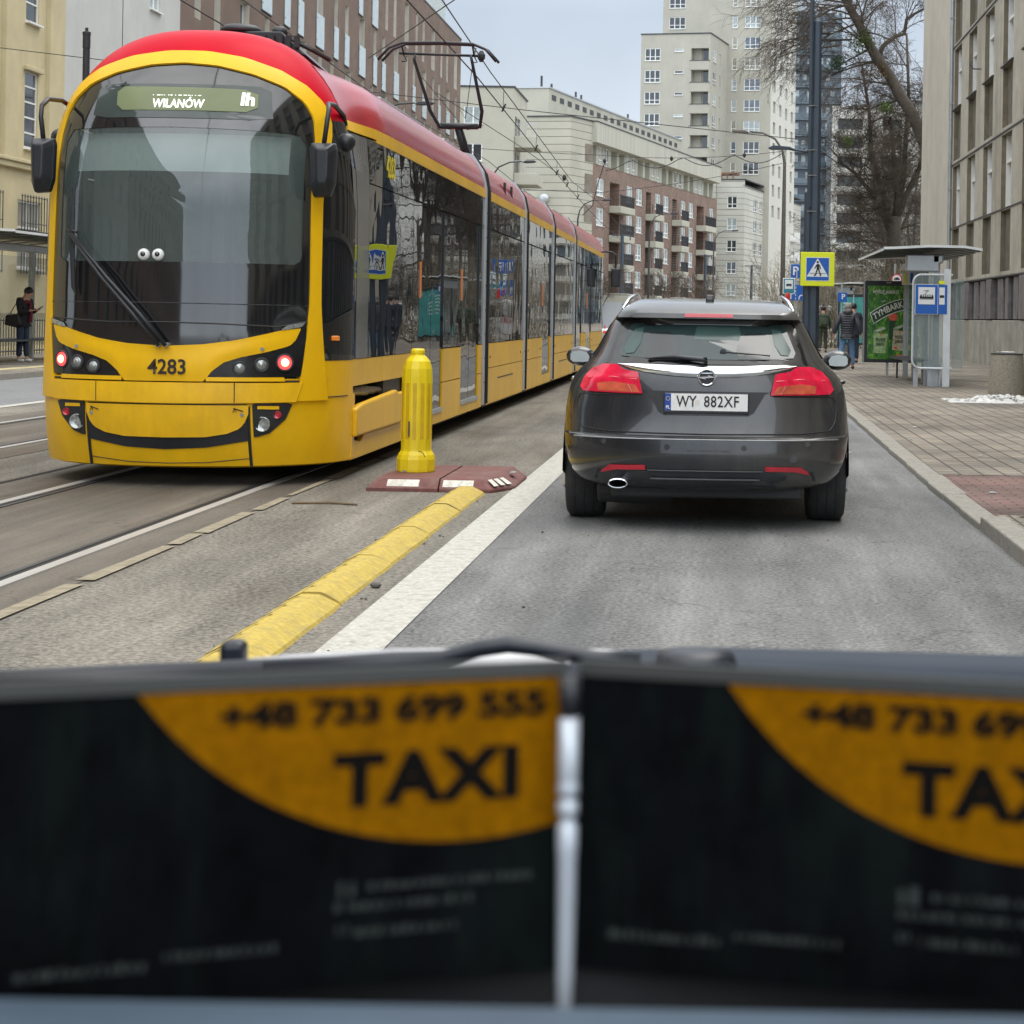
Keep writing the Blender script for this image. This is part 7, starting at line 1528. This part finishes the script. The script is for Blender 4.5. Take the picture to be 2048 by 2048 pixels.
for i in range(33): t = i/32; x = 2.6-7.6*t; wv.append((x, 78.8, 8.45-.5*t-.42*abs(sin(t*pi*3.5))))
wire(wv, .018, 'thick black feeder cable hanging in loops along the span wire')
wire([(-5.0, 78.8, 7.95), (-5.3, 78.8, 7.0), (-5.5, 78.5, 6.0), (-5.9, 78.4, 5.6)], .018, 'black feeder cable hanging down to the contact wire')
b = MB()
for p in ((-5.05, 79, 7.95), (-5.3, 62, 5.95), (.9, 79, 8.3), (-2.2, 79, 8.1), (-4.4, 33.5, 6.0), (-7.5, 40.5, 6.0)): b.lathe(p, [(.03, -.1), (.07, -.03), (.07, .03), (.03, .1)], 8)
thing('wire_insulator', b, m_rub, 'small black insulators on the overhead wires', 'insulator')
wire([(-6.2, 40, 6.1), (-5.6, 52, 6.0), (-5.0, 60, 5.7)], .010, 'short diagonal stay wire near the beige block balconies')
b = MB(); b.tube([(-7.3, 38, 6.55), (-4.3, 29.5, 6.35)], .012, 4); b.tube([(-4.3, 29.5, 6.35), (-3.4, 24, 6.9), (-3.0, 22, 7.6)], .012, 4); thing('wire_bracket', b, m_rub, 'thin wire bracket crossing above the pantograph', 'wire')

# ================================================================ OUR TAXI: cowl, wiper, card holder
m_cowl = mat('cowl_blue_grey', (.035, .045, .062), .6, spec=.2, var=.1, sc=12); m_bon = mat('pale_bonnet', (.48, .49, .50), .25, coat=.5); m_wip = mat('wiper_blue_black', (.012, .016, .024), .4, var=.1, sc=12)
G = root('taxi_front', 'windscreen base and wiper of our own taxi, across the foot of the road', 'taxi', (-.2, 1.0, .9))
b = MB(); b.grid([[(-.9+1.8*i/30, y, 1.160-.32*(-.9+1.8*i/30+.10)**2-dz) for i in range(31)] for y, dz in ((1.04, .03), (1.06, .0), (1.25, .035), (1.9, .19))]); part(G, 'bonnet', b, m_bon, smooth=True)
def lip(x): return itp([(-1, 1.120), (-.38, 1.139), (-.17, 1.152), (-.09, 1.158), (-.06, 1.169), (.0, 1.172), (.2, 1.170), (.9, 1.150)], x)
b = MB(); xs_ = [-.9+1.8*i/60 for i in range(61)]
b.grid([[(x, y, lip(x)+dz) for x in xs_] for y, dz in ((1.03, -.03), (1.02, -.003), (1.0, 0), (.985, -.006), (.975, -.03), (.96, -.12))]); part(G, 'cowl', b, m_cowl, smooth=True)
b = MB(); b.tube([(-.50, 1.0, 1.137), (-.388, 1.0, 1.149), (-.28, .998, 1.1555), (-.172, .995, 1.162)], [.005, .0052, .0052, .0056], 8); b.box(-.50, -.20, .985, 1.01, 1.130, 1.142); Wt = part(G, 'wiper', b, m_wip, smooth=False, bev=.002)
b = MB(); b.tube([(-.24, .99, 1.157), (-.172, .99, 1.163), (-.145, .988, 1.166), (-.125, .986, 1.172), (-.11, .985, 1.1745), (-.095, .985, 1.173), (-.065, .987, 1.168), (-.04, .99, 1.166)], [.006, .006, .0045, .0045, .0045, .0042, .0042, .004], 8); b.lathe((-.01, .985, 1.163), [(.006, 0), (.022, .003), (.02, .009), (.008, .011)], 14); part(Wt, 'wiper_arm', b, m_wip, smooth=True)
b = MB(); b.box(-.276, -.262, 1.03, 1.045, 1.13, 1.1655); part(G, 'washer_jet', b, m_wip, bev=.004)
b = MB(); b.box(-.9, .9, .50, .96, .95, 1.05); part(G, 'dashboard', b, m_rub)
m_card = mat('black_card', (.0022, .0026, .0034), .9, var=.6, sc=60, spec=.06, stain=.8, dirt=(.008, .014, .012)); m_cy = mat('taxi_card_yellow', (.215, .088, .0003), .9, var=.25, sc=300, spec=.05, stain=.4, dirt=(.15, .055, .0003)); m_cink = mat('card_black_ink', (.004, .0035, .003), .9, spec=.1); m_faint = mat('faint_grey_print', (.020, .027, .025), .8, var=.5, sc=400); m_reflstrip = mat('grey_reflection_strip', (.045, .048, .045), .4); m_tray = mat('holder_tray', (.065, .095, .13), .5, var=.1, sc=30)  # black_card: greenish blotches painted in for faint reflections
G = root('card_holder', 'blurred card holder with a silver rod between two black cards, at the bottom', 'card holder', (-.0375, .45, 1.17)); SHX = .0033
b = MB(); b.lathe((-.0385, .452, 1.17), [(.0017, 0), (.0020, .02), (.0023, .048), (.0025, .0495), (.0025, .056), (.0019, .0565), (.0019, .058), (.0026, .0585), (.0026, .0615), (.002, .062), (.002, .0628), (.0026, .063), (.0026, .066), (.0023, .0665), (.0025, .067), (.0025, .082)], 16); b.mi = 1; b.lathe((-.0385, .452, 1.253), [(.0026, 0), (.0026, .009)], 16); part(G, 'rod', b, [mat('rod_silver', (.55, .60, .66), .25, metal=.2), m_plas], smooth=True)
b = MB(); b.box(-.30, .30, .36, .4125, 1.12, 1.1975); part(G, 'tray', b, m_tray, bev=.004)
b = MB(); b.box(-.30, .30, .462, .47, 1.12, 1.258); part(G, 'back_plate', b, m_rub)
hinge = V((-.0395, .459, 1.261)); hingeR = V((-.0365, .459, 1.261))
def card(h, U_, w, flip, x_ell, label):
    N_ = V((0, 0, 1)).cross(U_) if not flip else U_.cross(V((0, 0, 1))); N_ = N_ if N_.y < 0 else -N_
    C = root('card', label, 'card', tuple(h)); Z_ = V((0, 0, 1)); Pt = lambda a, c, n=0: tuple(h+U_*a+Z_*c+N_*n)
    b = MB(); poly = [(0, 0), (0, -.0725)]+[(w-.007+.007*sin(a), -.0655-.007*cos(a)) for a in (0, .5, 1.0, 1.57)]+[(w, 0)]; b.prism(poly, lambda a, c: Pt(a, c), lambda a, c: Pt(a, c, -.001)); part(C, 'panel', b, m_card)
    b = MB(); cz = .042; cx_ = x_ell; rx, ry = .0887, .081; pts = []
    for i in range(49):
        a = pi+pi*i/48; x_, z_ = cx_+rx*cos(a), cz+ry*sin(a)
        if z_ < -.0002 and 0 < x_ < w: pts.append((x_, z_))
    pts = sorted(pts); x0 = cx_-rx*math.sqrt(1-(cz/ry)**2); x1 = cx_+rx*math.sqrt(1-(cz/ry)**2)
    pts = [(max(0.0005, x0), -.0003)]+([(0.0005, cz-ry*math.sqrt(max(0, 1-((0-cx_)/rx)**2)))] if x0 < 0 else [])+pts+([(w-.0005, cz-ry*math.sqrt(max(0, 1-((w-cx_)/rx)**2)))] if x1 > w else [])+[(min(w-.0005, x1), -.0003)]
    b.prism(pts, lambda a, c: Pt(a, c, .0003), lambda a, c: Pt(a, c, .0001)); part(C, 'yellow_field', b, m_cy)
    b = MB(); b.prism([(0, .0002), (w+.01, .0002), (w+.01, .0040), (0, .0040)], lambda a, c: Pt(a, c, .0008), lambda a, c: Pt(a, c, -.001)); part(C, 'reflection_strip', b, m_reflstrip)  # opaque grey strip standing in for a reflection above the card
    return C, Pt, N_
UL = V((-.163+.0395, .4195-.459, 0)).normalized(); UR = V((.078+.035, .438-.459, 0)).normalized()
CL, PL_, NL = card(hinge, UL, .1345, False, .0257, 'black card with yellow field, TAXI and a phone number, left of the silver rod'); CRd, PR_, NR = card(hingeR, UR, .20, True, .1132, 'black card with yellow TAXI field cut by the frame, right of the silver rod')
for C, Pt, N_, s, xt, xp in ((CL, PL_, NL, -1, .034, .0444), (CRd, PR_, NR, 1, .103, .0945)):
    az = math.atan2(N_.x, -N_.y); g_ = V(ORG[C.name])
    for nm, s_, sz, xx_, zz, k in (('lettering', 'TAXI', .0165, xt, -.0235, 1.12), ('phone_number', '+48 733 699 555', .0083, xp, -.0066, 1.36)):
        p = Pt(xx_, zz, .0005); text(C, nm, s_, sz, p, m_cink, rot=(pi/2, 0, az), ext=.0001, xs=k, bold=.0009 if sz > .01 else .0004, spacing=1.12 if sz > .01 else 1.0)
    b = MB()
    k0 = (lambda x: (1050-x)*.0001286) if s < 0 else (lambda x: (x-1085)*.0001286)
    off = 0 if s < 0 else 1095
    for xa, xb_, yc, hh in ((608, 650, 1670, 40), (670, 985, 1668, 16), (608, 870, 1703, 18), (650, 840, 1752, 18), (55, 280, 1782, 20), (300, 510, 1768, 18), (608, 640, 1745, 24)):
        xa += off; xb_ += off; a_, c_ = sorted((k0(xa), k0(xb_)))
        if a_ < 0: continue
        n = max(2, int((c_-a_)/.0022)); 
        for i in range(n): q0 = a_+(c_-a_)*i/n; z_ = -(yc-1290)*.0001286; w2 = (c_-a_)/n*WR.uniform(.25, .85); h2 = hh*WR.uniform(.00003, .00007); b.prism([(q0, z_-hh*.00005), (q0+w2, z_-hh*.00005), (q0+w2, z_+h2), (q0, z_+h2)], lambda a, c: Pt(a, c, .0004), lambda a, c: Pt(a, c, .0001))
    part(C, 'faint_print', b, m_faint)
for o in [G for G in COL.objects if G.get('category') in ('card', 'card holder')]: o.location.x += SHX      # whole holder set 3 mm to the right
